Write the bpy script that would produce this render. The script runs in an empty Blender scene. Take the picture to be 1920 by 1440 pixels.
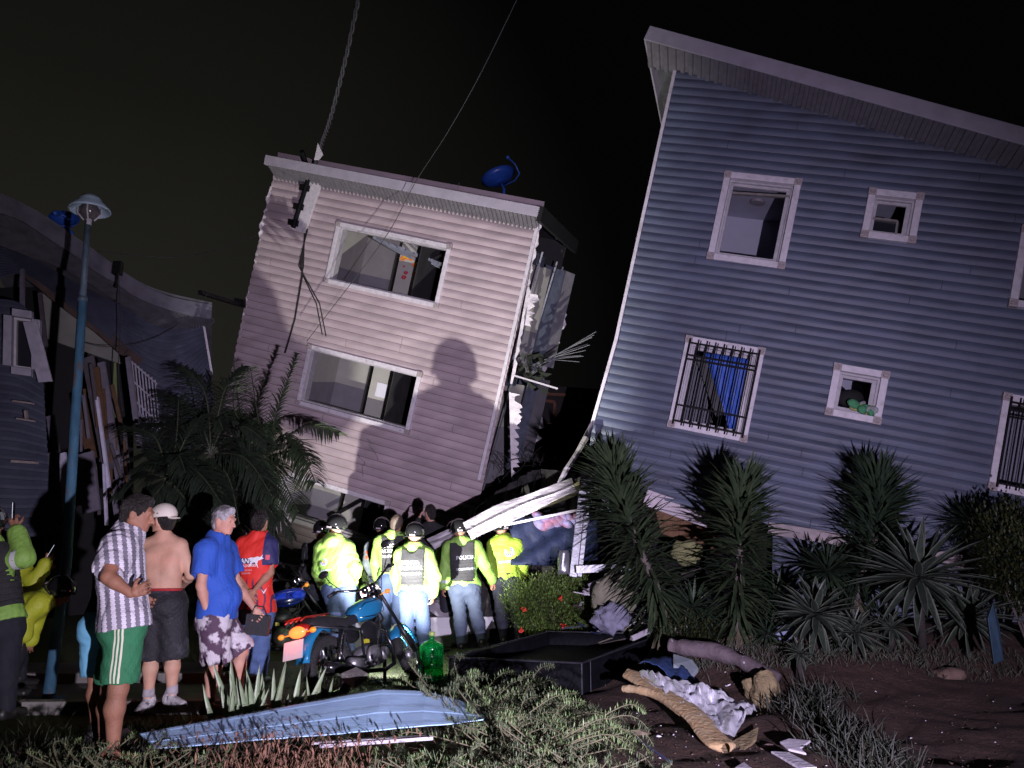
import bpy, math, random
import numpy as np
from mathutils import Vector, Matrix
from mathutils.bvhtree import BVHTree
import openvdb
R = math.radians
random.seed(7); RNG = np.random.default_rng(7)
scene = bpy.context.scene
COL = scene.collection

# ------------------------------------------------------------ camera
F, HOR, CAMZ = 1493.0, 1030.0, 1.4
PITCH = math.atan((HOR - 720) / F)
cd = bpy.data.cameras.new('camera'); cam = bpy.data.objects.new('camera', cd); COL.objects.link(cam)
cd.sensor_width = 36; cd.lens = F / 1920 * 36; cd.clip_end = 500; cd.clip_start = .05
cam.location = (0, 0, CAMZ); cam.rotation_euler = (math.pi / 2 + PITCH, 0, 0)
scene.camera = cam
# ------------------------------------------------------------ night sky with a faint town glow low on the left
w = bpy.data.worlds.new("World"); scene.world = w; w.use_nodes = True
nt = w.node_tree; nt.nodes.clear()
def N_(t, **k):
    n = nt.nodes.new(t)
    for a, b in k.items(): setattr(n, a, b)
    return n
tc = N_('ShaderNodeTexCoord'); dt = N_('ShaderNodeVectorMath', operation='DOT_PRODUCT')
gd = Vector((-.50, .85, .16)).normalized(); dt.inputs[1].default_value = gd
cr = N_('ShaderNodeValToRGB'); cr.color_ramp.elements[0].position = .78; cr.color_ramp.elements[0].color = (.0012, .0011, .0013, 1)
cr.color_ramp.elements[1].position = 1.0; cr.color_ramp.elements[1].color = (.0150, .0145, .0118, 1)
e = cr.color_ramp.elements.new(.94); e.color = (.0075, .0073, .006, 1)
nz = N_('ShaderNodeTexNoise'); nz.inputs['Scale'].default_value = 2.2; nz.inputs['Detail'].default_value = 4
mx = N_('ShaderNodeMath', operation='MULTIPLY_ADD'); mx.inputs[1].default_value = .05; 
bg = N_('ShaderNodeBackground'); bg.inputs['Strength'].default_value = 1.0; wo = N_('ShaderNodeOutputWorld')
nt.links.new(tc.outputs['Generated'], dt.inputs[0]); nt.links.new(tc.outputs['Generated'], nz.inputs['Vector'])
nt.links.new(nz.outputs['Fac'], mx.inputs[0]); nt.links.new(dt.outputs['Value'], mx.inputs[2]); 
sb = N_('ShaderNodeMath', operation='SUBTRACT'); sb.inputs[1].default_value = .025
nt.links.new(mx.outputs[0], sb.inputs[0]); nt.links.new(sb.outputs[0], cr.inputs['Fac'])
nt.links.new(cr.outputs['Color'], bg.inputs['Color']); nt.links.new(bg.outputs[0], wo.inputs['Surface'])
# ------------------------------------------------------------ spot lamps, sources unseen
def spot(name, loc, aim, watt, color, half, blend, rad):
    l = bpy.data.lights.new(name, 'SPOT'); o = bpy.data.objects.new(name, l); COL.objects.link(o)
    l.energy = watt; l.color = color; l.spot_size = R(half * 2); l.spot_blend = blend; l.shadow_soft_size = rad
    o.location = loc; d = Vector(aim) - Vector(loc); o.rotation_euler = d.to_track_quat('-Z', 'Y').to_euler()
    return o
KEY = (1.25, -.6, .8)                                  # the camera crew's lamp, held low to the right of the photographer
spot('crew_lamp_beam', KEY, (1.2, 12, 2.2), 4300, (.82, .71, 1.0), 40, 1.0, .035)
spot('crew_lamp_fill', KEY, (-3.0, 7, .2), 1900, (.92, .82, 1.0), 44, 1.0, .035)  # second spot added at the crew lamp, aimed left to brighten the men
UNSEEN_LAMP = (-1.36, 9.07, .36)                             # unseen low white lamp behind the motorcycle, placed from the cast shadows
spot('unseen_lamp_beam', UNSEEN_LAMP, (-.9, 13.4, 4.5), 1950, (1.0, .98, .92), 46, .6, .02)
spot('added_lawn_fill', UNSEEN_LAMP, (-.9, 12.4, .2), 60, (1.0, .98, .88), 75, .6, .02)  # second wide spot added at the same point to light the lawn
scene.view_settings.view_transform = 'Standard'; scene.view_settings.look = 'None'
scene.view_settings.exposure = 0; scene.view_settings.gamma = 1
scene.cycles.max_bounces = 6; scene.cycles.diffuse_bounces = 3; scene.cycles.glossy_bounces = 3
scene.cycles.transmission_bounces = 6; scene.cycles.transparent_max_bounces = 6; scene.cycles.use_denoising = True
scene.cycles.sample_clamp_indirect = 4

# ------------------------------------------------------------ pixel helpers (photo is 1920 x 1440)
cP, sP = math.cos(PITCH), math.sin(PITCH)
CAM = Vector((0, 0, CAMZ))
def ray(px, py):
    x = (px - 960) / F; z = (720 - py) / F
    return Vector((x, cP - z * sP, sP + z * cP))
def P(px, py, Y):
    r = ray(px, py); return CAM + r * (Y / r.y)
def G(px, py, z=0.0):
    r = ray(px, py); return CAM + r * ((z - CAMZ) / r.z)

# ------------------------------------------------------------ materials
MATS = {}
def mat(name, col, rough=.7, var=.15, scale=8, bump=.0, bscale=60, metal=0., spec=None, emit=None, estr=0, trans=0, col2=None, c2scale=3, c2pos=.5, c2w=.08, coat=0, stretch=None, sheen=0):
    if name in MATS: return MATS[name]
    m = bpy.data.materials.new(name); m.use_nodes = True; t = m.node_tree; b = t.nodes['Principled BSDF']
    L = t.links.new
    def nn(ty): return t.nodes.new(ty)
    tcn = nn('ShaderNodeTexCoord'); vec = tcn.outputs['Object']
    if stretch:
        mp = nn('ShaderNodeMapping'); mp.inputs['Scale'].default_value = stretch; L(vec, mp.inputs[0]); vec = mp.outputs[0]
    base = None
    if col2:
        n2 = nn('ShaderNodeTexNoise'); n2.inputs['Scale'].default_value = c2scale; n2.inputs['Detail'].default_value = 5; L(vec, n2.inputs['Vector'])
        r = nn('ShaderNodeValToRGB'); r.color_ramp.elements[0].position = c2pos - c2w; r.color_ramp.elements[1].position = c2pos + c2w
        r.color_ramp.elements[0].color = (*col, 1); r.color_ramp.elements[1].color = (*col2, 1)
        L(n2.outputs['Fac'], r.inputs[0]); base = r.outputs[0]
    if var:
        n1 = nn('ShaderNodeTexNoise'); n1.inputs['Scale'].default_value = scale; n1.inputs['Detail'].default_value = 6; L(vec, n1.inputs['Vector'])
        mr = nn('ShaderNodeMapRange'); mr.inputs['From Min'].default_value = .25; mr.inputs['From Max'].default_value = .75
        mr.inputs['To Min'].default_value = 1 - var; mr.inputs['To Max'].default_value = 1 + var; L(n1.outputs['Fac'], mr.inputs['Value'])
        mm = nn('ShaderNodeVectorMath'); mm.operation = 'SCALE'; L(mr.outputs[0], mm.inputs['Scale'])
        if base: L(base, mm.inputs[0])
        else: mm.inputs[0].default_value = col
        L(mm.outputs[0], b.inputs['Base Color'])
        mr2 = nn('ShaderNodeMapRange'); mr2.inputs['To Min'].default_value = max(.02, rough - .12); mr2.inputs['To Max'].default_value = min(1, rough + .12); L(n1.outputs['Fac'], mr2.inputs['Value']); L(mr2.outputs[0], b.inputs['Roughness'])
    else:
        if base: L(base, b.inputs['Base Color'])
        else: b.inputs['Base Color'].default_value = (*col, 1)
        b.inputs['Roughness'].default_value = rough
    if bump:
        n3 = nn('ShaderNodeTexNoise'); n3.inputs['Scale'].default_value = bscale; n3.inputs['Detail'].default_value = 4; L(vec, n3.inputs['Vector'])
        bu = nn('ShaderNodeBump'); bu.inputs['Strength'].default_value = bump; bu.inputs['Distance'].default_value = .02; L(n3.outputs['Fac'], bu.inputs['Height']); L(bu.outputs[0], b.inputs['Normal'])
    b.inputs['Metallic'].default_value = metal
    if spec is not None: b.inputs['Specular IOR Level'].default_value = spec
    if coat: b.inputs['Coat Weight'].default_value = coat; b.inputs['Coat Roughness'].default_value = .08
    if sheen: b.inputs['Sheen Weight'].default_value = sheen
    if trans: b.inputs['Transmission Weight'].default_value = trans; b.inputs['IOR'].default_value = 1.35
    if emit: b.inputs['Emission Color'].default_value = (*emit, 1); b.inputs['Emission Strength'].default_value = estr
    MATS[name] = m; return m

# ------------------------------------------------------------ mesh builder
class MB:
    def __init__(s): s.v = []; s.f = []; s.m = []
    def add(s, vs, fs, mi=0):
        o = len(s.v); s.v.extend(Vector(p) for p in vs); s.f.extend([tuple(i + o for i in f) for f in fs]); s.m.extend([mi] * len(fs)); return s
    def box8(s, p, mi=0):
        return s.add(p, [(0, 3, 2, 1), (4, 5, 6, 7), (0, 1, 5, 4), (1, 2, 6, 5), (2, 3, 7, 6), (3, 0, 4, 7)], mi)
    def box(s, c, a, b, d, mi=0):
        c = Vector(c); a = Vector(a) / 2; b = Vector(b) / 2; d = Vector(d) / 2
        return s.box8([c - a - b - d, c + a - b - d, c + a + b - d, c - a + b - d, c - a - b + d, c + a - b + d, c + a + b + d, c - a + b + d], mi)
    def beam(s, p0, p1, w, h, up=(0, 0, 1), mi=0):
        p0 = Vector(p0); p1 = Vector(p1); d = (p1 - p0); x = d.cross(Vector(up)).normalized(); y = x.cross(d).normalized()
        return s.box((p0 + p1) / 2, d, x * w, y * h, mi)
    def tube(s, pts, r, n=8, mi=0, caps=True):
        pts = [Vector(p) for p in pts]
        if not hasattr(r, '__len__'): r = [r] * len(pts)
        vs = []; fs = []; prev = None
        for i, p in enumerate(pts):
            t = (pts[min(i + 1, len(pts) - 1)] - pts[max(i - 1, 0)]).normalized()
            if prev is None:
                a = t.orthogonal().normalized()
            else:
                a = (prev - t * prev.dot(t)).normalized()
            prev = a; b = t.cross(a)
            for k in range(n):
                th = 2 * math.pi * k / n; vs.append(p + (a * math.cos(th) + b * math.sin(th)) * r[i])
        for i in range(len(pts) - 1):
            for k in range(n):
                k2 = (k + 1) % n; fs.append((i * n + k, i * n + k2, (i + 1) * n + k2, (i + 1) * n + k))
        if caps: fs.append(tuple(range(n))[::-1]); fs.append(tuple((len(pts) - 1) * n + k for k in range(n)))
        return s.add(vs, fs, mi)
    def lathe(s, prof, o, ax=(0, 0, 1), n=24, mi=0, xdir=None):
        o = Vector(o); ax = Vector(ax).normalized(); a = Vector(xdir).normalized() if xdir else ax.orthogonal().normalized(); b = ax.cross(a)
        vs = []; fs = []
        for (r, h) in prof:
            for k in range(n):
                th = 2 * math.pi * k / n; vs.append(o + ax * h + (a * math.cos(th) + b * math.sin(th)) * r)
        for i in range(len(prof) - 1):
            for k in range(n):
                k2 = (k + 1) % n; fs.append((i * n + k, i * n + k2, (i + 1) * n + k2, (i + 1) * n + k))
        return s.add(vs, fs, mi)
    def ball(s, c, r, nu=16, nv=10, mi=0, M=None):
        c = Vector(c); r = (r, r, r) if not hasattr(r, '__len__') else r; vs = []; fs = []
        for i in range(nv + 1):
            ph = math.pi * i / nv
            for k in range(nu):
                th = 2 * math.pi * k / nu; q = Vector((r[0] * math.sin(ph) * math.cos(th), r[1] * math.sin(ph) * math.sin(th), r[2] * math.cos(ph)))
                vs.append(c + (M @ q if M else q))
        for i in range(nv):
            for k in range(nu):
                k2 = (k + 1) % nu; fs.append((i * nu + k, (i + 1) * nu + k, (i + 1) * nu + k2, i * nu + k2))
        return s.add(vs, fs, mi)
    def prism(s, pts, off, mi=0):
        pts = [Vector(p) for p in pts]; off = Vector(off); n = len(pts)
        fs = [tuple(range(n))[::-1], tuple(range(n, 2 * n))] + [(i, (i + 1) % n, (i + 1) % n + n, i + n) for i in range(n)]
        return s.add(pts + [p + off for p in pts], fs, mi)
    def grid(s, rows, mi=0):
        m = len(rows[0]); vs = [p for r in rows for p in r]; fs = []
        for i in range(len(rows) - 1):
            for k in range(m - 1): fs.append((i * m + k, i * m + k + 1, (i + 1) * m + k + 1, (i + 1) * m + k))
        return s.add(vs, fs, mi)
    def map(s, fn): s.v = [fn(p) for p in s.v]; return s

BASE = {}
def setp(o, label=None, cat=None, group=None, kind=None):
    if label: o['label'] = label
    if cat: o['category'] = cat
    if group: o['group'] = group
    if kind: o['kind'] = kind
    return o
def thing(name, loc, label, cat, group=None):
    o = bpy.data.objects.new(name, None); COL.objects.link(o); o.location = loc; o.empty_display_size = .1
    BASE[o.name] = Vector(loc); return setp(o, label, cat, group)
def obj(name, mb, ms, parent=None, loc=None, smooth=False, bevel=0, label=None, cat=None, group=None, kind=None, solid=0, sub=0):
    if parent is not None: base = BASE[parent.name]
    else: base = Vector(loc) if loc is not None else Vector((0, 0, 0))
    me = bpy.data.meshes.new(name)
    if isinstance(mb, MB):
        me.from_pydata([tuple(p - base) for p in mb.v], [], mb.f)
        mi = mb.m
    else:                                                   # (verts Nx3, quads Mx4 or Mx3, material index) as numpy
        V, Q, mi = mb; V = (V - np.array(base)).astype(np.float32); k = Q.shape[1]
        me.vertices.add(len(V)); me.vertices.foreach_set('co', V.ravel()); me.loops.add(Q.size); me.loops.foreach_set('vertex_index', Q.ravel().astype(np.int32))
        me.polygons.add(len(Q)); me.polygons.foreach_set('loop_start', np.arange(len(Q), dtype=np.int32) * k)
        try: me.polygons.foreach_set('loop_total', np.full(len(Q), k, dtype=np.int32))
        except Exception: pass
        me.update(calc_edges=True)
    if not isinstance(ms, (list, tuple)): ms = [ms]
    for m in ms: me.materials.append(m)
    if mi is not None and len(ms) > 1: me.polygons.foreach_set('material_index', np.array(mi, dtype=np.int32))
    if smooth: me.polygons.foreach_set('use_smooth', [True] * len(me.polygons))
    me.update()
    o = bpy.data.objects.new(name, me); COL.objects.link(o)
    if parent is not None: o.parent = parent; BASE[o.name] = base
    else: o.location = base; BASE[o.name] = base
    if parent is not None and parent.parent is None and parent.type == 'MESH': pass
    if bevel:
        b = o.modifiers.new('bevel', 'BEVEL'); b.width = bevel; b.segments = 2; b.limit_method = 'ANGLE'
    if solid:
        b = o.modifiers.new('solid', 'SOLIDIFY'); b.thickness = solid; b.offset = 0
    if sub:
        b = o.modifiers.new('sub', 'SUBSURF'); b.levels = sub; b.render_levels = sub
    return setp(o, label, cat, group, kind)
def noise1(seed):
    r = random.Random(seed); a = [(r.uniform(.5, 1.2) * (1.7 ** i), r.uniform(0, 6.28), 1 / (1.6 ** i)) for i in range(5)]
    return lambda x: sum(c * math.sin(x * f_ + p) for f_, p, c in a) / 2.2
WAVE = noise1(3); WAVE2 = noise1(11)

# ------------------------------------------------------------ ground
def sm(a, b, x):
    t = min(1, max(0, (x - a) / (b - a))); return t * t * (3 - 2 * t)
def gz(x, y):
    z = .42 * sm(.6, 2.4, x) * sm(7.4, 9.6, y)
    z += .06 * sm(1.2, 3, x) * sm(5.5, 8, y) + .05 * math.sin(x * 2.1 + 1) * math.sin(y * 1.7) * sm(.5, 2, x)
    z += .012 * (math.sin(x * 5.1 + y * 2.3) + math.sin(y * 6.7 - x * 3.1)) * sm(-.5, .8, x)
    z += .014 * math.sin(x * 9 + math.sin(y * 7)) * math.sin(y * 11 + 2 * math.sin(x * 5)) * sm(.3, 1.2, x) * (1 - sm(12, 14, y))
    z -= .25 * (1 - sm(2.5, 5.0, y))
    return z
mb = MB(); 
xs = np.concatenate([np.linspace(-150, -10, 12), np.linspace(-9.5, -1, 30), np.linspace(-.9, 6, 110), np.linspace(6.3, 12, 16), np.linspace(14, 150, 10)])
ys = np.concatenate([np.linspace(-40, 0, 6), np.linspace(1, 4.4, 8), np.linspace(4.5, 11, 110), np.linspace(11.3, 18, 18), np.linspace(20, 220, 12)])
mb.grid([[Vector((x, y, gz(x, y))) for x in xs] for y in ys])
def ground_mat():
    m = bpy.data.materials.new('dirt_and_grass'); m.use_nodes = True; t = m.node_tree; b = t.nodes['Principled BSDF']; L = t.links.new; nn = t.nodes.new
    tcn = nn('ShaderNodeTexCoord'); n = nn('ShaderNodeTexNoise'); n.inputs['Scale'].default_value = 1.1; n.inputs['Detail'].default_value = 8; L(tcn.outputs['Object'], n.inputs['Vector'])
    sx = nn('ShaderNodeSeparateXYZ'); L(tcn.outputs['Object'], sx.inputs[0])
    ad = nn('ShaderNodeMath'); ad.operation = 'MULTIPLY_ADD'; ad.inputs[1].default_value = .35; L(sx.outputs['X'], ad.inputs[0]); L(n.outputs['Fac'], ad.inputs[2])
    r = nn('ShaderNodeValToRGB'); r.color_ramp.elements[0].position = .33; r.color_ramp.elements[1].position = .62
    r.color_ramp.elements[0].color = (.07, .10, .025, 1); r.color_ramp.elements[1].color = (.066, .033, .023, 1); L(ad.outputs[0], r.inputs[0])
    n2 = nn('ShaderNodeTexNoise'); n2.inputs['Scale'].default_value = 18; n2.inputs['Detail'].default_value = 10; n2.inputs['Roughness'].default_value = .7; L(tcn.outputs['Object'], n2.inputs['Vector'])
    r2 = nn('ShaderNodeMapRange'); r2.inputs['From Min'].default_value = .3; r2.inputs['From Max'].default_value = .7; r2.inputs['To Min'].default_value = .35; r2.inputs['To Max'].default_value = 1.6; L(n2.outputs['Fac'], r2.inputs[0])
    v = nn('ShaderNodeVectorMath'); v.operation = 'SCALE'; L(r.outputs[0], v.inputs[0]); L(r2.outputs[0], v.inputs['Scale']); L(v.outputs[0], b.inputs['Base Color'])
    b.inputs['Roughness'].default_value = .95
    bu = nn('ShaderNodeBump'); bu.inputs['Strength'].default_value = 1; bu.inputs['Distance'].default_value = .05; L(n2.outputs['Fac'], bu.inputs['Height']); L(bu.outputs[0], b.inputs['Normal'])
    return m
obj('ground', mb, ground_mat(), smooth=True, kind='structure')
# concrete path and roadway on the left, with its kerb
con = mat('concrete', (.16, .15, .14), .9, .35, 3, .5, 40)
mb = MB(); pa = [(-9, 7.35), (-2.3, 7.55), (-1.2, 9.3), (-1.0, 10.6), (-9, 10.4)]
mb.prism([(x, y, -.05) for x, y in pa], (0, 0, .062)); obj('concrete_path', mb, con, kind='structure')
mb = MB()
for a, b in (((-9, 7.2), (-2.35, 7.42)), ((-9, 8.9), (-2.9, 9.0))):
    a = Vector((*a, .03)); b = Vector((*b, .03)); n = 7
    for i in range(n):
        p = a.lerp(b, i / n); q = a.lerp(b, (i + .985) / n); mb.beam(p, q, .13, .16)
obj('kerb', mb, mat('kerb_concrete', (.22, .21, .19), .9, .3, 5, .4, 50), bevel=.01, kind='structure')
# ------------------------------------------------------------ houses
class Frame:
    def __init__(s, anchor, U, N, V, hint=None):
        s.O = Vector(anchor); s.U = Vector(U).normalized(); s.V = Vector(V).normalized(); s.N = s.V.cross(s.U).normalized()
        if s.N.y < 0: s.N = -s.N
        s.warp = None
    def pt(s, u, v, w=0): return s.O + s.U * u + s.V * v - s.N * w
    def uv(s, px, py, w=0):
        r = ray(px, py); t = (s.O - s.N * w - CAM).dot(s.N) / r.dot(s.N); p = CAM + r * t - (s.O - s.N * w)
        return p.dot(s.U), p.dot(s.V)
    def box(s, mb, u0, u1, v0, v1, w0, w1, mi=0):
        return mb.box8([s.pt(u0, v0, w0), s.pt(u1, v0, w0), s.pt(u1, v1, w0), s.pt(u0, v1, w0), s.pt(u0, v0, w1), s.pt(u1, v0, w1), s.pt(u1, v1, w1), s.pt(u0, v1, w1)], mi)
def scan(poly, v):
    xs_ = []
    for (a, b), (c, d) in zip(poly, poly[1:] + poly[:1]):
        if (b <= v < d) or (d <= v < b): xs_.append(a + (c - a) * (v - b) / (d - b))
    xs_.sort(); return list(zip(xs_[::2], xs_[1::2]))
def siding(fr, poly, holes, h, depth=.02, amp=.012, seed=0, du=.3):
    """lap siding: one sheet with a real profile, cut by an outline and by window holes, slightly buckled"""
    mb = MB(); v0 = min(p[1] for p in poly); v1 = max(p[1] for p in poly); w1 = noise1(seed + 1); w2 = noise1(seed + 2)
    prof = [(0, 0), (.08, .04), (.24, .5), (.44, .92), (.62, 1.0), (.82, .6), (1, .0)]
    def wob(u, v): return amp * (w1(u * 1.3 + v * .7) + .6 * w2(v * 1.9 - u * .6)) 
    n = int((v1 - v0) / h) + 1
    for i in range(n):
        for pi_, ((a, wa), (b, wb)) in enumerate(zip(prof, prof[1:])):
            va = v0 + (i + a) * h; vb = v0 + (i + b) * h; vm = (va + vb) / 2
            for (l, r_) in scan(poly, vm):
                segs = [(l, r_)]
                for (hu0, hu1, hv0, hv1) in holes:
                    if hv0 < vm < hv1:
                        ns = []
                        for (p, q) in segs:
                            if hu1 <= p or hu0 >= q: ns.append((p, q)); continue
                            if hu0 > p: ns.append((p, hu0))
                            if hu1 < q: ns.append((hu1, q))
                        segs = ns
                for (p, q) in segs:
                    k = max(1, int((q - p) / du)); us = [p + (q - p) * j / k for j in range(k + 1)]
                    mb.grid([[fr.pt(u, va, wa * depth + wob(u, va)) for u in us], [fr.pt(u, vb, wb * depth + wob(u, vb)) for u in us]], 1 if pi_ == 0 else 0)  # lap lip darkened: groove shade and joint grime put into the colour
    rs = random.Random(seed)
    for i in range(n):
        vm = v0 + (i + .5) * h
        for (l, r_) in scan(poly, vm):
            u = l + rs.uniform(.3, 7.0)
            while u < r_ - .2:
                if not any(a < u < b and c - h < vm < d + h for a, b, c, d in holes):
                    va, vb = v0 + (i + .07) * h, v0 + (i + .97) * h
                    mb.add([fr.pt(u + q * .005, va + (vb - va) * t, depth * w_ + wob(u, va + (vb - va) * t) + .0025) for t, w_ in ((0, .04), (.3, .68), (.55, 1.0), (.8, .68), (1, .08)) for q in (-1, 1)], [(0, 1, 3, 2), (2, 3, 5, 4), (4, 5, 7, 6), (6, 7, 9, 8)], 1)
                u += rs.uniform(4.0, 8.0)
    return mb
def window(parent, fr, u0, u1, v0, v1, tw=.1, blocks=True, ms=None, sash=False, sill=False, dep=.16):
    """u0..v1 outer limits of the trim"""
    tm, bm, rm = ms; mb = MB(); 
    fr.box(mb, u0 + tw, u1 - tw, v1 - tw, v1, -.02, .075); fr.box(mb, u0 + tw, u1 - tw, v0, v0 + tw, -.02, .075)
    fr.box(mb, u0, u0 + tw, v0 + tw, v1 - tw, -.02, .072); fr.box(mb, u1 - tw, u1, v0 + tw, v1 - tw, -.02, .072)
    f = obj('window', mb, tm, parent, bevel=.006)
    if blocks:
        for (a, b) in ((u0, v0), (u1 - tw, v0), (u0, v1 - tw), (u1 - tw, v1 - tw)):
            mb = MB()
            fr.box(mb, a - .008, a + tw + .008, b - .008, b + tw + .008, -.02, .085)
            c = fr.pt(a + tw / 2, b + tw / 2, .085); mb.lathe([(0, .0), (tw * .1, .012), (tw * .22, .004), (tw * .34, .014), (tw * .4, .0)], c, -fr.N, 14)
            obj('corner_block', mb, bm, f, bevel=.004)
    mb = MB(); a0, a1, b0, b1 = u0 + tw, u1 - tw, v0 + tw, v1 - tw
    fr.box(mb, a0, a1, b1 - .03, b1, -dep, -.02); fr.box(mb, a0, a1, b0, b0 + .03, -dep, -.02); fr.box(mb, a0, a0 + .03, b0 + .03, b1 - .03, -dep, -.02); fr.box(mb, a1 - .03, a1, b0 + .03, b1 - .03, -dep, -.02)
    obj('window_reveal', mb, rm, f)
    if sash:
        mb = MB(); fr.box(mb, a0 + .03, a1 - .03, b0 + .03, b0 + .07, -dep + .02, -dep + .06); fr.box(mb, a0 + .03, a0 + .06, b0 + .07, b1 - .03, -dep + .02, -dep + .06); fr.box(mb, a1 - .09, a1 - .03, b0 + .07, b1 - .03, -dep + .02, -dep + .06)
        fr.box(mb, a0 + .06, a1 - .09, b1 - .07, b1 - .03, -dep + .02, -dep + .06); obj('sash', mb, rm, f)
    return f
def room(parent, fr, u0, u1, v0, v1, w0, w1, m, name='room'):
    """interior shell behind a facade; open towards it. w0 nearer the facade (negative), w1 deeper. materials: wall, lower band, ceiling, floor"""
    mb = MB(); vb = v0 + (v1 - v0) * .5
    def q(a, b, c, d, mi): mb.add([fr.pt(*a), fr.pt(*b), fr.pt(*c), fr.pt(*d)], [(0, 1, 2, 3)], mi)
    for (a, b, mi) in ((v0, vb, 1), (vb, v1, 0)):
        q((u0, a, w1), (u1, a, w1), (u1, b, w1), (u0, b, w1), mi); q((u0, a, w0), (u0, a, w1), (u0, b, w1), (u0, b, w0), mi); q((u1, a, w0), (u1, a, w1), (u1, b, w1), (u1, b, w0), mi)
    q((u0, v1, w0), (u1, v1, w0), (u1, v1, w1), (u0, v1, w1), 2); q((u0, v0, w0), (u1, v0, w0), (u1, v0, w1), (u0, v0, w1), 3)
    return obj(name, mb, m, parent)

trim = mat('white_vinyl_trim', (.62, .58, .62), .5, .14, 14, .12, 40, col2=(.42, .38, .38), c2scale=9, c2pos=.68, c2w=.12)
block = mat('greyed_trim_block', (.36, .31, .31), .7, .3, 40, .3, 60)
reveal = mat('window_jamb', (.42, .40, .42), .6, .2, 12)
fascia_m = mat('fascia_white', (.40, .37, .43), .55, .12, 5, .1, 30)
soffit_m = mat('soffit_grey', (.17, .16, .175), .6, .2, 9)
pink_m = mat('pink_vinyl_siding', (.44, .355, .375), .55, .22, 1.6, .12, 25, col2=(.42, .33, .35), c2scale=2.2, c2pos=.62, c2w=.15, stretch=(1, 1, 2.5))
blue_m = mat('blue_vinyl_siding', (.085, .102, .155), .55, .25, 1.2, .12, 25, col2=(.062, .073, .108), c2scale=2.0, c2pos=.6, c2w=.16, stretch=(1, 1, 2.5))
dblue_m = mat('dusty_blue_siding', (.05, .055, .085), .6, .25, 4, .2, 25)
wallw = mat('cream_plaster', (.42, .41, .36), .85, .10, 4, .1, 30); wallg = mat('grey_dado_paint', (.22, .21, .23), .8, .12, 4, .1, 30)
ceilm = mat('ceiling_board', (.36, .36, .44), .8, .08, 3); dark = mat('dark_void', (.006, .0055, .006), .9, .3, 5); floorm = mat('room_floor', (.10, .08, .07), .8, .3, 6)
wrap = mat('torn_house_wrap', (.68, .63, .66), .7, .15, 12, .6, 18, col2=(.55, .16, .15), c2scale=26, c2pos=.74, c2w=.015)
wood = mat('splintered_wood', (.16, .085, .045), .85, .4, 14, .4, 50, stretch=(4, 4, 1)); steel = mat('galvanised_steel', (.42, .43, .46), .38, .25, 9, .1, 30, metal=.7)
black = mat('black_paint', (.006, .006, .007), .6, .3, 20, spec=.15); cablem = mat('black_cable', (.018, .017, .017), .6, .2, 30); rust = mat('rusty_frame', (.11, .045, .025), .85, .4, 20)
glassd = mat('dark_glass', (.02, .02, .025), .08, 0, spec=.6)

# ---- the pink house, leaning right to left and stripped along its right end
PF = Frame(P(700, 600, 15), (.94, -.196, -.278), None, (.224, -.256, .94))
base = P(650, 1060, 15.6); pink = thing('pink_house', (base.x, base.y, 0), 'tilted pink-sided three-storey house at centre with its right end torn open', 'house')
def rectuv(fr, tl, tr, br, bl, w=0):
    c = [fr.uv(*p, w) for p in (tl, tr, br, bl)]
    return ((c[0][0] + c[3][0]) / 2, (c[1][0] + c[2][0]) / 2, (c[2][1] + c[3][1]) / 2, (c[0][1] + c[1][1]) / 2)
W1 = rectuv(PF, (636, 416), (850, 461), (822, 577), (609, 531)); W2 = rectuv(PF, (580, 646), (794, 698), (767, 815), (559, 757)); W3 = rectuv(PF, (534, 886), (738, 937), (712, 1018), (512, 975))
TR = PF.uv(1016, 402); BR = PF.uv(893, 968)
poly = [PF.uv(395, 1040), PF.uv(470, 1075), PF.uv(640, 1090), PF.uv(790, 1010), (BR[0], BR[1]), TR, PF.uv(511, 318)]
poly[-2] = (TR[0] + .0, TR[1] + .25); poly[-1] = (PF.uv(513, 331)[0], TR[1] + .25)
ul = poly[-1][0]; poly[0] = (ul - .05, PF.uv(395, 1040)[1])
hol = [(a + .06, b - .06, c + .06, d - .06) for a, b, c, d in (W1, W2, W3)]
obj('wall', siding(PF, poly, hol, .155, .026, .022, 5), [pink_m, mat('pink_lap_joint_shade', (.20, .15, .16), .8, .2, 9)], pink, smooth=False)
for W in (W1, W2, W3): window(pink, PF, *W, tw=.085, ms=(trim, block, reveal), dep=.2)
# interiors, one room per storey
UR = TR[0]
for W, k in ((W1, 0), (W2, 1), (W3, 2)):
    a, b, c, d = W; fl = c - .75; ce = d + .32
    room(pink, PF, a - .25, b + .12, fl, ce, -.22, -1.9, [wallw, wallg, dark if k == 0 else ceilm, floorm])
    # a pier with a doorway in the middle of each room
    mb = MB(); m_ = (a + b) / 2
    PF.box(mb, m_ - .28, m_ + .40, fl + .005, ce - .22, -1.6, -1.1); PF.box(mb, m_ - .62, m_ - .60, fl + .01, ce - .4, -1.88, -1.75, 0)
    obj('partition', mb, wallw, pink)
    mb = MB(); PF.box(mb, m_ - .72, m_ - .34, fl + .02, ce - .55, -1.87, -1.84); obj('doorway', mb, mat('dim_doorway', (.06, .06, .05), .9), pink)
    if k == 1:
        mb = MB(); PF.box(mb, m_ - .12, m_ + .14, c + .42, c + .72, -1.08, -1.075); obj('paper_notice', mb, mat('paper', (.75, .74, .8), .8, .05), pink)
    if k == 2:
        mb = MB(); mb.beam(PF.pt(m_ - .3, c + .1, -.7), PF.pt(m_ + .5, d - .1, -.9), .06, .06); obj('fallen_batten', mb, black, pink)
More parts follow.
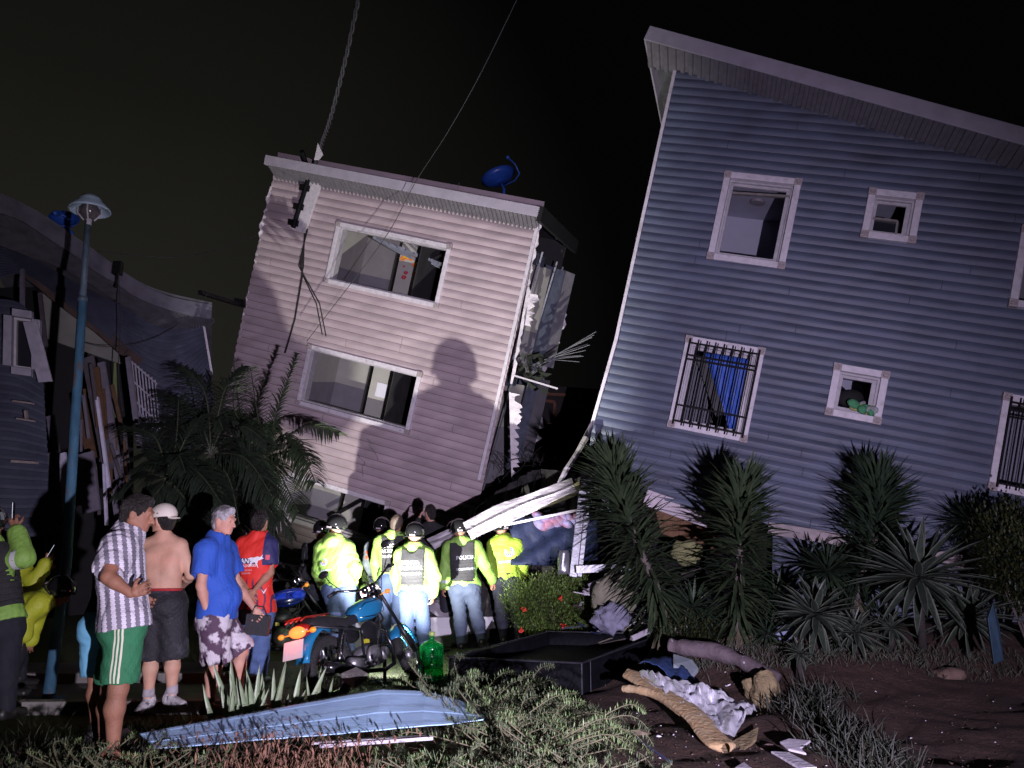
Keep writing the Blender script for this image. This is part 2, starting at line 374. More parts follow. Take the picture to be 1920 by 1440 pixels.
# the broken ceiling battens and the flower decals in the top room
mb = MB()
for i in range(9):
    u = W1[0] + .5 + .19 * i; mb.beam(PF.pt(u, W1[3] - .1 - .03 * i, -.6), PF.pt(u + .9, W1[3] - .42 - .05 * (i % 3), -1.5), .03, .05)
obj('broken_ceiling_battens', mb, mat('grey_batten', (.25, .26, .32), .6, .3, 10), pink)
mb = MB(); fm = [mat('orange_flower_print', (.75, .22, .02), .7, .3, 30), mat('red_flower_print', (.5, .03, .06), .7, .3, 30), mat('yellow_flower_print', (.8, .5, .03), .7, .3, 30)]
mq = (W1[0] + W1[1]) / 2 - .12; rr = random.Random(4)
for cu, cv, s_, mi in ((.08, -.26, .15, 0), (.0, -.24, .13, 2), (-.08, -.34, .08, 0), (.2, -.42, .07, 0), (.25, -.6, .07, 0), (.05, -.62, .06, 1), (.03, -.72, .07, 1), (-.02, -.5, .03, 1)):
    for j in range(6):
        a = j * 1.05 + rr.uniform(-.2, .2); cu2 = mq + cu + math.cos(a) * s_ * .5; cv2 = W1[3] - .12 + cv + .1 + math.sin(a) * s_ * .4
        mb.ball(PF.pt(cu2, cv2, -1.095 ), (s_ * .42, .003, s_ * .28), 10, 6, mi, Matrix.Rotation(-.3, 3, 'Y'))
obj('flower_decals', mb, fm, pink)
# roof: fascia board and ribbed soffit
def roof(parent, fr, A, B, wf, wb, th, rib, drop=.15, fm_=fascia_m, sm_=soffit_m):
    """A,B = fascia top line (u,v) at w=wf; slab runs back to wb"""
    A = Vector(A); B = Vector(B); d = (B - A).normalized(); n = Vector((-d.y, d.x))
    def q(s, h, w_): p = A + d * s + n * h; return fr.pt(p.x, p.y, w_)
    Ln = (B - A).length
    r_ = MB(); r_.box8([q(0, -.06, wf - .03), q(Ln, -.06, wf - .03), q(Ln, -.06, wb), q(0, -.06, wb), q(0, .0, wf - .03), q(Ln, .0, wf - .03), q(Ln, .0, wb), q(0, .0, wb)]); ro = obj('roof', r_, mat('roof_sheet', (.10, .10, .11), .6, .3, 6), parent)
    mb = MB(); mb.box8([q(-.03, -th, wf - .03), q(Ln, -th, wf - .03), q(Ln, .015, wf - .03), q(-.03, .015, wf - .03), q(-.03, -th, wf), q(Ln, -th, wf), q(Ln, .015, wf), q(-.03, .015, wf)][:4] + [q(-.03, -th, wf), q(Ln, -th, wf), q(Ln, .015, wf), q(-.03, .015, wf)])
    mb.box8([q(-.03, -th, wf - .035), q(0, -th, wf - .035), q(0, -th, wb), q(-.03, -th, wb), q(-.03, .014, wf - .035), q(0, .014, wf - .035), q(0, .014, wb), q(-.03, .014, wb)])
    obj('fascia', mb, fm_, ro, bevel=.006)
    mb = MB(); k = int(Ln / rib)
    for i in range(k):
        s0 = i * rib; h = -th + .03
        prof = [(0, 0), (.42, 0), (.48, .035), (.92, .035), (1.0, 0)]
        for (a, x), (b, y) in zip(prof, prof[1:]):
            mb.add([q(s0 + a * rib, h + x, wf - .04), q(s0 + b * rib, h + y, wf - .04), q(s0 + b * rib, h + y - drop, -.06), q(s0 + a * rib, h + x - drop, -.06)], [(0, 1, 2, 3)])
    obj('soffit', mb, sm_, ro)
    return ro
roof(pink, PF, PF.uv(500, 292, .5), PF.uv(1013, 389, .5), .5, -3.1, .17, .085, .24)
mb = MB(); c = PF.uv(1013, 389, .5); PF.box(mb, c[0] - .02, c[0] + .06, c[1] - .24, c[1] + .03, -3.1, .5); obj('bargeboard', mb, dark, pink)
# stripped right end: floors, panels, studs, ragged wrap
mb = MB()
storeys = [(W1[2] - .8, W1[3] + .4), (W2[2] - .8, W2[3] + .42), (W3[2] - .3, W3[3] + .4)]
for (a, b) in storeys: PF.box(mb, UR - 2.1, UR - .12, a - .14, a, -3.0, -.2, 0)
obj('floor_slab', mb, mat('dark_floor_edge', (.035, .032, .035), .9, .4, 8), pink)
mb = MB(); PF.box(mb, UR - 2.3, UR - 2.28, storeys[2][0], TR[1] + .1, -3.0, -.25, 0); PF.box(mb, UR - 2.28, UR - .1, storeys[2][0], TR[1] + .1, -3.05, -3.02, 0); obj('back_wall', mb, mat('blackish_wall', (.03, .028, .03), .9, .3, 4), pink)  # blackish colour on the walls behind the open end
def slant(mb, u0, w0, u1, w1, v0, v1, th, mi):
    mb.box8([PF.pt(u0, v0, w0), PF.pt(u1, v0, w1), PF.pt(u1 - .02, v0, w1 - th), PF.pt(u0 - .02, v0, w0 - th), PF.pt(u0, v1, w0), PF.pt(u1, v1, w1), PF.pt(u1 - .02, v1, w1 - th), PF.pt(u0 - .02, v1, w0 - th)], mi)
for k, (a, b) in enumerate(storeys):
    mb = MB(); md = a + (b - a) * (.32 if k == 0 else .5)
    slant(mb, UR - .42, -.95, UR - .03, -1.85, a + .02, md, .05, 1); slant(mb, UR - .42, -.95, UR - .03, -1.85, md, b - .3, .05, 0)
    slant(mb, UR - .20, -2.0, UR + .06, -2.7, a + .02, b - .2, .05, 2); slant(mb, UR - .06, -2.8, UR + .16, -3.4, a + .1, b - .15, .05, 3 if k != 1 else 1)
    PF.box(mb, UR - .55, UR - .12, b - .33, b - .12, -1.5, -.25, 2)
    obj('interior_panel', mb, [wallw, wallg, mat('slate_panel', (.16, .18, .24), .6, .25, 6), mat('pale_panel', (.30, .29, .32), .8, .2, 5)], pink, bevel=.004)
    mb = MB()
    for j, w_ in enumerate((-.7, -1.92, -2.75)): mb.beam(PF.pt(UR - .10 - .02 * j, a, w_), PF.pt(UR - .02 + .04 * (j % 2), b - .1, w_ - .06), .024, .024)
    obj('stud', mb, steel if k else mat('white_stud', (.5, .5, .56), .5, .2, 10), pink)
def ragged(fr, u0, v0, u1, v1, w_, wid, seed, side=1, n=40, plane='u'):
    """a torn strip running from (u0,v0) to (u1,v1); its free edge is jagged"""
    rr = random.Random(seed); mb = MB(); rows = []; f1 = noise1(seed)
    for i in range(n + 1):
        t = i / n; u = u0 + (u1 - u0) * t; v = v0 + (v1 - v0) * t; wd = wid * max(.12, .55 + .45 * f1(t * 9) + rr.uniform(-.3, .3)); cr_ = .03 * f1(t * 20)
        if plane == 'u': rows.append([fr.pt(u + side * wd * j / 3, v, w_ + cr_ * j * .6) for j in range(4)])
        else: rows.append([fr.pt(u + cr_ * j, v, w_ - wd * j / 3) for j in range(4)])
    mb.grid(rows); return mb
vb_, vt_ = BR[1] + .15, TR[1] - .05
obj('torn_wrap', ragged(PF, BR[0] + .55, PF.uv(905, 900)[1], PF.uv(955, 735)[0], PF.uv(955, 735)[1], .02, .24, 3), wrap, pink, solid=.004)
obj('torn_wrap', ragged(PF, PF.uv(960, 720)[0] - .03, PF.uv(960, 720)[1], TR[0] - .02, TR[1], .03, .09, 5), wrap, pink, solid=.004)
a_ = PF.uv(985, 610); b_ = PF.uv(992, 560); obj('torn_wrap', ragged(PF, a_[0], a_[1], b_[0], b_[1] + .1, .04, .22, 9, n=14), wrap, pink, solid=.004)
obj('torn_wrap', ragged(PF, UR - .12, storeys[1][0], UR - .06, storeys[0][0] + 1.9, -3.4, .26, 15), wrap, pink, solid=.004)
obj('torn_wrap', ragged(PF, UR - .1, storeys[2][0] + .3, UR - .05, storeys[1][0] + 1.7, -3.4, .32, 16), wrap, pink, solid=.004)
obj('torn_wrap', ragged(PF, ul + .03, PF.uv(440, 690)[1], ul + .02, TR[1] - .3, .01, .075, 21, side=-1, n=70), wrap, pink, solid=.004)
mb = MB(); PF.box(mb, UR - .05, UR + .012, PF.uv(905, 900)[1], TR[1] - .02, -.06, .075); obj('corner_trim', mb, trim, pink)
# burst bundle of cables and rods half-way up the open end
mb = MB(); c0 = P(985, 690, 15.3); rr = random.Random(9)
for i in range(9):
    e_ = P(1118 - 4 * i, 622 + 7 * i + rr.uniform(-5, 5), 14.6 + .1 * i); m1 = c0.lerp(e_, .5) + Vector((0, 0, -.05 + .02 * i)); mb.tube([c0 + Vector((0, 0, -.03 * i)), m1, e_], .008, 6)
obj('cable_bundle', mb, mat('grey_cable', (.15, .15, .16), .5, .2, 20), pink)
mb = MB(); mb.beam(P(960, 703, 14.5), P(1046, 729, 14.3), .03, .03); obj('loose_rod', mb, trim, pink)
mb = MB()
for i in range(34):
    a = P(965 + rr.uniform(0, 45), 690 + rr.uniform(-25, 30), 14.9 + rr.uniform(-.3, .5)); d_ = Vector((rr.uniform(-.2, .3), rr.uniform(-.2, .2), rr.uniform(-.25, .12)))
    mb.add([a, a + d_ + Vector((.05, 0, .03)), a + d_ * .6 + Vector((0, .02, -.08))], [(0, 1, 2)])
obj('shredded_insulation', mb, mat('dark_shreds', (.02, .025, .015), .9, .3, 20), pink, solid=.006)
mb = MB()
for i in range(70):
    a = P(940 + rr.uniform(0, 80), 890 + rr.uniform(-30, 40), 14.9 + rr.uniform(-.4, .6)); b = a + Vector((rr.uniform(-.3, .3), rr.uniform(-.2, .2), rr.uniform(-.1, .3))); mb.tube([a, a.lerp(b, .5) + Vector((0, 0, rr.uniform(-.06, .06))), b], .006, 5)
obj('tangled_wires', mb, cablem, pink)
mb = MB(); rr = random.Random(2)
for (x, y) in ((690, 822), (672, 850)):
    pts = [(x, y)]
    for i in range(7): pts.append((pts[-1][0] + rr.uniform(-6, 9), pts[-1][1] + rr.uniform(3, 9)))
    mb.tube([PF.pt(*PF.uv(*p), .045) for p in pts], .004, 4)
obj('crack', mb, mat('crack_dark', (.06, .04, .045), .9), pink)
# conduit board and service mast at the top left of the facade
mb = MB(); a = PF.uv(545, 434); b = PF.uv(586, 330)
def strip(fr, p, q, wd, w0, w1, mb_=None):
    mb_ = mb_ or MB(); p = Vector(p); q = Vector(q); d = (q - p).normalized(); n = Vector((-d.y, d.x)) * wd / 2
    mb_.box8([fr.pt(*(p - n), w0), fr.pt(*(p + n), w0), fr.pt(*(q + n), w0), fr.pt(*(q - n), w0), fr.pt(*(p - n), w1), fr.pt(*(p + n), w1), fr.pt(*(q + n), w1), fr.pt(*(q - n), w1)]); return mb_
obj('conduit_board', strip(PF, PF.uv(562, 434), PF.uv(594, 338), .34, .03, .09), trim, pink, bevel=.004)
mb = MB(); mb.tube([PF.pt(*PF.uv(556, 430), .13), PF.pt(*PF.uv(588, 330), .14), PF.pt(*PF.uv(596, 300), .62)], .045, 10)
for t in (.1, .4, .75): strip(PF, Vector(PF.uv(553, 430)).lerp(Vector(PF.uv(585, 330)), t) - Vector((.1, 0)), Vector(PF.uv(553, 430)).lerp(Vector(PF.uv(585, 330)), t) + Vector((.1, 0)), .12, .09, .16, mb)
obj('service_mast', mb, black, pink)
mb = MB(); mb.add([P(596, 268, 13.6), P(606, 290, 13.6), P(598, 300, 13.6), P(589, 300, 13.6)], [(0, 1, 2, 3)]); obj('torn_plastic', mb, wrap, pink, solid=.004)
mb = MB(); ww = .06
for j in range(4):
    pp = [(574 + 2 * j, 430), (572 - 3 * j, 500), (568 + 2 * j, 520)] + ([(555 + j, 600), (536 + 2 * j, 662)] if j < 2 else [(590 + 6 * (j - 1), 570), (600 + 7 * (j - 1), 622 + 3 * j)])
    mb.tube([PF.pt(*PF.uv(*p), ww) for p in pp], .012, 6)
obj('drop_cable', mb, cablem, pink)

# ---- the blue house on the right
BF = Frame(P(1340, 730, 11.5), (.935, -.257, -.244), None, (.228, -.093, .969))
b0 = P(1400, 1150, 11.6); blue = thing('blue_house', (b0.x, b0.y, gz(b0.x, b0.y)), 'leaning blue-sided house on the right with a sloping roof and six white-trimmed windows', 'house')
V1 = rectuv(BF, (1358, 323), (1503, 340), (1470, 507), (1327, 487)); V2 = rectuv(BF, (1629, 355), (1729, 367), (1716, 459), (1612, 447)); V3 = rectuv(BF, (1290, 632), (1438, 655), (1397, 827), (1249, 803)); V4 = rectuv(BF, (1565, 682), (1668, 700), (1648, 797), (1545, 778))
c = BF.uv(1880, 738); d = BF.uv(1850, 915); V5 = (c[0] * .5 + d[0] * .5, c[0] + 1.05, d[1] - .02, c[1]); c = BF.uv(1912, 465); V6 = (c[0] - .03, c[0] + 1.0, c[1] - .85, c[1] + .3)
TLb = BF.uv(1269, 118); L2 = BF.uv(1155, 640); L3 = BF.uv(1112, 792); q1 = BF.uv(1330, 966); q0 = BF.uv(1212, 925); q2 = BF.uv(1475, 990); q3 = BF.uv(2060, 1100)
sl = BF.uv(1920, 283); k_ = (sl[1] - TLb[1]) / (sl[0] - TLb[0])
ue = sl[0] + 2.5; poly = [L3, BF.uv(1100, 880), q0, q1, q2, q3, (ue, q3[1]), (ue, TLb[1] + k_ * (ue - TLb[0]) + .05), (TLb[0], TLb[1] + .05), L2]
hol = [(a + .06, b - .06, c + .06, d - .06) for a, b, c, d in (V1, V2, V3, V4, V5, V6)]
obj('wall', siding(BF, poly, hol, .135, .017, .020, 31), [blue_m, mat('blue_lap_joint_shade', (.040, .045, .065), .8, .2, 9)], blue)
wins = []
for i, W in enumerate((V1, V2, V3, V4, V5, V6)):
    wins.append(window(blue, BF, *W, tw=.095, ms=(trim, block, reveal), sash=i in (0, 1, 2, 3), dep=.13))
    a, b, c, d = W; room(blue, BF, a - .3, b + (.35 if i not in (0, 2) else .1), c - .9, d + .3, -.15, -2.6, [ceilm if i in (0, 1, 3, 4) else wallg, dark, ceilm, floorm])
mb = MB(); c = ((V1[0] + V1[1]) / 2 - .1, V1[3] + .29, -1.7); mb.lathe([(0, -.05), (.12, -.04), (.13, 0)], BF.pt(*c), BF.V, 20); obj('ceiling_lamp', mb, mat('lamp_disc', (.2, .18, .2), .5), blue)
# split sash and rail of the top-left window; half-open sash of the small top window
mb = MB(); strip(BF, BF.uv(1372, 358), BF.uv(1483, 365), .035, -.12, -.06, mb); strip(BF, BF.uv(1480, 368), BF.uv(1458, 494), .02, -.2, -.16, mb); obj('broken_sash', mb, mat('grey_sash', (.2, .18, .17), .6, .3, 10), wins[0])
mb = MB(); strip(BF, BF.uv(1636, 406), BF.uv(1684, 412), .03, -.12, -.05, mb); strip(BF, BF.uv(1684, 412), BF.uv(1680, 440), .03, -.12, -.05, mb); obj('half_open_sash', mb, mat('grey_sash', (.2, .18, .17)), wins[1])
mb = MB(); a, b, c, d = V2; BF.box(mb, a + .13, a + .5, c + .13, c + .33, -.11, -.1); obj('pane', mb, glassd, wins[1])
# blue sheet hanging diagonally in the barred window and the boards next to it
m_sheet = mat('bright_blue_tarpaulin', (.045, .12, .50), .5, .15, 4, .5, 6)
mb = MB(); a = [BF.uv(1322, 660), BF.uv(1424, 672), BF.uv(1412, 720), BF.uv(1392, 785), BF.uv(1372, 790), BF.uv(1352, 760)]
rows = []
for i in range(13):
    t = i / 12; l = Vector(BF.uv(1318, 656)).lerp(Vector(BF.uv(1366, 800)), t); r_ = Vector(BF.uv(1428, 668)).lerp(Vector(BF.uv(1388, 812)), t)
    rows.append([BF.pt(*l.lerp(r_, j / 10), -.2 - .03 * math.sin(j * 1.7 + t * 5)) for j in range(11)])
mb.grid(rows); obj('blue_tarpaulin', mb, m_sheet, blue, smooth=True, solid=.006)
mb = MB(); strip(BF, BF.uv(1312, 664), BF.uv(1350, 775), .14, -.28, -.16, mb); obj('leaning_plank', mb, mat('grey_plank', (.07, .07, .07), .8, .3, 12), blue)
mb = MB(); strip(BF, BF.uv(1290, 670), BF.uv(1300, 800), .45, -.32, -.3, mb); obj('grey_curtain', mb, mat('grey_net_curtain', (.12, .12, .14), .9, .2, 18), blue)
mb = MB(); strip(BF, BF.uv(1394, 742), BF.uv(1383, 815), .05, -.1, -.05, mb); obj('loose_batten', mb, trim, blue)
def grille(parent, fr, W, n, m_, out=.1, tw=.03, rails=(.06, .2, .25, .78, .96), name='window_bars'):
    a, b, c, d = W; mb = MB(); a += tw; b -= tw; c += .07; d -= .08; H = d - c
    for i in range(n):
        u = a + (b - a) * i / (n - 1); mb.tube([fr.pt(u, c - .02, out), fr.pt(u, d + .04, out)], .011 if 0 < i < n - 1 else .016, 6)
        if 0 < i < n - 1: mb.tube([fr.pt(u + .035, c - .02, out + .012), fr.pt(u + .035, d + .03, out + .012)], .006, 6)
    for r_ in rails: fr.box(mb, a, b, d - H * r_ - .012, d - H * r_ + .012, out - .012, out + .012)
    for u in (a, b):
        for v in (c + .05, d - .05): mb.tube([fr.pt(u, v, out), fr.pt(u, v, .02)], .012, 6)
    return obj(name, mb, m_, parent)
grille(wins[2], BF, V3, 9, black, tw=.07, rails=(.02, .17, .22, .78, .97)); grille(wins[4], BF, (V5[0], V5[1], V5[2], V5[3]), 9, black, tw=.09, rails=(.03, .12, .2, .97))
# rolled cloth in the lower small window
mb = MB(); rr = random.Random(5); cc = BF.pt(*BF.uv(1620, 765), .02)
for i in range(16):
    p = BF.pt(*BF.uv(1600 + i * 2.7, 757 + i * 1.2 + rr.uniform(-5, 5)), .03 + rr.uniform(-.06, .04)); mb.ball(p, (.075 + rr.uniform(-.02, .03), .05, .035 + rr.uniform(0, .03)), 10, 7, i % 3, Matrix.Rotation(rr.uniform(-1, 1), 3, 'Y'))
mb.ball(BF.pt(*BF.uv(1598, 742), -.25), (.2, .12, .13), 12, 8, 3)
obj('green_yellow_bundle', mb, [mat('green_cloth', (.06, .25, .11), .8, .4, 30), mat('yellow_cloth', (.45, .42, .15), .8, .4, 30), mat('grey_cloth', (.3, .33, .33), .8, .4, 30), mat('black_cloth', (.01, .01, .01), .9)], loc=cc, smooth=True, label='crumpled bundle of green and yellow cloth on the sill of the lower small window', cat='cloth bundle')
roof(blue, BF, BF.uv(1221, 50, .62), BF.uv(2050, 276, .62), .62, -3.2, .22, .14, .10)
mb = MB(); fr = BF
strip(BF, (TLb[0], TLb[1]), (L2[0], L2[1]), .05, -.03, .045, mb); strip(BF, (L2[0], L2[1]), (L3[0], L3[1]), .05, -.03, .045, mb); obj('corner_trim', mb, trim, blue)
mb = MB(); a = BF.pt(*BF.uv(1112, 795), .06)
mb.tube([a, P(1098, 822, 11.7), P(1083, 848, 11.6), P(1062, 880, 11.4), P(1046, 912, 11.2)], [.035, .05, .04, .04, .035], 6); obj('bent_corner_trim', mb, trim, blue)
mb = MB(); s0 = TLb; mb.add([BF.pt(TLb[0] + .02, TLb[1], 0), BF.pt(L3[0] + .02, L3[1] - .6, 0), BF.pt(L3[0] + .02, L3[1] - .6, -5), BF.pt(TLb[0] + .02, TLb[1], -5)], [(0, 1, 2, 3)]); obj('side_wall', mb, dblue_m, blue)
# under edge: bottom board and torn wrap
mb = MB(); strip(BF, BF.uv(1210, 932), BF.uv(1330, 975), .24, -.08, .02, mb); obj('bottom_board', mb, mat('torn_bottom_board', (.55, .48, .52), .7, .2, 6, .4, 14, col2=(.5, .16, .14), c2scale=22, c2pos=.74, c2w=.02), blue, bevel=.01)
mb = MB(); strip(BF, BF.uv(1440, 990), BF.uv(1640, 1022), .17, .0, .1, mb); strip(BF, BF.uv(1640, 1022), BF.uv(2000, 1090), .17, .0, .1, mb); obj('bottom_board', mb, mat('dirty_board', (.33, .28, .28), .8, .3, 7, .3, 20), blue, bevel=.01)
LB = Frame(P(1500, 1060, 11.6), (.93, -.30, -.20), None, (.2, .05, .97))
pl = [LB.uv(1450, 1005), LB.uv(1980, 1080), LB.uv(1980, 1300), LB.uv(1440, 1250)]
obj('crushed_lower_wall', siding(LB, pl, [], .135, .014, .03, 41), [blue_m, MATS['blue_lap_joint_shade']], blue)
mb = MB(); mb.prism([P(1085, 905, 12.6), P(1460, 990, 12.4), P(1460, 1240, 12.4), P(1000, 1260, 13.0), P(990, 940, 13.4)], (0, .05, 0)); obj('void_shade_backing', mb, dark, blue)  # near-black sheet, darkness of the unlit gap put into its colour
mb = MB(); mb.prism([P(1225, 940, 12.0), P(1345, 972, 11.9), P(1350, 1040, 11.9), P(1240, 1000, 12)], (0, .4, 0)); obj('splintered_underside', mb, wood, blue)

# ---- the collapsed dark house on the left: nonplanar sheets between two traced edges
lh0 = G(120, 1235); left = thing('collapsed_house', (lh0.x, lh0.y, 0), 'collapsed dark blue house at far left with a sagging curved roof edge', 'house')
def interp(pts, t):
    n = len(pts) - 1; k = min(int(t * n), n - 1); f_ = t * n - k
    return Vector(pts[k]).lerp(Vector(pts[k + 1]), f_)
def smooth_curve(pts, n):
    out = []; m = len(pts)
    for i in range(n + 1):
        t = i / n * (m - 1); k = min(int(t), m - 2); f_ = t - k; p0, p1, p2, p3 = (Vector(pts[max(0, min(m - 1, k + j))]) for j in (-1, 0, 1, 2))
        out.append(.5 * ((2 * p1) + (-p0 + p2) * f_ + (2 * p0 - 5 * p1 + 4 * p2 - p3) * f_ ** 2 + (-p0 + 3 * p1 - 3 * p2 + p3) * f_ ** 3))
    return out
def patch(top, bot, courses, depth=.022, n=50, out=(0, -1, 0), seed=1, flat=False):
    T = smooth_curve([P(*p) for p in top], n); B_ = smooth_curve([P(*p) for p in bot], n); o = Vector(out); rows = []; f1 = noise1(seed)
    for c_ in range(courses):
        for fr_, wv in (((0, 0), (.06, 1), (.4, 1), (1, .1)) if not flat else ((0, 0), (1, 0))):
            t = (c_ + fr_) / courses; rows.append([B_[i].lerp(T[i], t) + o * (wv * depth + .02 * f1(i * .15 + t * 4)) for i in range(n + 1)])
    mb = MB(); mb.grid(rows); return mb
DL = [(-60, 350, 9.6), (0, 377, 10.0), (60, 400, 10.3), (125, 437, 10.7), (200, 490, 11.3), (270, 540, 11.9), (330, 565, 12.4), (412, 583, 12.8)]
up = smooth_curve([P(*p) for p in DL], 60)
# fascia + ribbed soffit + roof skin follow the same sagging curve
mb = MB(); th_ = .24; rows = [[p + Vector((0, -.35, 0)) + Vector((0, 0, WAVE(i * .2) * .03)) for i, p in enumerate(up)], [p + Vector((0, -.36, -th_ + WAVE2(i * .3) * .03)) for i, p in enumerate(up)]]; mb.grid(rows); rf = obj('roof_fascia', mb, mat('dirty_fascia', (.10, .095, .12), .6, .3, 6, .3, 12), left, solid=.03)
mb = MB(); rows = [[], []]
fine = smooth_curve([tuple(p) for p in up], 420)
for i, p in enumerate(fine):
    h = .03 if (i // 2) % 2 else 0; rows[0].append(p + Vector((0, -.33, -th_ + .04 + h))); k = 1 - .85 * (i / 420) ** 5; rows[1].append(p + Vector((0, -.33 + .98 * k, -th_ + .04 - .32 * k + h)))
mb.grid(rows); obj('soffit', mb, mat('dirty_soffit', (.09, .085, .10), .7, .3, 8), rf)
mb = MB(); mb.grid([[p + Vector((0, -.36, .02)) for p in up], [p + Vector((-1.2, 3.0, -.6)) for p in up]]); obj('roof_sheet', mb, mat('roof_sheet', (.1, .1, .11)), rf, solid=.03)
obj('wall', patch([(-60, 425, 10.4), (0, 455, 10.7), (90, 500, 11.2), (200, 560, 11.8), (300, 590, 12.6), (383, 590, 13.2)], [(-60, 560, 10.2), (0, 520, 10.5), (60, 520, 10.9), (150, 590, 11.3), (260, 680, 12.2), (300, 720, 12.8)], 12, seed=3), dblue_m, left)
obj('wall', patch([(255, 585, 12.2), (320, 590, 12.7), (383, 592, 13.2)], [(262, 840, 12.2), (330, 900, 12.7), (402, 760, 13.2)], 22, seed=4, n=20), dblue_m, left)
obj('wall', patch([(-60, 560, 10.2), (0, 560, 10.3), (40, 570, 10.4), (75, 610, 10.5)], [(-60, 1010, 9.8), (0, 1010, 9.9), (40, 1010, 10.0), (100, 1000, 10.1)], 26, seed=6, n=20), dblue_m, left)
mb = MB(); mb.tube([P(380, 597, 13.15), P(398, 705, 13.15)], .02, 6); obj('corner_trim', mb, trim, left)
# room walls seen through the split facade, dark ones painted as unlit voids
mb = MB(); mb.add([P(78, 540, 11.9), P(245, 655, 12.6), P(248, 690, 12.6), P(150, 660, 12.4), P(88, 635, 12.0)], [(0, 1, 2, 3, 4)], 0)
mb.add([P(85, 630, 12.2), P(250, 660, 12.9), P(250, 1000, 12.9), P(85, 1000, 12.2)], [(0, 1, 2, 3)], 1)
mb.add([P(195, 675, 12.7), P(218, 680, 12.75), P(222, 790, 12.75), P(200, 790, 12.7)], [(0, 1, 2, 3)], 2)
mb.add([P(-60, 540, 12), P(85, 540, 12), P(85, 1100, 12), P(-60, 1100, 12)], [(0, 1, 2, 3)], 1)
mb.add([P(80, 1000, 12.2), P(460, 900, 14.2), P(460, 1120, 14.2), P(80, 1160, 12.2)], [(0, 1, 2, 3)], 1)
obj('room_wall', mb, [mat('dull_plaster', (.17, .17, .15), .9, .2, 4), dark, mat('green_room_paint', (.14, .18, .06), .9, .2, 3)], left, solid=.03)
mb = MB(); rr = random.Random(12)
for (x0, y0, x1, y1, wd, mi, Y) in ((165, 670, 205, 880, .16, 0, 10.9), (178, 690, 190, 800, .12, 1, 10.8), (190, 680, 225, 900, .10, 2, 10.9), (240, 670, 262, 840, .07, 2, 11.3), (150, 740, 172, 860, .14, 1, 11.2), (95, 780, 112, 900, .10, 2, 10.6), (182, 745, 205, 915, .04, 3, 10.7), (92, 850, 120, 985, .2, 2, 10.3), (118, 850, 124, 960, .08, 3, 10.3), (160, 850, 172, 960, .22, 2, 10.4), (75, 550, 86, 650, .05, 0, 10.9), (42, 505, 42, 590, .05, 2, 10.7), (195, 870, 200, 985, .03, 3, 10.6), (215, 900, 225, 980, .12, 2, 10.9)):
    mb.beam(P(x0, y0, Y), P(x1, y1, Y - .1), wd, .04, up=(0, 1, 0), mi=mi)
for i in range(26):
    x = rr.uniform(150, 235); y = rr.uniform(680, 900); Y = rr.uniform(10.6, 11.2); mb.beam(P(x, y, Y), P(x + rr.uniform(-6, 26), y + rr.uniform(40, 110), Y + rr.uniform(-.1, .1)), rr.uniform(.02, .06), .02, up=(0, 1, 0), mi=rr.choice((0, 1, 2, 2)))
obj('split_studs', mb, [mat('dark_stud', (.07, .06, .07), .8, .3, 9), mat('orange_stud', (.09, .045, .02), .8, .4, 9), mat('lilac_board', (.13, .115, .15), .7, .25, 8), mat('bright_edge_strip', (.5, .48, .6), .5, .2, 9)], left)
mb = MB()
pts = [(40, 505), (75, 530), (110, 560), (150, 590), (190, 620), (235, 660), (262, 680)]
for i in range(len(pts) - 1):
    mb.beam(P(*pts[i], 10.9 + .2 * i), P(*pts[i + 1], 11.1 + .2 * i), .14, .05, up=(0, 1, 0))
obj('torn_edge_board', mb, mat('charred_board', (.05, .03, .025), .9, .5, 8, .5, 20), left)
# its window, trim peeling
LW = Frame(P(40, 640, 10.1), (.96, .25, -.10), None, (-.08, -.05, .99))
Wl = rectuv(LW, (2, 580), (76, 585), (79, 708), (14, 700)); lw = window(left, LW, *Wl, tw=.1, blocks=False, ms=(mat('grubby_trim', (.30, .28, .34), .6, .25, 9), block, reveal))
mb = MB(); LW.box(mb, Wl[0] + .1, Wl[1] - .1, Wl[2] + .1, Wl[3] - .1, -.1, -.08); obj('pane', mb, glassd, lw)
mb = MB(); strip(LW, LW.uv(66, 600, .08), LW.uv(72, 708, .08), .17, .06, .10, mb); obj('peeling_trim', mb, MATS['grubby_trim'], lw)
mb = MB()
for i in range(9):
    x = 244 + i * 6.2; mb.tube([P(x - 3, 672 + i * 5, 11.6 + .08 * i), P(x + 6, 760 + i * 6, 11.5 + .08 * i), P(x + 12, 774 + i * 6, 11.7 + .08 * i)], .011, 6)
for t in (0, .45, .9): mb.tube([P(244 + 6 * t, 676 + 80 * t, 11.6), P(294 + 8 * t, 720 + 85 * t, 12.2)], .013, 6)
obj('window_bars', mb, mat('pale_bar', (.33, .31, .38), .6, .2, 20), left)
mb = MB()
for a, b, t_ in (((25, 752), (62, 757), .02), ((32, 785), (65, 790), .02), ((48, 770), (50, 785), .02), ((22, 865), (70, 868), .03)): mb.beam(P(*a, 9.95), P(*b, 9.95), t_, .05, up=(0, 1, 0))
obj('exposed_splinters', mb, mat('pale_splinter', (.3, .25, .24), .8, .3, 10), left)
